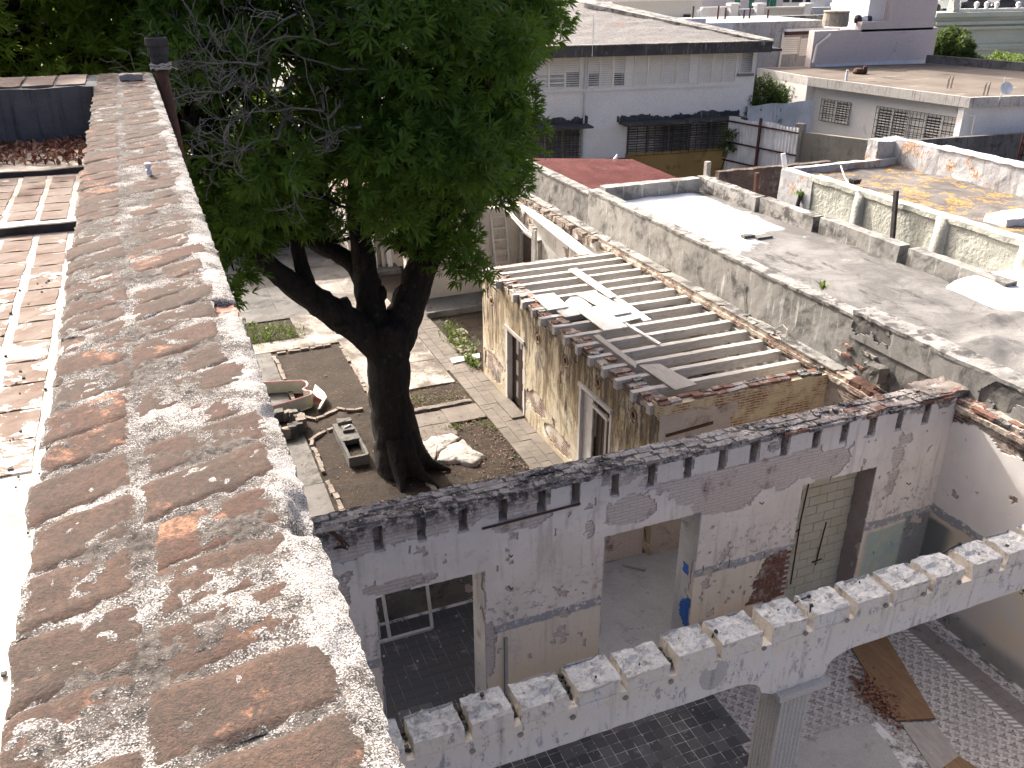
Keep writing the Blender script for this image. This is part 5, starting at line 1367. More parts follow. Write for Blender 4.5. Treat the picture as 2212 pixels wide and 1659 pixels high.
# path of small pavers along the house
pm = []
for k in range(4):
    b = MB(); b.rough(-0.148, 0.148, -0.143, 0.143, -0.04, 0.055, 0.15, 0.008, 6, 400 + k, skip='z-'); pm.append(b.mesh('paver', M_PAVER))
pth = MB(); pth.box(7.62, 8.56, 13.8, 23.9, -0.02, 0.035); pth.box(7.56, 8.30, 23.9, 29.3, -0.02, 0.035); pth = pth.build('garden_path', M_SOIL, kind='structure')
y_ = 13.9; k = 0
while y_ < 29.2:
    for i in range(3):
        x_ = 7.79 + 0.305 * i - (0.0 if y_ < 23.8 else 0.08 + (0.0))
        if y_ > 23.9 and i == 2: x_ -= 0.06
        place('paver', pm[k % 4], pth, (x_, y_, random.uniform(-.006, .006)), (0, 0, random.choice((0, math.pi)) + random.uniform(-.01, .01))); k += 1
    y_ += 0.295
# threshold step at the first house door
b = MB(); b.rough(8.2, 8.6, 20.0, 21.35, 0.0, 0.10, 0.1, 0.012, 5, 4); tag(b.build('door_step', M_PAVER), 'low worn step in front of the dark panelled house door', 'step')
# white cement crusts
def crust(px, seed, label, h=0.11):
    poly = [gz(B1(*p), 0.0)[:2] for p in px]
    c = np.mean(poly, 0)
    # densify the outline and roughen it
    out = []
    for i in range(len(poly)):
        a, b_ = poly[i], poly[(i + 1) % len(poly)]
        for t in np.linspace(0, 1, 6)[:-1]: out.append(a + (b_ - a) * t)
    out = np.array(out); P3 = np.c_[out, np.zeros(len(out))]
    out = out + vdisp(P3, 4, seed, 3)[:, :2] * 0.07
    rings = [1.0, 0.97, 0.85, 0.6, 0.3]
    zz = [0.0, h * .75, h, h * 1.15, h * 1.2]
    V = []; n = len(out)
    for r_, z_ in zip(rings, zz):
        p = c + (out - c) * r_
        V.append(np.c_[p, np.full(n, z_) + (fbm(np.c_[p, np.zeros(n)], 6, seed, 4) - .5) * (0.13 if z_ > 0 else 0)])
    V.append(np.array([[c[0], c[1], h * 1.2]]))
    Fc = []
    for i in range(len(rings) - 1):
        for j in range(n): Fc.append((i * n + j, i * n + (j + 1) % n, (i + 1) * n + (j + 1) % n, (i + 1) * n + j))
    o_ = (len(rings) - 1) * n
    for j in range(n): Fc.append((o_ + j, o_ + (j + 1) % n, len(rings) * n))
    mb = MB(); mb.add(np.vstack(V), Fc)
    return tag(mb.build('cement_crust', M_WHITE_ROCK, smooth=True), label, 'cement')
crust([(620, 1345), (640, 1290), (700, 1245), (790, 1200), (850, 1260), (945, 1310), (900, 1345), (850, 1372), (760, 1355), (700, 1350)], 3, 'thick white cement crust with a pointed end, lying beside the bare soil strip')
crust([(505, 1205), (570, 1195), (640, 1165), (745, 1158), (775, 1185), (690, 1245), (625, 1290), (600, 1330), (550, 1310), (530, 1270)], 8, 'flat white cement crust between the tree trunk and the pointed crust', 0.07)
# brick-edged beds
eb = []
for k in range(5):
    b = MB(); b.rough(-0.115, 0.115, -0.05, 0.05, -0.05, 0.06, 0.05, 0.014, 12, 500 + k); eb.append(b.mesh('edging_brick', M_BRICK_EDGE))
def bed(pts_list, soil, label):
    t = thing('garden_bed', tuple(np.mean(soil, 0)) + (0,), label, 'garden bed')
    b = MB(); b.prism([tuple(p) for p in soil], -0.05, 0.012); b.build('bed_soil', M_SOIL, t)
    for pts in pts_list:
        pts = np.array(pts, float)
        seg = np.r_[0, np.cumsum(np.linalg.norm(np.diff(pts, axis=0), axis=1))]
        s_ = 0.12
        while s_ < seg[-1] - 0.08:
            L = random.uniform(0.17, 0.31)
            x_ = np.interp(s_, seg, pts[:, 0]); y_ = np.interp(s_, seg, pts[:, 1]); x2 = np.interp(s_ + .05, seg, pts[:, 0]); y2 = np.interp(s_ + .05, seg, pts[:, 1])
            if random.random() > 0.06:
                place('edging_brick', random.choice(eb), t, (x_ + random.uniform(-.02, .02), y_, random.uniform(0.0, 0.035)), (random.uniform(-.12, .12), random.uniform(-.08, .08), math.atan2(y2 - y_, x2 - x_) + random.uniform(-.09, .09)), ((L - 0.015) / 0.23, random.uniform(.9, 1.25), 1))
            s_ += L
bed([[(2.76, 27.0), (2.79, 25.3), (2.79, 23.95), (2.82, 22.6)], [(2.86, 22.33), (3.12, 22.09), (3.47, 22.24), (3.9, 22.52), (4.2, 22.25), (4.72, 22.19)], [(4.92, 26.9), (4.92, 25.0), (4.93, 23.8), (4.9, 22.4)], [(2.9, 27.15), (4.8, 27.2)]],
    [(2.8, 22.4), (3.15, 22.15), (3.9, 22.5), (4.85, 22.25), (4.9, 27.1), (2.8, 27.0)], 'brick-edged bed of bare soil beyond the tree, under the rusty sign letter')
bed([[(3.67, 21.14), (3.48, 21.36), (3.26, 21.31), (2.84, 20.97), (2.79, 20.68), (2.81, 20.15), (2.80, 19.4), (2.82, 18.6), (2.86, 17.5), (2.9, 16.6)], [(5.03, 18.1), (5.1, 17.2), (5.12, 16.5)]],
    [(2.85, 16.5), (2.85, 20.9), (3.3, 21.25), (4.9, 21.2), (5.05, 18.0), (5.1, 16.5)], 'shaded brick-edged bed around the foot of the big tree')
# low planter trough with a frame behind it
tr = thing('concrete_trough', (3.75, 20.2, 0), 'long grey concrete trough with an open earth-filled end beside the tree', 'trough')
for (x0, x1, y0, y1, z0, z1) in ((3.46, 3.97, 19.24, 19.31, 0, .28), (3.46, 3.53, 19.31, 21.2, 0, .28), (3.92, 3.99, 19.31, 21.2, 0, .28), (3.53, 3.92, 21.13, 21.2, 0, .28)):
    b = MB(); b.rough(x0, x1, y0, y1, z0, z1, 0.08, 0.012, 7, 3); b.build('trough_side', M_CONC, tr)
b = MB(); b.rough(3.53, 3.92, 19.31, 20.1, 0, 0.10, 0.08, 0.03, 6, 8); b.build('earth_fill', M_SOIL, tr)
b = MB(); b.rough(3.50, 3.95, 20.12, 21.1, 0.16, 0.30, 0.08, 0.02, 6, 9); b.build('cover_slab', M_CONC, tr)
b = MB(); b.rough(3.62, 3.92, 20.55, 20.85, 0.30, 0.37, 0.08, 0.012, 6, 10); tag(b.build('stone_tile', M_CONC), 'small square tile lying on the covered end of the trough', 'tile')
b = MB(); b.tube([(3.68, 20.66, .385), (3.86, 20.76, .39)], 0.025, 8); tag(b.build('white_pipe_piece', M_WHITEPL), 'short white pipe piece on the square tile on the trough', 'pipe')
b = MB(); b.rough(3.58, 3.95, 21.0, 21.22, 0.30, 0.40, 0.06, 0.03, 8, 12); tag(b.build('broken_stone', M_CONC), 'broken grey stone at the far end of the trough', 'stone')
# round stone kerb (old tree ring)
wl_ = thing('stone_ring', (2.25, 21.9, 0), 'round rough stone ring of a small well, half hidden by the parapet', 'well')
for k in range(16):
    a = k / 16 * 2 * math.pi
    b = MB(); c_ = (2.22 + 0.52 * math.cos(a), 21.85 + 0.52 * math.sin(a))
    b.rough(c_[0] - .12, c_[0] + .12, c_[1] - .1, c_[1] + .1, 0, 0.36 + random.uniform(-.04, .04), 0.06, 0.04, 6, k); b.build('ring_stone', M_CONC if k % 3 else M_BRICK_EDGE, wl_)
b = MB(); b.lathe([(0.44, 0.0), (0.42, 0.07), (0.02, 0.09)], (2.22, 21.85, 0), 16); b.build('ring_earth', M_SOIL, wl_)
# rusty sign letter: bent metal strip with pink trim on its rim
lt = thing('sign_letter', (2.8, 23.6, 0), 'big rusted channel letter with a pinkish rim, lying on the garden bed', 'sign letter')
zt = 0.40
key = [GA(150, 360), GA(260, 350), GA(420, 340), GA(600, 333), GA(740, 330), GA(790, 340), GA(812, 370), GA(800, 405), GA(765, 425), GA(755, 440), GA(790, 455), GA(850, 465), GA(870, 485), GA(850, 510), GA(780, 535), GA(680, 565), GA(560, 600), GA(440, 632), GA(370, 652), GA(250, 690)]
top = np.array([gz(p, zt) for p in key])
V = []; Fc = []
nk = len(top)
for i, p in enumerate(top):
    d = top[min(i + 1, nk - 1)] - top[max(i - 1, 0)]; d /= np.linalg.norm(d); s_ = np.array([-d[1], d[0], 0]) * 0.008
    for q in (p - s_, p + s_): V.append(q); V.append((q[0], q[1], 0.03))
for i in range(nk - 1):
    a = i * 4; b_ = a + 4
    Fc += [(a + 1, a, b_, b_ + 1), (a + 2, a + 3, b_ + 3, b_ + 2), (a, a + 2, b_ + 2, b_), (a + 3, a + 1, b_ + 1, b_ + 3)]
mb = MB(); mb.add(V, [f for i, f in enumerate(Fc) if i % 4 != 1], 0); mb.add(V, [f for i, f in enumerate(Fc) if i % 4 == 1], 1)
mb.build('letter_side', [M_LETTER, M_LETTER], lt)
mb = MB(); mb.tube(top, 0.034, 6); mb.build('rim', M_LETTER_TRIM, lt)
lt2 = thing('sign_letter_end', (3.55, 23.2, 0), 'small rusty broken end piece of the sign letter lying open on the soil', 'sign letter')
for (pp, m) in (([GA(870, 430), GA(910, 370), GA(1030, 475), GA(985, 540)], M_LETTER), ([GA(985, 540), GA(1030, 475), GA(1060, 535), GA(970, 680), GA(930, 640)], M_LETTER), ([GA(880, 525), GA(900, 520), GA(1000, 575), GA(985, 580)], M_LETTER_RED)):
    P = np.array([gz(p, 0.22) for p in pp]); P[0, 2] -= .12; P[-1, 2] -= .14
    b = MB(); b.slab(P, 0.012); b.build('metal_strip', m, lt2)
# plank across the planting hole, hole edge and weeds
px_board('wooden_board', [B1(707, 662), B1(895, 628), B1(897, 655), B1(722, 692)], 0.10, 0.035, M_PLANKW, 'pale plank laid from the paver path to the house corner')
b = MB(); b.rough(8.36, 12.6, 28.35, 28.5, -0.02, 0.22, 0.1, 0.02, 5, 3); tag(b.build('low_kerb', M_CONC), 'low concrete kerb in front of the walled back yard strip', 'kerb')
for (x_, y_, L) in ((8.55, 25.0, .5), (8.7, 25.7, .4), (8.9, 26.4, .5)):
    b = MB(); b.rough(x_ - .2, x_ + .25, y_ - L / 2, y_ + L / 2, 0, 0.16, 0.07, 0.05, 5, int(L * 10)); tag(b.build('brick_lump', M_BRICK_EDGE), 'broken brick lump in the weedy strip behind the house corner', 'rubble', 'brick lumps in the weedy strip')
# crack-edged rubble line near the tree
b = MB(); b.rough(5.55, 7.55, 21.42, 21.60, 0.0, 0.10, 0.06, 0.04, 4, 6); tag(b.build('broken_kerb', M_PAVER), 'broken cement kerb with leaves between the weeds and the slab', 'kerb')
# litter, pebbles and weeds on the ground
r = np.random.default_rng(31)
def scatter(nm, n_, regs, size, mat, label, cat, z=0.05, up=.8, seed=1, **kw):
    Ps = []
    for (x0, x1, y0, y1, w) in regs:
        m_ = int(n_ * w); Ps.append(np.stack([r.uniform(x0, x1, m_), r.uniform(y0, y1, m_), np.full(m_, z) + r.random(m_) * .02], -1))
    P = np.vstack(Ps); return litter(nm, P, r.uniform(*size, len(P)), mat, label, cat, seed, up, **kw)
scatter('fallen_leaves', 1500, [(5.0, 7.5, 22.9, 28, .18), (0.4, 2.7, 18, 27, .15), (5.4, 7.6, 17.3, 20.4, .35), (5.4, 7.6, 21.35, 22.9, .25), (8.3, 8.6, 23.2, 25.5, .12), (3.0, 7.5, 16.5, 27, .28)], (0.03, 0.085), M_DRYLEAF, 'dry leaves scattered over the yard soil and slabs', 'leaves', 0.06, .85, 6)
mb = MB()
for k in range(230):
    x_, y_ = random.choice(((random.uniform(6.5, 7.65), random.uniform(17.4, 20.4)), (random.uniform(5.4, 7.6), random.uniform(21.4, 22.9)), (random.uniform(7.3, 7.65), random.uniform(17.5, 19.8)), (random.uniform(2.9, 4.9), random.uniform(16.5, 27))))
    s_ = random.uniform(0.005, 0.018)
    mb.rough(x_ - s_, x_ + s_, y_ - s_, y_ + s_, 0.0, 0.02 + s_, s_ * 1.4, s_ * .6, 22, k)
tag(mb.build('pebbles', M_BRICK_EDGE, kind='stuff'), 'pale pebbles and mortar crumbs on the yard soil', 'pebbles')
def weeds(nm, regs, n_, h, mat, label, seed):
    r_ = np.random.default_rng(seed); T = []
    for (cx, cy, sx, sy, w) in regs:
        for k in range(int(n_ * w)):
            b0 = np.array([r_.normal(cx, sx), r_.normal(cy, sy), 0.03]); hh = r_.uniform(*h); d = r_.normal(size=3) * .5; d[2] = 1; d /= np.linalg.norm(d)
            s_ = np.array([d[1], -d[0], 0]) + 1e-3; s_ /= np.linalg.norm(s_); w_ = hh * r_.uniform(.05, .16)
            m_ = b0 + d * hh * .55; t_ = b0 + d * hh + np.array([d[0], d[1], -.3]) * hh * .3
            T += [b0, m_ - s_ * w_, m_ + s_ * w_, m_ - s_ * w_, t_, m_ + s_ * w_]
    me = fast_mesh(nm, np.array(T), len(T) // 3, mat, np.repeat(r_.random(len(T) // 6), 2), 3)
    return tag(place(nm, me, kind='stuff'), label, 'weeds')
weeds('weeds', [(3.1, 29.3, .35, .28, .3), (2.5, 28.6, .3, .25, .3), (3.7, 28.9, .25, .15, .1), (2.2, 29.6, .3, .3, .15), (3.3, 28.4, .5, .15, .15)], 700, (.06, .26), M_WEED, 'grass clumps growing on the broken slabs beyond the brick-edged bed', 41)
weeds('weeds', [(8.75, 26.2, .2, .6, .5), (8.6, 25.0, .15, .3, .3), (8.45, 24.0, .08, .2, .2)], 1100, (.06, .30), M_WEED, 'weeds growing in the strip behind the house corner', 42)
weeds('weeds', [(6.0, 22.2, .35, .35, .5), (7.0, 22.0, .35, .3, .2), (6.6, 20.2, .15, .1, .15), (7.45, 20.0, .12, .25, .15)], 900, (.03, .12), M_WEED, 'low weeds between the slabs beside the tree', 43)
# ------------------------------------------------------------------ back of the courtyard
bk = thing('back_wall', (10.5, 30.4, 0), 'peeling plaster wall closing the yard behind the house', 'wall')
mb = MB(); mb.rough(8.2, 12.75, 30.25, 30.6, 0, 3.25, 0.14, 0.02, 4, 3); mb.build('wall_core', M_BRICK_X, bk)
sheet((8.2, 30.25, 0), (1, 0, 0), (0, 0, 1), (0, -1, 0), 4.5, 3.2, 0.05, lambda P, U, V: ~blob(P, (12.0, .9), (.7, .8), 0, .4, 2, 2) & ~(fbm(P, 1.2, 7, 4) > .66) & (P[..., 2] < 3.1 + (fbm(P, 2, 3, 3) - .5) * .3), 0.03, 6).build('plaster', M_BACKP, bk)
ld = thing('ladder', (11.9, 29.7, 0), 'pale wooden ladder leaning against the peeling back wall', 'ladder')
for x_ in (11.55, 12.12):
    b = MB(); b.bar((x_, 29.55, 0.05), (x_ - 0.02, 30.2, 3.0), 0.06, 0.045); b.build('rail', M_FRAME, ld)
for k in range(7):
    t = (0.4 + 0.42 * k) / 3.0; b = MB(); b.bar((11.54, 29.55 + .65 * t, .05 + 2.95 * t), (12.11, 29.55 + .65 * t, .05 + 2.95 * t), 0.045, 0.04); b.build('rung', M_FRAME, ld)
gp = thing('gallery_post', (12.3, 27.8, 0), 'grey timber post of the vanished gallery beside the party wall', 'post')
b = MB(); b.bar((12.30, 27.9, 0), (12.30, 27.9, 3.05), 0.16, 0.14, up=(0, 1, 0)); b.build('shaft', M_GREYBD, gp)
b = MB(); b.bar((12.25, 27.72, 0), (12.25, 27.72, 3.0), 0.08, 0.07, up=(0, 1, 0)); b.build('side_batten', M_FRAME, gp)
gp = thing('gallery_post', (12.5, 25.3, 0), 'pale flat post standing on the party wall under the fallen fascia board', 'post')
b = MB(); b.bar((12.60, 25.4, 0), (12.60, 25.4, 3.1), 0.10, 0.22, up=(1, 0, 0)); b.build('shaft', M_FRAME, gp)
dd = thing('gallery_door', (12.6, 29.0, 0), 'dark louvred door in the corner behind the ladder', 'door')
b = MB(); b.box(12.60, 12.66, 28.2, 29.6, 0.03, 2.35); b.build('door_leaf', M_DOOR, dd)
for k in range(9):
    b = MB(); b.box(12.575, 12.60, 28.3, 29.5, 0.35 + k * .21, 0.42 + k * .21); b.build('slat', M_DOOR, dd)
for yy in (28.15, 29.65):
    b = MB(); b.bar((12.6, yy, 0), (12.6, yy, 2.45), 0.14, 0.10, up=(0, 1, 0)); b.build('jamb', M_GREYBD, dd)
b = MB(); b.bar((12.6, 28.1, 2.45), (12.6, 29.7, 2.45), 0.14, 0.1); b.build('head', M_FRAME, dd)
b = MB(); b.rough(12.05, 12.15, 27.3, 28.6, 0.0, 1.15, .1, .006, 3, 4); tag(b.build('white_sheet', M_PLANKW), 'white sheet of board standing in front of the dark louvred door', 'board')
sheet((XR + .02, 23.2, 0), (0, 1, 0), (0, 0, 1), (-1, 0, 0), 7.0, 3.4, 0.05, lambda P, U, V: ~(fbm(P, 1.2, 13, 4) > .66) & ~((P[..., 1] > 28.1) & (P[..., 1] < 29.7) & (P[..., 2] < 2.4)), 0.04, 4).build('plaster', M_INNER, pw)
P = [(12.35, 29.4, 3.45), (12.62, 29.4, 3.5), (12.45, 26, 3.45), (12.25, 23.2, 3.42), (11.85, 23.2, 3.40), (12.05, 25.5, 3.40)]
b = MB(); b.slab([np.array(p) for p in P], 0.05); tag(b.build('fascia_board', M_PLANKW, jit=.02, js=3), 'long white fallen fascia board along the top of the party wall', 'board')
for (a, c) in (((12.0, 29.9, 3.35), (12.1, 28.0, 2.9)), ((11.9, 29.8, 3.33), (12.0, 27.9, 2.86))):
    b = MB(); b.bar(a, c, 0.04, 0.05); tag(b.build('white_stick', M_PLANKW), 'thin white stick hanging from the corner above the louvred door', 'stick', 'sticks above the louvred door')
for k in range(9):
    y_ = 23.7 + k * 0.62
    mb = MB(); mb.rough(12.55, 12.80, y_, y_ + 0.40, 3.36, 3.62, 0.07, 0.03, 6, k); mb.build('pocket_pier', M_BRICK_Y if k % 2 else M_INNER, pw)
mb = MB()
for k in range(60):
    y_ = random.uniform(23.5, 30); s_ = random.uniform(.03, .09); mb.rough(12.55 - s_, 12.6 + s_, y_ - s_, y_ + s_, 3.58, 3.66 + s_ * .6, s_, .02, 8, k)
tag(mb.build('rubble', M_BRICK_EDGE, kind='stuff'), 'broken bricks lying along the ledge of the party wall', 'rubble')
bh = thing('back_house', (8, 34.8, 0), 'plastered back house with boards leaning beside its step', 'house')
mb = MB(); mb.rough(7.0, 13.0, 34.6, 35.0, 0, 3.6, .2, .02, 3, 3); mb.build('wall', M_BACKP, bh)
mb = MB(); mb.rough(-2, 7.0, 39, 39.4, 0, 3.8, .25, .02, 3, 4); mb.build('wall', M_CONC, bh)
mb = MB(); mb.rough(7.0, 7.3, 35.0, 39.3, 0, 3.6, .25, .02, 3, 4); mb.build('wall', M_BACKP, bh)
M_PINKT = weather('pink_roof_plaster', (0.42, 0.30, 0.25), (0.48, 0.36, 0.30), 1, bs=20)
mb = MB(); mb.slab([(6.6, 34.3, 3.55), (13, 34.3, 3.55), (13, 39, 4.9), (6.6, 39, 4.9)], .08); mb.build('roof', M_PINKT, bh)
mb = MB(); mb.rough(7.0, 8.9, 33.7, 34.6, 0, .17, .12, .012, 4, 4); mb.build('step', M_CONC, bh)
for (x0, x1) in ((4.2, 5.3), (6.2, 7.0), (0.5, 1.6)):
    b = MB(); b.box(x0, x1, 38.93, 39.02, 0, 2.4); d_ = b.build('door', M_GLASSDK, bh)
    for xx in (x0, x1):
        b = MB(); b.bar((xx, 38.92, 0), (xx, 38.92, 2.45), .09, .09, up=(0, 1, 0)); b.build('jamb', M_FRAME, d_)
for k, (x_, w) in enumerate(((7.35, .2), (7.65, .16), (7.95, .22), (8.35, .14), (8.6, .2))):
    b = MB(); b.bar((x_, 34.2 + .1 * (k % 2), .17), (x_ + random.uniform(-.1, .1), 34.5, 2.0 + random.uniform(-.4, .5)), w, .03, up=(0, 1, 0)); tag(b.build('leaning_board', M_GREYBD if k % 2 else M_FRAME), 'grey weathered board leaning against the back house beside its step' if k % 2 else 'pale painted board leaning against the back house beside its step', 'board', 'grey boards leaning on the back house' if k % 2 else 'pale boards leaning on the back house')
# faint ring drawn in the pavement
b = MB()
ring_o = [(5.88 + .62 * math.cos(a), 36.6 + .62 * math.sin(a)) for a in np.linspace(0, 2 * math.pi, 33)[:-1]]; ring_i = [(5.88 + .56 * math.cos(a), 36.6 + .56 * math.sin(a)) for a in np.linspace(0, 2 * math.pi, 33)[:-1]]
V = [(p[0], p[1], .062) for p in ring_o + ring_i]; b.add(V, [(i, (i + 1) % 32, 32 + (i + 1) % 32, 32 + i) for i in range(32)]); b.build('kerb_ring', M_PAVE, pav)
# ------------------------------------------------------------------ trees
def inpoly(x, y, poly):
    x = np.asarray(x); y = np.asarray(y); ins = np.zeros(x.shape, bool)
    n = len(poly)
    for i in range(n):
        x0, y0 = poly[i]; x1, y1 = poly[(i + 1) % n]
        c = ((y0 > y) != (y1 > y)) & (x < (x1 - x0) * (y - y0) / (y1 - y0 + 1e-12) + x0)
        ins ^= c
    return ins
def rosettes(C, Ax, size, rng, nl=9, spread=(0.35, 1.25), wid=0.24, droop=0.35):
    """whorls of long leaves: C centres (n,3), Ax axes (n,3), size leaf length (n,)"""
    n = len(C)
    ref = np.where(np.abs(Ax[:, 2:3]) < 0.9, np.array([[0, 0, 1.0]]), np.array([[1.0, 0, 0]]))
    e1 = np.cross(Ax, ref); e1 /= np.linalg.norm(e1, axis=1)[:, None]; e2 = np.cross(Ax, e1)
    ph = rng.uniform(0, 2 * math.pi, (n, 1)) + np.arange(nl)[None] * 2.39996
    th = rng.uniform(*spread, (n, nl))
    L = size[:, None] * rng.uniform(0.75, 1.15, (n, nl))
    d = (np.cos(th)[..., None] * Ax[:, None] + np.sin(th)[..., None] * (np.cos(ph)[..., None] * e1[:, None] + np.sin(ph)[..., None] * e2[:, None]))
    g = np.array([0, 0, -1.0])
    d2 = d + g * droop; d2 /= np.linalg.norm(d2, axis=-1)[..., None]
    s = np.cross(d, np.broadcast_to(Ax[:, None], d.shape)); s /= (np.linalg.norm(s, axis=-1)[..., None] + 1e-9)
    w = (L * wid / 2)[..., None]
    b = C[:, None] + d * 0.02
    m = b + d * (L * 0.48)[..., None]
    t = m + d2 * (L * 0.55)[..., None]
    q1 = np.stack([b - s * w * .35, m - s * w, m + s * w, b + s * w * .35], 2)
    q2 = np.stack([m - s * w, t - s * w * .08, t + s * w * .08, m + s * w], 2)
    return np.stack([q1, q2], 2).reshape(-1, 3)
def crown_mesh(name, C, Ax, size, mat, rng, nl=9, ctint=None, **kw):
    V = rosettes(C, Ax, size, rng, nl, **kw)
    tr = rng.random(len(C)); tr = tr if ctint is None else tr * .5 + ctint * .5
    tint = np.repeat(np.clip(tr[:, None] * .75 + rng.random((len(C), nl)) * .25, 0, 1).ravel(), 2)
    return fast_mesh(name, V, len(C) * nl * 2, mat, tint, 4)
SIL = [(300, -260), (1170, -260), (1195, -20), (1218, 45), (1212, 95), (1185, 118), (1150, 128), (1122, 165), (1140, 195), (1160, 230), (1172, 262), (1165, 285), (1142, 300), (1150, 330), (1128, 352), (1138, 385), (1118, 408), (1085, 440), (1050, 452), (1020, 470), (1012, 495), (1035, 515), (1062, 575), (1048, 602), (1010, 605), (985, 578), (955, 560), (930, 575), (905, 565), (880, 540), (845, 545), (800, 500), (752, 490), (700, 520), (640, 522), (590, 540), (545, 545), (520, 560), (508, 640), (480, 650), (430, 420), (375, 280), (330, 180)]
rng = np.random.default_rng(5)
tree = thing('courtyard_tree', (4.6, 19.0, 0), 'big dark evergreen tree with whorled leaves and a thick forked trunk in the courtyard', 'tree')
S_ = lambda pts, rad: (np.array([gy(p[:2], p[2]) for p in pts]), rad)
tk = MB()
def limb(pts, rad, n=14, sub=4, wob=.16):
    P, r_ = S_(pts, rad)
    k = len(P); t = np.linspace(0, k - 1, (k - 1) * sub + 1)
    # Catmull-like smoothing by cubic interpolation of each coordinate
    Q = np.stack([np.interp(t, np.arange(k), P[:, c]) for c in range(3)], -1)
    for _ in range(2): Q[1:-1] = (Q[:-2] + 2 * Q[1:-1] + Q[2:]) / 4
    Rr = np.interp(t, np.arange(k), r_)
    return Q, Rr, n, wob
def put(mb, L): mb.tube(L[0], L[1], L[2], wob=L[3])
trunk_path = [(872, 1015, 18.75), (864, 980, 18.85), (855, 935, 19.0), (843, 860, 19.1), (838, 790, 19.15), (834, 730, 19.2), (832, 690, 19.2)]
put(tk, limb(trunk_path, [0.74, 0.64, 0.56, 0.51, 0.50, 0.57, 0.48], 22, 5, .14))
put(tk, limb([(840, 770, 19.2), (862, 710, 19.25), (882, 660, 19.3), (905, 600, 19.3), (930, 530, 19.2), (960, 440, 19.0), (985, 330, 18.7), (1000, 180, 18.5)], [0.42, 0.46, 0.42, 0.38, 0.32, 0.26, 0.18, .09], 16, 5))
put(tk, limb([(832, 760, 19.2), (806, 690, 19.3), (797, 640, 19.5), (792, 590, 19.6), (782, 540, 19.6), (770, 470, 19.7), (765, 370, 19.7), (770, 220, 19.5)], [0.34, 0.36, 0.34, 0.29, 0.26, 0.22, 0.16, .08], 14, 5))
put(tk, limb([(797, 640, 19.5), (772, 575, 20.0), (735, 550, 20.4), (690, 530, 20.7), (640, 505, 21.0), (560, 420, 21.3)], [0.26, 0.24, 0.22, 0.19, 0.16, .08], 12, 4))
put(tk, limb([(826, 765, 19.15), (780, 712, 19.0), (720, 676, 18.9), (672, 640, 18.8), (625, 610, 18.7), (578, 572, 18.6), (535, 528, 18.5), (480, 470, 18.4), (430, 330, 18.2)], [0.36, 0.36, 0.33, 0.31, 0.26, 0.22, 0.18, 0.12, .06], 14, 5))
put(tk, limb([(672, 640, 18.8), (655, 590, 18.9), (645, 545, 19.0), (632, 490, 19.1), (620, 380, 19.1)], [0.20, 0.17, 0.16, 0.13, .06], 10, 4))
# burr at the fork, stub and buttress roots
put(tk, limb([(740, 715, 18.75), (735, 700, 18.75), (742, 682, 18.8)], [.16, .24, .14], 10, 4, .3))
put(tk, limb([(752, 672, 18.85), (745, 655, 18.8), (742, 645, 18.8)], [.14, .13, .11], 9, 3, .2))
put(tk, limb([(818, 650, 19.3), (824, 636, 19.3), (822, 618, 19.4)], [.10, .16, .08], 9, 4, .3))
for a in (-1.75, -1.15, -0.55, 1.2):
    d = np.array([math.cos(a), math.sin(a), 0]); c0 = np.array([4.60, 18.85, 0])
    Lr = random.uniform(1.25, 1.7)
    pts = [c0 + d * .25 + [0, 0, .9], c0 + d * .55 + [0, 0, .42], c0 + d * .85 + [0, 0, .16], c0 + d * Lr * .85 + [0, 0, .05], c0 + d * Lr + [0, 0, -.05]]
    tk.tube(pts, [.28, .23, .15, .08, .04], 11, wob=.22)
tk.build('trunk', M_BARK, tree, smooth=True)
# crown: clumps of whorls spread over the crown's volume
cen = np.array([3.6, 19.6, 9.3]); rad = np.array([6.1, 5.6, 6.2])
cl_c = []
tries = 0
while len(cl_c) < 300 and tries < 60000:
    tries += 1
    v = rng.normal(size=3); v /= np.linalg.norm(v)
    rr = rng.uniform(0.45, 1.0) ** 0.6
    p = cen + v * rad * rr
    if p[2] < 3.3 or p[2] > 14.2 - 0.55 * max(0, p[0] - 4.6): continue
    R_ = rng.uniform(0.55, 0.95)
    px, py = proj(p); pr = R_ * F_PX / (np.linalg.norm(p - C0))
    if p[0] < 0.9 and p[1] < 13.0: continue
    if py > -150:
        ok = all(inpoly(px + a * pr * .8, py + b * pr * .8, SIL) for a, b in ((0, 0), (1, 0), (-.6, 0), (0, 1), (.7, .7), (-.5, .7), (.7, -.7)))
        if not ok: continue
    # the fork and the lit gap behind the limbs stay open
    if 520 < px < 900 and py + pr * .8 > 520 + (0 if px < 600 else 0): continue
    if any(np.linalg.norm((p - q[0]) * [1, 1, 1.1]) < 0.42 * (R_ + q[1]) for q in cl_c): continue
    cl_c.append((p, R_))
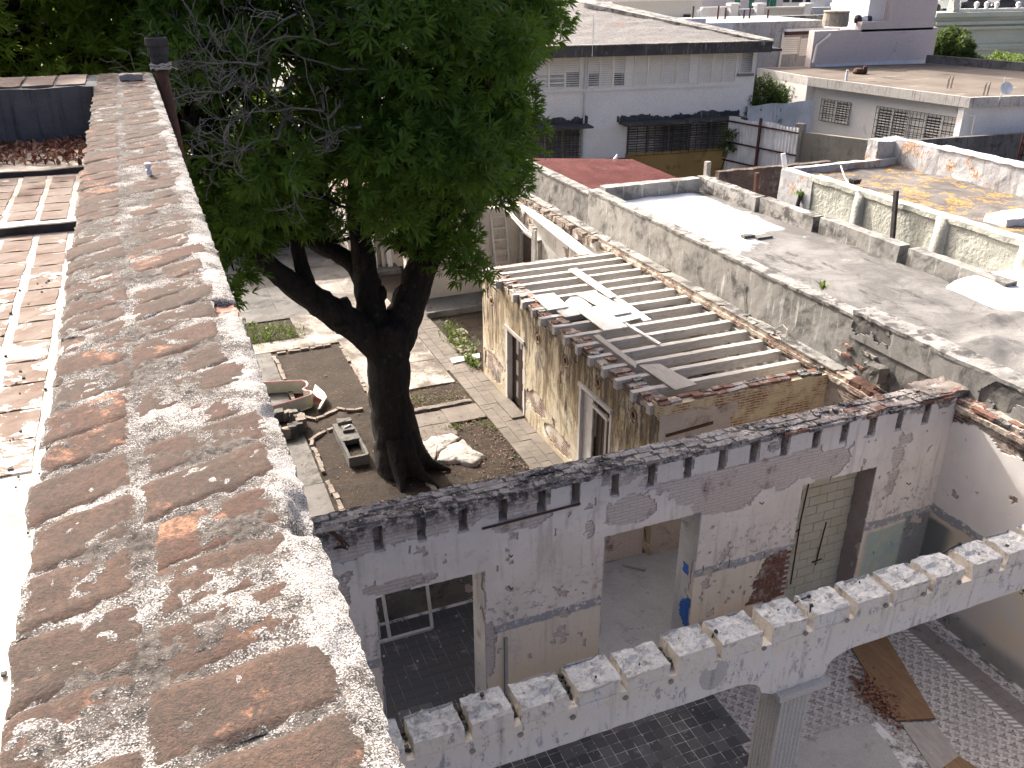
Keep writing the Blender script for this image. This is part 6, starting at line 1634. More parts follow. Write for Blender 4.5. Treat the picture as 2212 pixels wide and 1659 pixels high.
# a few hanging clumps low on the right and on the left limb
for (q, Y, R_) in (((1000, 560), 18.6, .62), ((1030, 590), 18.5, .42), ((960, 530), 18.7, .6), ((915, 540), 18.9, .45), ((985, 505), 18.3, .6), ((880, 510), 18.9, .5), ((840, 500), 19.0, .5), ((520, 520), 18.0, .6), ((505, 585), 17.6, .5), ((485, 500), 17.6, .7), ((560, 500), 18.2, .6), ((620, 480), 18.4, .6), ((690, 480), 18.8, .6), ((745, 455), 18.8, .6), ((500, 630), 17.8, .35), ((450, 430), 17.5, .7), ((1060, 420), 18.0, .6), ((1100, 390), 18.3, .5), ((1120, 300), 18.5, .6), ((1110, 230), 18.2, .6), ((1165, 60), 18.5, .6), ((1100, 130), 18.2, .6), ((1180, 10), 18.6, .6)):
    cl_c.append((gy(q, Y), R_))
Cs, As, Ct = [], [], []
for (p, R_) in cl_c:
    m_ = int(138 * (R_ / .75) ** 2 * rng.uniform(.6, 1.25))
    v = rng.normal(size=(m_, 3)); v[:, 2] *= .9; v /= np.linalg.norm(v, axis=1)[:, None]
    v = v[(v[:, 2] > -0.75)]
    rr = R_ * rng.uniform(.55, 1.08, (len(v), 1))
    Cs.append(p + v * rr * [1.1, 1.1, .85]); a = v + np.array([0, 0, .45]) + rng.normal(size=v.shape) * .25; As.append(a / np.linalg.norm(a, axis=1)[:, None]); Ct.append(np.full(len(v), rng.random() ** 1.3))
Cs = np.vstack(Cs); As = np.vstack(As); Ct = np.concatenate(Ct)
keep_ = rng.random(len(Cs)) < np.where(Cs[:, 2] > 12.2, .8, 1.0)
Cs, As, Ct = Cs[keep_], As[keep_], Ct[keep_]
print('rosettes', len(Cs), 'clumps', len(cl_c))
me = crown_mesh('crown', Cs, As, rng.uniform(.12, .28, len(Cs)), M_LEAF, rng, 8, ctint=Ct)
place('crown', me, tree)
# twigs that carry the clumps
tw = MB()
anch = [gy(p, Y) for (p, Y) in (((985, 330), 18.7), ((945, 480), 19.1), ((1000, 180), 18.5), ((765, 370), 19.7), ((770, 220), 19.5), ((560, 420), 21.3), ((480, 470), 18.4), ((430, 330), 18.2), ((620, 380), 19.1), ((690, 530), 20.7))]
anch = np.array(anch)
for (p, R_) in cl_c:
    i = np.argmin(np.linalg.norm(anch - p, axis=1)); a = anch[i]; mid = (a + p) / 2 + rng.normal(size=3) * .3 + [0, 0, -.25]
    L = np.linalg.norm(p - a)
    tw.tube([a, mid, p], [.035 + .012 * min(L, 5), .03, .012], 5, cap=False)
tw.build('twigs', M_BARK, tree)
# bare dead branches hanging on the camera side
db = MB(); r5 = np.random.default_rng(77)
def twig(p, d, L, r_, lev):
    n = 7; pts = [p]; rads = [r_]
    cur = d / np.linalg.norm(d); bend = r5.normal(size=3) * .22
    for i in range(n):
        cur = cur + bend * .35 + r5.normal(size=3) * .16 + np.array([0, 0, .10 if lev > 1 else -.02]); cur /= np.linalg.norm(cur)
        p = p + cur * L / n; pts.append(p); rads.append(max(.005, r_ * (1 - .75 * (i + 1) / n)))
    db.tube(pts, rads, 5 if lev < 2 else 4, cap=False)
    if lev < 4:
        for k in range({0: 7, 1: 5, 2: 4, 3: 2}[lev]):
            i = int(r5.integers(1, n + 1)); dd = np.array(pts[i]) - np.array(pts[i - 1]); dd /= np.linalg.norm(dd)
            side = r5.normal(size=3); side -= dd * (side @ dd); side /= np.linalg.norm(side)
            twig(np.array(pts[i]), dd * .75 + side * .8, L * r5.uniform(.38, .62), max(.006, rads[i] * .65), lev + 1)
for (a, b, Y, L, r_) in (((800, 150), (620, 170), 14.6, 1.6, .018), ((700, 240), (480, 250), 14.4, 1.7, .018), ((560, 140), (390, 130), 14.3, 1.5, .016), ((840, 60), (700, 30), 14.6, 1.4, .016), ((600, 300), (420, 290), 14.4, 1.5, .016), ((480, 200), (360, 180), 14.2, 1.1, .013), ((780, 275), (560, 285), 14.6, 1.7, .022), ((740, 90), (560, 110), 14.5, 1.7, .020), ((640, 30), (440, 70), 14.5, 1.5, .018), ((620, 190), (430, 215), 14.8, 1.5, .018), ((700, 330), (560, 250), 15.1, 1.2, .016), ((800, 10), (690, 120), 15.2, 1.2, .016), ((580, 330), (470, 340), 15.0, .9, .012), ((520, 60), (380, 60), 14.8, 1.1, .014)):
    p0 = gy(a, Y); p1 = gy(b, Y); twig(p0, p1 - p0, L, r_, 1)
    back = p0 + (cen - p0) * .3
    db.tube([back, (back + p0) / 2 + [0, 0, .15], p0], [.04, .03, r_], 6, cap=False)
db.build('dead_branches', M_TWIG, tree, label='tangle of bare grey dead branches on the camera side of the crown')

# tree behind the brick building
def simple_tree(name, base, cen, rad, ncl, R, mat, label, group=None, trunk_r=.3, leaf=(.16, .26), seed=1, per=110, nl=8, keepf=None, cat='tree', spread=(.35, 1.25), wid=.24):
    rg = np.random.default_rng(seed)
    t = thing(name, base, label, cat, group)
    cen = np.array(cen, float); rad = np.array(rad, float); base = np.array(base, float)
    b = MB(); top = cen + [0, 0, -rad[2] * .35]
    b.tube([base, base * .5 + top * .5 + rg.normal(size=3) * .1 * trunk_r * 3, top], [trunk_r * 1.3, trunk_r, trunk_r * .7], 10, wob=.15)
    Cs, As = [], []
    for k in range(ncl):
        v = rg.normal(size=3); v /= np.linalg.norm(v); rr = rg.uniform(.4, 1) ** .6; p = cen + v * rad * rr
        if keepf is not None and not keepf(p): continue
        R_ = rg.uniform(*R); m_ = int(per * rg.uniform(.8, 1.2))
        w = rg.normal(size=(m_, 3)); w /= np.linalg.norm(w, axis=1)[:, None]
        Cs.append(p + w * R_ * rg.uniform(.5, 1.05, (m_, 1))); a = w + [0, 0, .5] + rg.normal(size=w.shape) * .25; As.append(a / np.linalg.norm(a, axis=1)[:, None])
        b.tube([top, (top + p) / 2 + rg.normal(size=3) * .2 * rad.min() * .2, p], [trunk_r * .35, trunk_r * .2, trunk_r * .06], 5, cap=False)
    b.build('trunk', M_BARK, t, smooth=True)
    Cs = np.vstack(Cs); As = np.vstack(As)
    place('crown', crown_mesh('crown', Cs, As, rg.uniform(*leaf, len(Cs)), mat, rg, nl, spread=spread, wid=wid), t)
    return t
simple_tree('leafy_tree', (-5.5, 24.5, 0), (-4.0, 20.8, 12.0), (6.8, 5.2, 7.0), 330, (.6, 1.0), M_LEAF2, 'sunlit bright green tree rising behind the cross parapet', seed=9, per=95, trunk_r=.45, keepf=lambda p: p[1] > 13.4 and p[2] < min(19.5, 10.4 + .72 * (p[1] - 8.9) - .9) and p[2] > 6.5)
# ------------------------------------------------------------------ neighbouring flat roofs
nb = thing('neighbour_building', (15.2, 12, 0), 'single-storey neighbour with a grey felt roof and a bright white painted field', 'building')
mb = MB(); mb.box(13.42, 17.3, -3, 25.0, -0.05, 4.35); mb.build('wall', M_CONC, nb)
def zroof(P):
    x, y = P[..., 0], P[..., 1]
    z = 4.56 + (fbm(P, .5, 3, 3) - .5) * .10 + (fbm(P, 2.2, 4, 3) - .5) * .05 + np.clip((13.0 - y) / 10, 0, 1) * .25
    for (c, r_, h) in (((15.4, 11.2), (1.2, .5), .16), ((16.3, 12.3), (.9, .35), .20), ((14.9, 9.9), (.5, .7), .18), ((17.0, 11.5), (1.0, .4), .22)):
        z = z + h * np.exp(-(((x - c[0]) / r_[0]) ** 2 + ((y - c[1]) / r_[1]) ** 2 + (fbm(P, 2, 8, 3) - .5) * 2))
    return z
mb = MB(); mb.grid(13.35, 17.35, -3, 25.0, zroof, 0.14); mb.build('roof', M_FELT, nb, smooth=True)
mb = MB(); mb.rough(13.42, 17.0, 24.85, 25.25, 4.3, 5.0, .12, .02, 4, 3); mb.build('end_parapet', M_PARTY, nb)
for (ya, yb, za) in ((22.0, 25.25, 4.98), (19.45, 21.9, 5.02), (16.3, 19.3, 5.02), (13.2, 16.1, 5.0)):
    x0 = 17.02 + (25 - ya) * .035
    mb = MB(); mb.rough(x0, x0 + .36, ya, yb, 4.2, za + random.uniform(-.03, .03), .1, .02, 4, int(ya)); mb.build('side_parapet', M_COPING if ya > 19 else M_PARTY, nb)
b = MB(); b.rough(15.0, 15.35, 19.55, 19.75, 4.55, 4.66, .08, .01, 4, 3); b.rough(15.3, 15.8, 19.35, 19.62, 4.55, 4.63, .08, .01, 4, 3); tag(b.build('cement_tile', M_CONC), 'flat cement tiles lying at the edge of the white roof field', 'tile')
# rounded white coating at the near end
def zw(P):
    x, y = P[..., 0], P[..., 1]; e = np.clip(np.minimum.reduce([(x - 16.85) / .5, (19.6 - x) / .4, (y - 12.0) / .45, (14.4 - y) / .45]), 0, 1)
    return 4.3 + .62 * np.sqrt(1 - (1 - e) ** 2) + (fbm(P, 1.6, 5, 3) - .5) * .14 * e
mb = MB(); mb.grid(16.85, 19.6, 12.0, 14.4, zw, .09); tag(mb.build('roof_hump', M_WHITECOAT, smooth=True), 'rounded white coated hump at the corner of the grey felt roof', 'roof')
# sprig growing from the roof edge
weeds('sprig', [(13.75, 14.9, .03, .03, 1.0)], 26, (.12, .3), M_WEED, 'small green sprig growing at the roof edge', 51)
o = bpy.data.objects['sprig']; o.location.z = 4.75
b = MB(); b.tube([(13.75, 14.9, 4.5), (13.76, 14.92, 5.0)], .006, 5); tag(b.build('sprig_stem', M_TWIG), 'thin stem of the small sprig at the roof edge', 'stem')
# lichen roof and its buttressed side wall
lr = thing('lichen_roof_building', (22, 20, 0), 'low building with orange lichen over its dark flat roof and a pale buttressed side wall', 'building')
mb = MB(); mb.rough(19.45, 19.75, 9, 23.75, 0, 5.33, .18, .05, 1.6, 3); mb.build('side_wall', M_GREENR, lr, smooth=True)
mb = MB(); mb.rough(19.40, 19.80, 22.2, 23.78, 0, 5.34, .18, .03, 1.6, 6); mb.build('side_wall', M_LICHENW, lr)
mb = MB(); mb.rough(19.38, 19.80, 9, 22.3, 5.26, 5.40, .10, .04, 3, 7); mb.build('coping', M_GREENR, lr, smooth=True)
for y_ in (20.1, 17.0, 14.4):
    b = MB()
    V = []; 
    for k in range(13):
        t = k / 12; w = .20 + .22 * t ** 1.5
        z_ = 5.36 * (1 - t); dx = .12 + .55 * t ** 1.3
        for (yy, xx) in ((y_ - w, 19.46), (y_ - w * .75, 19.46 - dx * .8), (y_, 19.46 - dx), (y_ + w * .75, 19.46 - dx * .8), (y_ + w, 19.46)): V.append((xx, yy, z_))
    Fc = [(i * 5 + j + 1, i * 5 + j, (i + 1) * 5 + j, (i + 1) * 5 + j + 1) for i in range(12) for j in range(4)] + [(0, 1, 2, 3, 4)]
    b.add(V, Fc); b.build('buttress', M_GREENR, lr, smooth=True, jit=.05, js=2)
mb = MB(); mb.grid(19.7, 24.6, 9, 23.9, lambda P: 5.10 + (fbm(P, .8, 3, 4) - .5) * .22, .16); mb.build('roof', M_LICHEN, lr, smooth=True)
mb = MB(); mb.rough(19.7, 24.4, 23.75, 24.0, 0, 5.32, .15, .03, 3, 3); mb.build('end_wall', M_LICHENW, lr)
mb = MB(); mb.rough(24.35, 24.75, 9, 24.4, 0, 5.95, .15, .05, 2, 4); mb.build('far_wall', M_LICHENW, lr)
mb = MB(); mb.rough(24.30, 24.8, 9, 22.2, 5.94, 6.0, .12, .03, 3, 4); mb.build('far_coping', M_WHITECOAT, lr)
mb = MB(); mb.rough(23.6, 24.4, 24.0, 24.5, 0, 5.9, .12, .06, 3, 5); mb.build('corner_pier', M_LICHENW, lr)
p = gz(R3(1350, 1300), 5.45); q = gz(R3(1320, 1530), 4.6)
b = MB(); b.bar((19.25, p[1] - .4, 3.6), (19.25, p[1] - .1, 5.75), .09, .12); tag(b.build('dark_post', M_IRON), 'dark weathered post leaning on the pale buttressed wall', 'post')
b = MB(); pts = [gz(R3(1025, 1075), 5.4), gz(R3(1050, 1150), 5.22), gz(R3(1090, 1210), 5.2), gz(R3(1140, 1240), 5.4)]; b.tube(pts, .022, 6); tag(b.build('white_hose', M_WHITEPL), 'thin white hose lying on the lichen roof', 'hose')
p = gz(R3(1115, 1185), 5.15); b = MB(); b.rough(p[0] - .16, p[0] + .16, p[1] - .12, p[1] + .12, 5.12, 5.28, .06, .05, 7, 3); tag(b.build('dark_rag', M_BLACK), 'dark crumpled rag on the lichen roof beside the white hose', 'rag')
p = gz(R3(2130, 1420), 5.2); b = MB(); b.rough(p[0] - .6, p[0] + .7, p[1] - .35, p[1] + .35, 5.1, 5.34, .1, .08, 2.5, 3); tag(b.build('white_sheet_heap', M_WHITECOAT, smooth=True), 'heap of white sheeting on the lichen roof', 'sheeting')
p = gx(R3(765, 1300), 19.4); b = MB(); b.tube([(19.36, p[1], p[2] + .2), (19.3, p[1], p[2] - .1), (19.3, p[1] - .02, p[2] - .6)], .07, 10); tag(b.build('downpipe_stub', M_IRON), 'short black downpipe stub on the pale end of the buttressed wall', 'pipe')
weeds('wall_weed', [(0, 0, .1, .1, 1.0)], 60, (.08, .25), M_YELSHRUB, 'dry weed growing on top of the black downpipe stub', 52); o = bpy.data.objects['wall_weed']; o.location = (19.3, p[1], p[2] + .15)
# red sheet roof
rr_ = thing('red_roof_shed', (15.5, 28.5, 0), 'shed with a faded red corrugated roof behind the white roof field', 'shed')
def zred(P): return 4.42 + .10 * np.clip((P[..., 1] - 25.3) / 6, 0, 1) + .018 * np.sin(P[..., 1] * 2 * math.pi / .16)
nx, ny = 6, 420
X, Y = np.meshgrid(np.linspace(0, 1, nx + 1), np.linspace(0, 1, ny + 1), indexing='ij')
yy = 25.3 + Y * 7.4; xr = np.interp(yy, [25, 27.3, 29.6, 33], [18.0, 18.0, 17.6, 13.6 + 3.4]); xl = 13.45
far_cut = np.interp(13.45 + X * 4.3, [13.4, 17.7], [32.7, 30.6]); 
yy = 25.3 + Y * (far_cut - 25.3); XX = xl + X * (17.7 + (Y < .45) * .0 - xl)
Pp = np.stack([XX, yy, np.zeros_like(XX)], -1); Pp[..., 2] = zred(Pp)
idx = np.arange(X.size).reshape(X.shape); q = np.stack([idx[:-1, :-1], idx[1:, :-1], idx[1:, 1:], idx[:-1, 1:]], -1).reshape(-1, 4)
mb = MB(); mb.add(Pp.reshape(-1, 3), q); mb.build('roof', M_REDROOF, rr_)
mb = MB(); mb.prism([(13.45, 25.3), (17.6, 25.3), (17.6, 30.3), (13.5, 32.3)], 0, 4.25); mb.build('wall', M_CONC, rr_)
pg = thing('white_bird', tuple(gz(AA(1315, 160), 4.55)), 'small white bird perched on the edge of the red roof', 'bird')
p = gz(AA(1315, 160), 4.55); b = MB(); b.tube([p + [-.10, 0, .10], p + [-.04, 0, .13], p + [.03, 0, .16], p + [.06, 0, .24], p + [.08, 0, .29], p + [.11, 0, .29]], [.012, .05, .065, .045, .035, .01], 9); b.tube([p + [.0, .02, .12], p + [.0, .02, 0]], .008, 5); b.tube([p + [.02, -.02, .12], p + [.02, -.02, 0]], .008, 5); b.build('body', M_WHITEPL, pg, smooth=True)

# ------------------------------------------------------------------ upright planes for buildings farther off
class PL:
    def __init__(s, p0, u):
        s.p = np.array([p0[0], p0[1], 0.0]); s.u = np.array([u[0], u[1], 0.0]); s.u /= np.linalg.norm(s.u)
        n = np.array([-s.u[1], s.u[0], 0]); s.n = n if n @ (C0 - s.p) > 0 else -n
    def sz(s, px):
        d = ray(*px); t = ((s.p - C0) @ s.n) / (d @ s.n); P = C0 + d * t; return float((P - s.p) @ s.u), float(P[2])
    def pt(s, a, z, d=0.0): return s.p + s.u * a + s.n * d + np.array([0, 0, z])
    def box(s, mb, a0, a1, z0, z1, d0, d1, mi=0):
        V = [s.pt(a, z, d) for d in (d0, d1) for (a, z) in ((a0, z0), (a1, z0), (a1, z1), (a0, z1))]
        F = [(0, 1, 2, 3), (7, 6, 5, 4), (0, 4, 5, 1), (1, 5, 6, 2), (2, 6, 7, 3), (3, 7, 4, 0)]
        # orient outward
        c = np.mean(V, 0); Fo = []
        for f in F:
            P = [V[i] for i in f]; nn = np.cross(P[1] - P[0], P[2] - P[0]); Fo.append(f if nn @ (np.mean(P, 0) - c) > 0 else f[::-1])
        return mb.add(V, Fo, mi)
def louvre(pl, parent, a0, a1, z0, z1, n, mat, back=M_GLASSDK, open_rows=(), d=0.04, tilt=0.8, frame=True):
    w = MB(); pl.box(w, a0, a1, z0, z1, -0.02, 0.0); win = w.build('window', back, parent)
    sl = MB(); h = (z1 - z0) / n
    for k in range(n):
        zc = z0 + (k + .5) * h
        op = k in open_rows
        hh = h * (.20 if op else .43)
        V = [pl.pt(a, zc + s_ * hh, (d * .9 if s_ < 0 else d * .15) if not op else (d * 1.0 if s_ < 0 else d * .0)) for (a, s_) in ((a0, -1), (a1, -1), (a1, 1), (a0, 1))]
        sl.add(V + [v - pl.n * .012 for v in V], [(0, 1, 2, 3), (7, 6, 5, 4), (0, 4, 5, 1), (2, 6, 7, 3)])
    sl.build('louvre', mat, win)
    if frame:
        f = MB(); V = []
        for dd in (0.0, .065):
            for w in (.03, -.03):
                V += [pl.pt(a0 - w, z0 - w, dd), pl.pt(a1 + w, z0 - w, dd), pl.pt(a1 + w, z1 + w, dd), pl.pt(a0 - w, z1 + w, dd)]
        Fc = []
        for i in range(4):
            j = (i + 1) % 4; Fc += [(8 + i, 8 + j, 12 + j, 12 + i), (i, 8 + i, 8 + j, j)[::-1], (4 + i, 4 + j, 12 + j, 12 + i)[::-1]]
        f.add(V, Fc); f.build('frame', mat, win)
    return win
def grill(pl, parent, a0, a1, z0, z1, nv, nh, mat=M_IRON, d=0.18, r=.012):
    g = MB()
    for a in np.linspace(a0, a1, nv): pl.box(g, a - r, a + r, z0, z1, d - r, d + r)
    for z in np.linspace(z0, z1, nh): pl.box(g, a0, a1, z - r, z + r, d + r * 1.1, d + r * 2.6)
    for a in (a0, a1):
        for z in (z0 + .1, z1 - .1): pl.box(g, a - r, a + r, z - r, z + r, 0, d)
    return g.build('grille', mat, parent)
# ---- white two-storey building
wp = PL((20.1, 40.3), (1, -0.12))
wb = thing('white_building', (22, 44, 0), 'white two-storey building with louvred window bands and a mould-blackened roof edge', 'building')
aL = -9.0; aR, _ = wp.sz(T2(965, 720)); ez = wp.sz(T1(1500, 700))[1]; et = wp.sz(T1(1500, 565))[1]
wz = wp.sz(T1(1500, 1130))[1]
ls0 = wp.sz(B1(0, 0))[1]
mb = MB(); wp.box(mb, aL, aR, 0, ez, -9, 0); mb.build('wall', M_WHITEW, wb)
mb = MB(); wp.box(mb, aL - .4, aR + .35, ez - .02, et, -9.6, .75); mb.build('fascia', M_FASCIA, wb, jit=.02, js=2)
mb = MB(); wp.box(mb, aL - .4, aR + .4, et - .0, et + .05, .55, .80); mb.build('edge_flashing', M_COPING, wb)
mb = MB(); wp.box(mb, aR + .3, aR + .9, ez + .02, ez + .14, -.4, .8); mb.build('gutter_end', M_FASCIA, wb)
# roof rising away from us
E0, E1 = wp.pt(aL - .4, et + .02, .6), wp.pt(aR + .30, et + .02, .6)
rp = gz(T1(1060, 45), 9.35); rl = gz(T1(450, 20), 9.35)
nu_, nv_ = 70, 60
G = np.zeros((nu_ + 1, nv_ + 1, 3))
far0 = rl + (rl - rp) * 1.2; far1 = rp
for i in range(nu_ + 1):
    for j in range(nv_ + 1):
        s_, t = i / nu_, j / nv_
        G[i, j] = (E0 * (1 - s_) + E1 * s_) * (1 - t) + (far0 * (1 - s_) + far1 * s_) * t
G[..., 2] += (fbm(G, 1.5, 3, 3) - .5) * .22 * np.minimum(1, np.linspace(0, 1, nv_ + 1) * 12)[None]
idx = np.arange((nu_ + 1) * (nv_ + 1)).reshape(nu_ + 1, nv_ + 1); q = np.stack([idx[:-1, :-1], idx[1:, :-1], idx[1:, 1:], idx[:-1, 1:]], -1).reshape(-1, 4)
mb = MB(); mb.add(G.reshape(-1, 3), q); mb.build('roof', M_GRAVEL, wb, smooth=True)
# verge strip along the right roof edge
side = np.cross((far1 - E1) / np.linalg.norm(far1 - E1), [0, 0, 1]); side /= np.linalg.norm(side)
mb = MB(); mb.slab([E1 - side * .6, E1 + side * .35, far1 + side * .9, far1 - side * .9], .25); o = mb.build('roof_verge', M_COPING, wb); o.location.z += .06
top_z = ez - .03
edges = [[T1(x, 900) for x in (250, 455, 665, 865)], [T1(x, 900) for x in (960, 1125, 1290, 1450)], [T1(1560, 900), T1(1740, 900), T1(1922, 900), T1(2105, 900), T2(95, 900)], [T2(x, 900) for x in (205, 380, 525, 690)]]
pi_ = 0
for g_ in edges:
    ss = [wp.sz(e_)[0] for e_ in g_]
    for a0, a1 in zip(ss[:-1], ss[1:]):
        op = ()
        if pi_ == 2: op = range(0, 7)
        if pi_ in (3, 5): op = range(0, 6)
        if pi_ in (0, 1): op = (1, 3, 5)
        louvre(wp, wb, a0 + .02, a1 - .02, wz + .06, top_z, 14, M_LOUVRE, open_rows=op); pi_ += 1
for px_ in (T1(-160, 900), T1(-330, 900)):
    a0 = wp.sz(px_)[0]; louvre(wp, wb, a0, a0 + 1.5, wz + .06, top_z, 14, M_LOUVRE)
a0, a1 = wp.sz(T2(738, 850))[0], wp.sz(T2(900, 850))[0]; louvre(wp, wb, a0, a1, wp.sz(T2(820, 945))[1], top_z, 12, M_LOUVRE, open_rows=range(12))
mb = MB(); wp.box(mb, aL, wp.sz(T2(705, 1090))[0], wz - .10, wz + .03, 0, .10); mb.build('sill', M_WHITEW, wb)
mb = MB(); wp.box(mb, a0 - .1, a1 + .1, wp.sz(T2(820, 985))[1], wp.sz(T2(820, 950))[1], 0, .12); mb.build('sill', M_COPING, wb)
ap = wp.sz(T1(925, 900))[0]; b = MB(); b.tube([wp.pt(ap, 0, .07), wp.pt(ap, et, .07)], .045, 8); b.tube([wp.pt(ap + .05, ez, .8), wp.pt(ap + .05, et + 1.4, .8)], .02, 6); b.build('drain_pipe', M_GALV, wb)
def low_window(l, r, t, bt, aw, label=None, brown=M_LOUVRE_D, nv=12):
    a0, zt_ = wp.sz((l, t)); a1, zb_ = wp.sz((r, bt))
    mid = (zb_ + zt_) / 2
    n_p = max(2, int(round((a1 - a0) / 1.0)))
    for k in range(n_p):
        louvre(wp, wb, a0 + (a1 - a0) * k / n_p + .03, a0 + (a1 - a0) * (k + 1) / n_p - .03, zb_, zt_, 12, brown, open_rows=range(12))
    grill(wp, wb, a0, a1, zb_, zt_, nv, 6)
    mb = MB(); wp.box(mb, a0 - .5, a1 + .35, zt_ + .12, zt_ + .22, 0, 1.0); mb.build('awning', M_FASCIA, wb, jit=.02, js=3)
    # tide of black mould on the wall above the awning
    o_ = wp.pt(a0 - .6, zt_ + .20, .002)
    sheet(o_, wp.u, (0, 0, 1), wp.n, a1 - a0 + 1.0, .7, .05, lambda P, U, V: V < .18 + .55 * (fbm(P, 2.2, 3, 4) - .3) * 1.0, .006, 3).build('mould_band', M_FASCIA, wb)
low_window(*B1(1215, -300 + 480 * 0)[:1], B1(1545, 0)[0], 0, 0, 0) if False else None
Z2 = ZP(864, 0, 2.56)
low_window(Z2(1080, 850)[0], Z2(1540, 850)[0], Z2(1400, 850)[1], Z2(1400, 1020)[1], 0, brown=M_TANW, nv=20)
low_window(Z2(1855, 850)[0], Z2(2240, 850)[0], Z2(2000, 815)[1], Z2(2000, 985)[1], 0, nv=8)
low_window(R3(45, 850)[0], R3(300, 850)[0], R3(100, 790)[1], R3(100, 965)[1], 0, nv=8)
so, zo = wp.sz(Z2(1840, 1000)); mb = MB(); wp.box(mb, so, aR + 1.5, 0, zo + .05, 0, .10); mb.build('ochre_base', M_OCHRE, wb)
b = MB(); wp.box(b, wp.sz(Z2(1560, 1040))[0], wp.sz(Z2(1850, 1040))[0], 0, wp.sz(Z2(1700, 1030))[1], 0, .8); b.build('black_ledge', M_FASCIA, wb, jit=.03, js=3)
# small items of the neighbouring parapet seen past its roof
# ---- cream house with grilles
hz = 5.7
hc = gz(NN(1520, 240), hz); hl = gz(T2(1630, 995), hz); hr = gz(T3(2212, 1240), hz); hb1 = gz(T3(930, 820), hz); hb2 = gz(T3(2212, 930), hz); hll = gz(T2(970, 880), hz)
ch = thing('cream_house', (40, 38, 0), 'cream flat-roofed house with barred louvre windows under a stained concrete eave', 'house')
hr2 = hc + (hr - hc) * 2.6; hb3 = hb2 + (hb2 - hb1) * .6
mb = MB(); mb.prism([tuple(p[:2]) for p in (hc, hr2, hb3, hb1, hll, hl)], hz - .48, hz); mb.build('eave_slab', M_EAVE, ch)
cc_ = np.mean([hc, hr2, hb3, hb1, hll, hl], 0)
mb = MB(); mb.prism([tuple((cc_ + (p - cc_) * .975)[:2]) for p in (hc, hr2, hb3, hb1, hll, hl)], hz - .02, hz + .006); mb.build('roof', M_BROOF, ch)
hp = PL(hl[:2] + np.array([.55, -.2]), (hc - hl)[:2])
Lh = np.linalg.norm((hc - hl)[:2])
mb = MB(); hp.box(mb, -.6, Lh - .9, 0, hz - .46, -8, 0); mb.build('wall', M_CREAMW, ch)
mb = MB(); mb.prism([tuple(p[:2]) for p in (hl + [0, 0.0, 0], hll, hll + [1, 0, 0], hl + [1.2, 0, 0])], 0, hz - .48); mb.build('side_wall', M_CREAMW, ch)
mb = MB(); mb.prism([tuple(p[:2]) for p in (hc + [.05, .25, 0], hr2 + [0, .25, 0], hr2 + [0, .6, 0], hc + [.05, .6, 0])], 0, hz - .46); mb.build('end_wall', M_WHITEW, ch)
def hwin(tl, bl_, tr, n, cols, ops):
    a0, z1 = hp.sz(tl); _, z0 = hp.sz(bl_); a1, _ = hp.sz(tr)
    for k in range(cols):
        louvre(hp, ch, a0 + (a1 - a0) * k / cols + .03, a0 + (a1 - a0) * (k + 1) / cols - .03, z0, z1, n, M_LOUVRE, open_rows=range(n) if k in ops else range(0, n, 3))
    grill(hp, ch, a0 - .05, a1 + .05, z0 - .05, z1 + .05, int((a1 - a0) / .22) + 2, max(4, int((z1 - z0) / .25)), d=.12, r=.010)
hwin(MM(1830, 262), MM(1795, 520), MM(2190, 310), 9, 2, (0, 1))
hwin(NN(335, 360), NN(265, 770), NN(1405, 510), 12, 5, (0, 1, 3))
b = MB(); pts = [hp.pt(*hp.sz(NN(x, y)), .07) for x, y in ((1350, 400), (1360, 440), (1590, 480), (1540, 740))]; b.tube(pts, .05, 8); b.build('drain_pipe', M_LOUVRE, ch)
ds = thing('satellite_dish', tuple(hc + [1.6, 0, 0]), 'small white satellite dish on a thin pole at the corner of the cream house roof', 'dish')
dp = PL((hc + (hr - hc) * .55)[:2], (hr - hc)[:2])
b = MB(); b.tube([dp.pt(*dp.sz(NN(1860, 300)), .1), dp.pt(*dp.sz(NN(1900, 190)), .1), dp.pt(*dp.sz(NN(1950, -30)), .1)], .03, 6); b.build('pole', M_GALV, ds)
c_ = dp.pt(*dp.sz(NN(1935, 120)), .2); rr = abs(dp.sz(NN(2005, 120))[0] - dp.sz(NN(1865, 120))[0]) / 2
V = []; ax = np.array([-.35, -.85, .4]); ax /= np.linalg.norm(ax); e1 = np.cross(ax, [0, 0, 1]); e1 /= np.linalg.norm(e1); e2 = np.cross(e1, ax)
for k in range(6):
    t = k / 5
    for j in range(20):
        a = j / 20 * 2 * math.pi; V.append(c_ + (e1 * math.cos(a) + e2 * math.sin(a)) * rr * t * 1.0 + ax * rr * .3 * t * t)
Fc = [(i * 20 + j, i * 20 + (j + 1) % 20, (i + 1) * 20 + (j + 1) % 20, (i + 1) * 20 + j) for i in range(5) for j in range(20)]
b = MB(); b.add(V, Fc); b.build('reflector', M_WHITEPL, ds, smooth=True)
b = MB(); b.tube([c_ - e2 * rr * .9 + ax * .05, c_ + ax * rr * .8], .02, 5); b.build('feed_arm', M_GALV, ds)
for q_ in (T3(1210, 1150), T3(1680, 1240)):
    p = gz(q_, hz); b = MB()
    for k in range(4): b.tube([p + [k * .12, .05 * (k % 2), 0], p + [k * .12 + .02, .05 * (k % 2), .5 + .1 * (k % 2)]], .014, 5)
    tag(b.build('rebar_stubs', M_IRON), 'rusty rebar stubs sticking up from the brown roof of the cream house', 'rebar', 'rebar stubs on the brown roof')
p = gz(T3(60, 960), hz); b = MB(); b.lathe([(.25, 0), (.32, .12), (.24, .3), (.1, .34)], tuple(p), 12); b.lathe([(.12, 0), (.16, .1), (.1, .42)], tuple(p + [.45, 0, 0]), 10); tag(b.build('roof_vent', M_RUST, jit=.03), 'dark squat roof vent on the brown flat roof', 'vent')
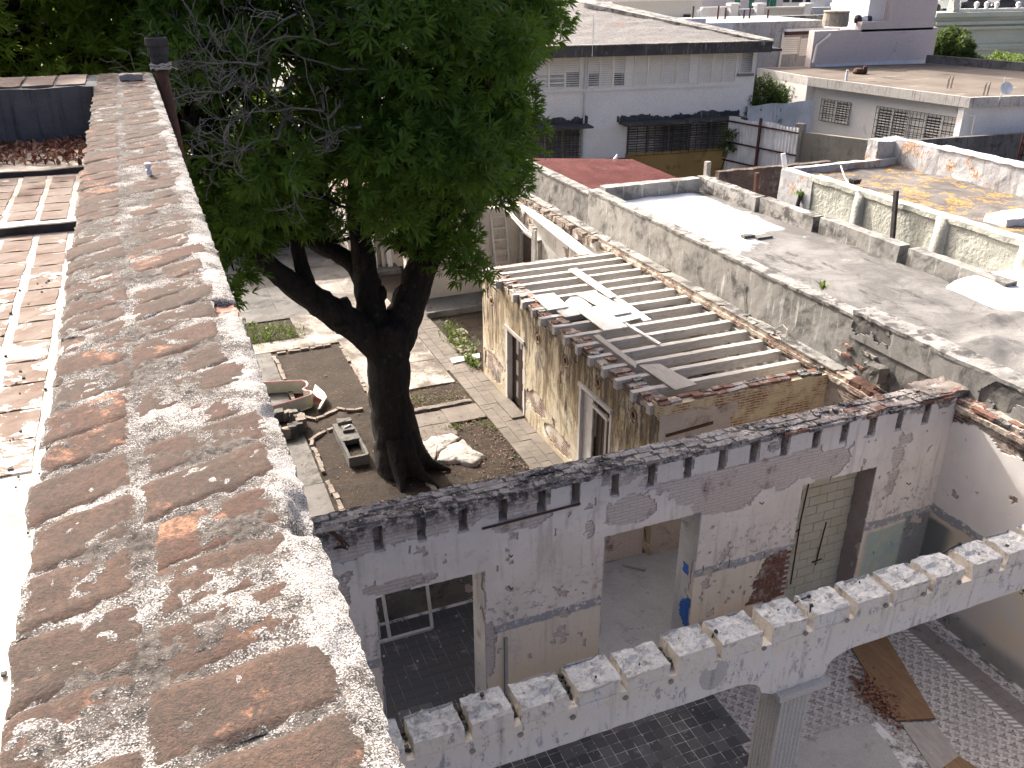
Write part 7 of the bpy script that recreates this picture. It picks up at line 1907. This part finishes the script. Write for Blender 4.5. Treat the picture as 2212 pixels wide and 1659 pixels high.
p = gz(T2(2115, 1045), hz); b = MB(); b.tube([p, p + [0, 0, .55]], .07, 10); tag(b.build('vent_pipe', M_WHITEPL), 'short white vent pipe at the edge of the brown flat roof', 'pipe')
# back parapet of that roof
mb = MB(); d_ = (hb2 - hb1); mb.slab([hb1, hb1 + d_ * 1.5, hb1 + d_ * 1.5 + [0, 0, .55], hb1 + [0, 0, .55]], .0) if False else None
bp_ = PL(hb1[:2], d_[:2]); mb = MB(); bp_.box(mb, 0, np.linalg.norm(d_) * 1.5, hz - .1, hz + .5, -.25, 0); mb.build('back_parapet', M_DARKW, ch)
# ---- fences and boundary walls in the gap
fl_, fr_ = gz(MM(605, 485), 4.65), gz(MM(1500, 640), 4.65)
fp = PL(fl_[:2], (fr_ - fl_)[:2]); Lf = np.linalg.norm((fr_ - fl_)[:2])
fn = thing('metal_fence', tuple(fl_[:2]) + (0,), 'tall galvanised corrugated sheet fence with dark red steel rails', 'fence')
def corr(pl, a0, a1, z0, z1, pitch=.09, amp=.02, d=0):
    n = int((a1 - a0) / pitch * 6); A = np.linspace(a0, a1, n + 1); V = []
    for a in A:
        for z in (z0, z1 + .03 * math.sin(a * 3)): V.append(pl.pt(a, z, d + amp * math.sin(a * 2 * math.pi / pitch)))
    return np.array(V), [(2 * i, 2 * i + 2, 2 * i + 3, 2 * i + 1) for i in range(n)]
ns = 6
for k in range(ns):
    V, Fc = corr(fp, Lf * k / ns, Lf * (k + 1) / ns + .06, .2, 4.65 + random.uniform(-.05, .05), pitch=.19, amp=.017, d=.0 + .012 * (k % 2)); b = MB(); b.add(V, Fc); b.build('sheet', M_GALV, fn)
for z in (4.45, 3.45, 2.55, 1.4):
    b = MB(); fp.box(b, -.1, Lf + .1, z - .035, z + .035, .045, .11); b.build('rail', M_REDSTEEL, fn)
am = fp.sz(MM(1010, 800))[0]; b = MB(); fp.box(b, am - .06, am + .06, 0, 4.85, .11, .2); b.build('post', M_REDSTEEL, fn)
sp = PL((28.0, 38.9), (1, 0.05))
s0, sz0 = sp.sz(MM(855, 345)); s1, sz1 = sp.sz(MM(1700, 280)); 
sf = thing('shaded_fence', (30, 38.9, 0), 'dark shaded sheet metal fence between the white building and the cream house', 'fence')
for k in range(4):
    a = s0 + (s1 - s0) * k / 4; V, Fc = corr(sp, a, a + (s1 - s0) / 4 + .05, 0, sz0 + (sz1 - sz0) * (k + .5) / 4, .12, .02, .01 * (k % 2)); b = MB(); b.add(V, Fc); b.build('sheet', M_GALV, sf)
tl, tr_ = gz(MM(1560, 690), 4.25), gz(NN(255, 800), 4.25); tp = PL(tl[:2], (tr_ - tl)[:2])
mb = MB(); tp.box(mb, -.1, np.linalg.norm((tr_ - tl)[:2]) + .6, 0, 4.25, -.25, 0); tag(mb.build('boundary_wall', M_TANW), 'tan concrete boundary wall with damp streaks beside the metal fence', 'wall')
mb = MB(); tp.box(mb, -.42, -.02, 0, 4.62, -.34, .06); tag(mb.build('gate_pier', M_TANW), 'square concrete pier with a flat cap between the metal fence and the tan wall', 'pier')
dl, dr_ = gz(NN(590, 805), 4.1), gz(NN(2212, 705), 4.1); dpl = PL(dl[:2], (dr_ - dl)[:2])
mb = MB(); dpl.box(mb, -1.2, np.linalg.norm((dr_ - dl)[:2]) * 1.8, 0, 4.1, -.25, 0); tag(mb.build('boundary_wall', M_DARKW), 'black-moulded boundary wall running in front of the cream house', 'wall')
fz = PL(gz(NN(2110, 1090), 3.0)[:2], (1, 0)); fg = thing('red_steel_frame', tuple(gz(NN(2110, 1090), 3.0)[:2]) + (0,), 'red steel lattice frame standing behind the lichen covered wall', 'frame')
for (x0, y0, x1, y1) in ((2110, 1090, 2212, 690), (2150, 1100, 2250, 700), (2110, 1090, 2260, 1110), (2135, 980, 2260, 990), (2165, 850, 2260, 860)):
    b = MB(); b.bar(fz.pt(*fz.sz(NN(x0, y0))), fz.pt(*fz.sz(NN(x1, y1))), .08, .08); b.build('bar', M_REDSTEEL, fg)
# low brick wall and posts in the alley
kp = PL((22, 31), (1, 0)); k0, kz0 = kp.sz(MM(480, 1175)); k1, kz1 = kp.sz(MM(1185, 1330))
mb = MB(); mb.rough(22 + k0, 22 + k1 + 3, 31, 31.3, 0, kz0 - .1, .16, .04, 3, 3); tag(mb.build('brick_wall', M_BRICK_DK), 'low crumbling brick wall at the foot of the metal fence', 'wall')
mb = MB(); mb.rough(17.8, 22 + k0, 31.0, 31.3, 0, kz0 - .35, .2, .03, 3, 4); tag(mb.build('alley_wall', M_TANW), 'low plain wall between the red roof and the crumbling brick wall', 'wall')
def post(px0, px1, Y, r_, mat, label):
    a, c = gy(px0, Y), gy(px1, Y); b = MB(); b.bar(a, c, r_ * 2, r_ * 2); tag(b.build('post', mat), label, 'post')
post(MM(305, 1320), MM(328, 1070), 27, .09, M_GREYBD, 'grey timber post standing behind the white roof parapet')
post(MM(940, 1520), MM(965, 1215), 26, .07, M_RUST, 'rusty orange post standing behind the white roof parapet')
P = [gy(MM(x, y), 24.6) for x, y in ((1275, 975), (1335, 960), (1368, 1190), (1300, 1190))]; b = MB(); V = [p for p in P] + [p + [.03, .06, 0] for p in P]; b.add(V, [(0, 1, 2, 3), (7, 6, 5, 4), (0, 4, 5, 1), (1, 5, 6, 2), (2, 6, 7, 3), (3, 7, 4, 0)]); tag(b.build('metal_offcut', M_GALV), 'pale sheet metal offcut standing at the corner of the lichen roof', 'sheet metal')
simple_tree('shrub', (29.0, 40.2, 0), tuple(gy(MM(1000, 300), 40.0) + [0, 0, 0]), (1.6, .9, 1.1), 46, (.35, .6), M_SHRUB, 'dark green shrub growing in the gap beside the white building', seed=21, per=70, trunk_r=.09, leaf=(.09, .17), nl=7, cat='shrub')
simple_tree('vine', (26.6, 38.0, 0), tuple(gy(MM(620, 780), 37.0)), (.55, .3, .7), 12, (.15, .3), M_SHRUB, 'vine sprouting over the left end of the metal fence', seed=22, per=16, trunk_r=.03, leaf=(.10, .2), nl=6, cat='vine')
# ------------------------------------------------------------------ the town beyond
def far_wall(name, Y, l, r, t, bt, mat, label, cat='building', depth=4.0, u=(1, 0), X0=None):
    pl = PL((0 if X0 is None else X0, Y), u); a0, z1 = pl.sz((l, t)); a1, z0 = pl.sz((r, bt))
    o_ = thing(name, tuple(pl.pt((a0 + a1) / 2, 0)), label, cat)
    mb = MB(); pl.box(mb, a0, a1, 0, z1, -depth, 0); mb.build('wall', mat, o_)
    return o_, pl
# mauve building: stepped top
mv, mp = far_wall('mauve_building', hb1[1] + .6, T2(1712, 0)[0], T3(1010, 0)[0], T3(300, 405)[1], T3(500, 830)[1], M_PINKW, 'mauve plastered building with a stepped roofline behind the brown flat roof', depth=.5)
s0, z0 = mp.sz(T3(118, 285)); s1, z1 = mp.sz(T3(500, 120)); sR = mp.sz(T3(1010, 500))[0]; sR2 = mp.sz(T3(1140, 30))[0]
sL = mp.sz(T3(505, 100))[0]
mb = MB(); mp.box(mb, s0, sR, mp.sz(T3(300, 405))[1] - .01, z0, -.55, 0.0); mb.build('upper_wall', M_PINKW, mv)
mb = MB(); mp.box(mb, sL, sR, z0 - .01, z0 + 5.2, -.6, .0); mb.build('tower_wall', M_PINKW, mv)
mb = MB(); mp.box(mb, s0 + .9, sL - .02, 0, z0 + 5.2, -4.0, -.62); mb.build('roof_room', M_WHITEW, mv)
mb = MB(); mp.box(mb, mp.sz(T2(1712, 830))[0], sR, hz - .1, mp.sz(T3(200, 805))[1], 0, .06); mb.build('skirting_coat', M_WHITECOAT, mv, jit=.02, js=2)
for k, (qx, qy, r_) in enumerate(((150, 258, .22), (215, 262, .26), (285, 268, .2))):
    p = mp.pt(*mp.sz(T3(qx, qy)), -.6); b = MB(); b.lathe([(r_, -.2), (r_ * 1.1, .05), (r_ * .8, .22), (.05, .27)], tuple(p), 10); tag(b.build('roof_bucket', M_IRON if k % 2 == 0 else M_WHITEPL, jit=.03), 'small bucket standing on the step of the mauve building', 'bucket', 'buckets on the mauve building')
tk_ = mp.pt(*mp.sz(T2(2165, 230)), -1.2); b = MB(); b.lathe([(.75, -.55), (.78, -.2), (.74, .2), (.8, .3), (.76, .35)], tuple(tk_), 18); tag(b.build('water_tank', M_TANW), 'round brown water tank on the roof beside the mauve building', 'tank')
b = MB(); pts = [mp.pt(*mp.sz(T2(x, y)), .12) for x, y in ((1900, 445), (1720, 590), (1675, 810))]; b.tube(pts, .09, 8); b.build('drain_pipe', M_LOUVRE, mv)
# raw concrete house with louvres left of it
rc, rp_ = far_wall('grey_house', hb1[1] + 3.5, T2(440, 0)[0], T2(1760, 0)[0], T2(900, 300)[1], T2(900, 830)[1], M_GREYCONC, 'raw grey concrete house with stained walls and white louvre windows', depth=6)
for (l, r, t, bt) in ((1300, 1485, 490, 690), (1530, 1700, 505, 710)):
    a0, z1 = rp_.sz(T2(l, t)); a1, z0 = rp_.sz(T2(r, bt)); louvre(rp_, rc, a0, a1, z0, z1, 8, M_LOUVRE)
for (l, r) in ((740, 790), (815, 905)):
    a0, z1 = rp_.sz(T2(l, 480)); a1, z0 = rp_.sz(T2(r, 545)); b = MB(); rp_.box(b, a0, a1, z0, z1, 0, .04); b.build('window', M_GLASSDK, rc)
b = MB(); a0 = rp_.sz(T2(1270, 600))[0]; b.tube([rp_.pt(a0, 0, .1), rp_.pt(a0, rp_.sz(T2(1280, 420))[1], .1)], .07, 8); b.build('drain_pipe', M_LOUVRE, rc)
a0, z0 = rp_.sz(T2(1310, 385)); a1, z1 = rp_.sz(T2(2010, 300)); b = MB(); rp_.box(b, a0, a1, z0 - .1, z0 + .05, -8, .3); b.build('white_roof', M_WHITECOAT, rc)
b = MB(); rp_.box(b, a0, a1, z0 - .3, z0 - .1, .0, .32); b.build('roof_edge', M_REDSTEEL, rc)
# white parapet piece, blue-grey terrace wall with posts and curved dips
a0, z1 = rp_.sz(T2(115, 280)); a1, z0 = rp_.sz(T2(440, 480)); wpz = thing('white_parapet', tuple(rp_.pt(a0, 0, 1.5)), 'bright white parapet wall behind the gravel roof', 'wall'); b = MB(); rp_.box(b, a0, a1, 0, z1, 1.2, 1.6); b.build('wall', M_WHITECOAT, wpz)
a2, z2 = rp_.sz(T1(1050, 10)); b = MB(); rp_.box(b, rp_.sz(T1(900, 0))[0], a0, 0, z1 + .25, 1.2, 1.5); b.build('wall', M_WHITECOAT, wpz)
tw_, tpn = far_wall('terrace_wall', 62, T2(220, 0)[0], T2(2300, 0)[0], T2(1000, 130)[1], T2(900, 250)[1], M_BLUEGREY, 'blue-grey terrace wall with white capped posts and curved dips', 'wall', depth=.5)
for qx in (645, 980, 1595, 1990, 2400):
    a, z = tpn.sz(T2(qx, 65)); b = MB(); tpn.box(b, a - .35, a + .35, 0, z, -.1, .35); tpn.box(b, a - .45, a + .45, z - .05, z + .15, -.2, .45); b.build('post', M_WHITEW, tw_)
for (qa, qb) in ((230, 560), (700, 960), (1000, 1550), (1640, 1960), (2010, 2400)):
    a0, z = tpn.sz(T2(qa, 95)); a1, _z = tpn.sz(T2(qb, 95)); b = MB()
    if qa in (700, 1640):
        V = []; nseg = 16
        for k in range(nseg + 1):
            t = k / nseg; zz = z - .9 * min(1, 2.2 * min(t, 1 - t)) ** .6
            V += [tpn.pt(a0 + (a1 - a0) * t, zz, .3), tpn.pt(a0 + (a1 - a0) * t, zz - .16, .3), tpn.pt(a0 + (a1 - a0) * t, zz, .0), tpn.pt(a0 + (a1 - a0) * t, zz - .16, .0)]
        b.add(V, [(4 * k + 1, 4 * k + 5, 4 * k + 4, 4 * k) for k in range(nseg)] + [(4 * k, 4 * k + 4, 4 * k + 6, 4 * k + 2) for k in range(nseg)])
    else: tpn.box(b, a0, a1, z - .15, z + .02, -.02, .3); tpn.box(b, a0, a1, z - 1.5, z - .15, -.1, .12)
    b.build('coping', M_BEIGE if qa != 230 else M_WHITEW, tw_)
low, lp_ = far_wall('crumbling_parapet', 58, T2(230, 0)[0], T2(2110, 0)[0], T2(1000, 235)[1], T2(900, 300)[1], M_COPING, 'crumbling white and grey parapet below the blue-grey terrace wall', 'wall', depth=.6)
far1_, fp1 = far_wall('lilac_building', 80, T2(220, 0)[0], T2(1290, 0)[0], -60, T2(900, 100)[1], M_LILAC, 'pale lilac building with green shutters beyond the terrace wall', depth=6)
for (l, r) in ((670, 735), (855, 920), (1085, 1120), (1130, 1205)):
    a0, z0 = fp1.sz(T2(l, 100)); a1, _ = fp1.sz(T2(r, 0)); b = MB(); fp1.box(b, a0, a1, z0 - 1, z0 + 5, 0, .15); b.build('shutter', M_GREENDOOR, far1_)
far2_, fp2 = far_wall('white_far_building', 84, T2(1290, 0)[0], T3(540, 0)[0], -60, T2(1500, 100)[1], M_WHITEW, 'white far building with dark windows beyond the terrace wall', depth=6)
for (l, r) in ((1295, 1380), (1410, 1550), (1590, 1650), (1970, 2020)):
    a0, z0 = fp2.sz(T2(l, 30)); a1, _ = fp2.sz(T2(r, 0)); b = MB(); fp2.box(b, a0, a1, z0, z0 + 3, 0, .1); b.build('window', M_GLASSDK, far2_)
b = MB(); fp2.box(b, fp2.sz(T2(1850, 70))[0], fp2.sz(T3(200, 70))[0], 0, fp2.sz(T2(2000, 55))[1], 0, 3); b.build('ledge', M_WHITEW, far2_)
far3_, fp3 = far_wall('beige_building', 66, T1(1290, 0)[0], T2(235, 0)[0], -60, T1(1800, 250)[1], M_BEIGE, 'beige building with a grey base band behind the gravel roof', depth=6)
a0, z0 = fp3.sz(T1(1720, 250)); a1, z1 = fp3.sz(T2(0, 215)); b = MB(); fp3.box(b, a0, a1, z0 - 1, z1, 0, .1); b.build('base_band', M_BLUEGREY, far3_)
a0, z0 = fp3.sz(T1(1330, 20)); b = MB(); fp3.box(b, a0 - 2, a0 + 14, z0, z0 + .25, 0, .3); b.build('cornice', M_WHITEW, far3_)
a0, z0 = fp3.sz(T2(5, 250)); a1, z1 = fp3.sz(T2(95, 185)); b = MB(); fp3.box(b, a0, a1, z0, z1, 0, .12); b.build('window', M_GLASSDK, far3_)
for k, (qx, qy) in enumerate(((135, 80), (555, 100), (795, 130))):
    pl = PL((0, 52), (1, 0)); a0, z1 = pl.sz(T2(qx, qy)); _, z0 = pl.sz(T2(qx, 290)); fr = thing('rusty_frame', tuple(pl.pt(a0, 0)), 'thin rusty posts of a roof frame above the raw concrete wall', 'frame', 'rusty roof frames')
    for dx in (0, 1.9): b = MB(); b.tube([pl.pt(a0 + dx, z0 - 2.4), pl.pt(a0 + dx + .05, z1)], .06, 6); b.build('post', M_RUST, fr)
    b = MB(); pl.box(b, a0, a0 + 1.9, z1 - .9, z1 - .82, -.04, .04); b.build('rail', M_RUST, fr)
# pale green building with cornices, terrace cars
pg_, gp_ = far_wall('pale_green_building', 62, T3(1040, 0)[0], T3(2500, 0)[0], T3(1600, 175)[1], T3(1600, 700)[1], M_PALEGREEN, 'long pale green building with string courses at the right', depth=3, u=(1, -0.10), X0=40)
for qy, h_ in ((165, .35), (285, .25), (355, .22), (590, .3), (630, .2)):
    a0, z = gp_.sz(T3(1050, qy)); b = MB(); gp_.box(b, a0, a0 + 40, z - h_, z, 0, .3); b.build('string_course', M_PALEGREEN, pg_)
up_, upp = far_wall('upper_far_building', 80, T3(1060, 0)[0], T3(2600, 0)[0], -80, T3(1600, 150)[1], M_LILAC, 'grey far building above the pale green wall', depth=5)
for k in range(7):
    a0, z0 = upp.sz(T3(1160 + 175 * k, 130)); a1, z1 = upp.sz(T3(1265 + 175 * k, 15)); b = MB(); upp.box(b, a0, a1, z0, z1, 0, .12); b.build('window', M_GLASSDK if k % 2 == 0 else M_BLUEGREY, up_)
bal = thing('balustrade_posts', tuple(gp_.pt(20, 0)), 'white posts and kerb along the top of the pale green wall', 'balustrade')
for qx in (1400, 1650, 1780, 1910, 2190):
    a, z = gp_.sz(T3(qx - 20, 140)); _, zt_ = gp_.sz(T3(qx, 35)); b = MB(); b.lathe([(.16, z - .3), (.13, zt_ - .3), (.22, zt_ - .25), (.2, zt_), (.05, zt_ + .08)], tuple(gp_.pt(a, 0, -.4)), 10); b.build('post', M_WHITEW, bal)
a0, z = gp_.sz(T3(1390, 135)); b = MB(); gp_.box(b, a0, a0 + 30, z - .25, z + .1, -.6, -.2); b.build('kerb', M_WHITEW, bal)
def car(px, Y, L, mat, label):
    pl = PL((0, Y), (1, 0)); a, z = pl.sz(px); t = thing('parked_car', tuple(pl.pt(a, z)), label, 'car')
    prof = [(-.5, .18), (-.5, .42), (-.47, .55), (-.28, .62), (-.14, .92), (.20, .95), (.36, .64), (.48, .56), (.5, .4), (.5, .18)]
    V = []
    for d in (0, -1.65):
        for (x_, h_) in prof: V.append(pl.pt(a + x_ * L, z + h_ * 1.5, d - (.15 if h_ > .7 and d == 0 else 0) + (.15 if h_ > .7 and d < 0 else 0)))
    n = len(prof); b = MB(); b.add(V, [tuple(range(n)), tuple(range(2 * n - 1, n - 1, -1))] + [((i + 1) % n, i, n + i, n + (i + 1) % n) for i in range(n)]); b.build('body', mat, t)
    V = [pl.pt(a + x_ * L, z + h_ * 1.5, .01) for (x_, h_) in ((-.24, .66), (-.13, .86), (.17, .88), (.29, .67))]; b = MB(); b.add(V, [(0, 3, 2, 1)]); b.build('side_window', M_GLASSDK, t)
    for x_ in (-.3, .3):
        b = MB(); c = pl.pt(a + x_ * L, z + .32, .02); b.lathe([(.05, -.12), (.32, -.1), (.32, .04), (.2, .06)], tuple(c), 16, axis='y'); b.build('wheel', M_BLACK, t)
car(T3(1190, 150), 66, 3.6, M_CARW, 'silver car parked beside the mauve building above the green wall')
car(T3(1560, 150), 70, 4.2, M_CARD, 'dark car parked behind the white posts of the green wall')
car(T3(1950, 160), 72, 3.8, M_CARD, 'dark car parked next to the thick white post')
car(T3(140, 70), 90, 3.8, M_CARW, 'pale car parked in front of the white far building')
b = MB(); p = gp_.pt(*gp_.sz(T3(1340, 160)), -.5); b.rough(p[0] - .35, p[0] + .35, p[1] - .3, p[1] + .3, p[2] - .2, p[2] + 1.0, .15, .15, 2, 3); tag(b.build('covered_heap', M_BEIGE), 'beige covered heap beside the white posts on the green wall', 'heap')
simple_tree('far_tree', tuple(gy(T3(1250, 850), 52)[:2]) + (0,), tuple(gy(T3(1245, 640), 52)), (1.7, 1.3, 1.25), 70, (.3, .55), M_SHRUB, 'round green tree growing behind the brown flat roof', seed=31, per=60, trunk_r=.16, leaf=(.16, .28), nl=6)
simple_tree('far_shrub', tuple(gy(T3(1950, 900), 50)[:2]) + (0,), tuple(gy(T3(1960, 860), 50)), (3.2, 1.3, .6), 60, (.3, .5), M_YELSHRUB, 'pale yellow-green shrubs along the foot of the green wall', seed=32, per=50, trunk_r=.1, leaf=(.14, .24), nl=6, cat='shrub')
simple_tree('far_shrub', tuple(gy(T3(1560, 850), 51)[:2]) + (0,), tuple(gy(T3(1530, 830), 51)), (1.2, 1.0, .4), 16, (.25, .4), M_SHRUB, 'small dark shrub between the round tree and the pale shrubs', seed=33, per=50, trunk_r=.08, leaf=(.12, .2), nl=6, cat='shrub')
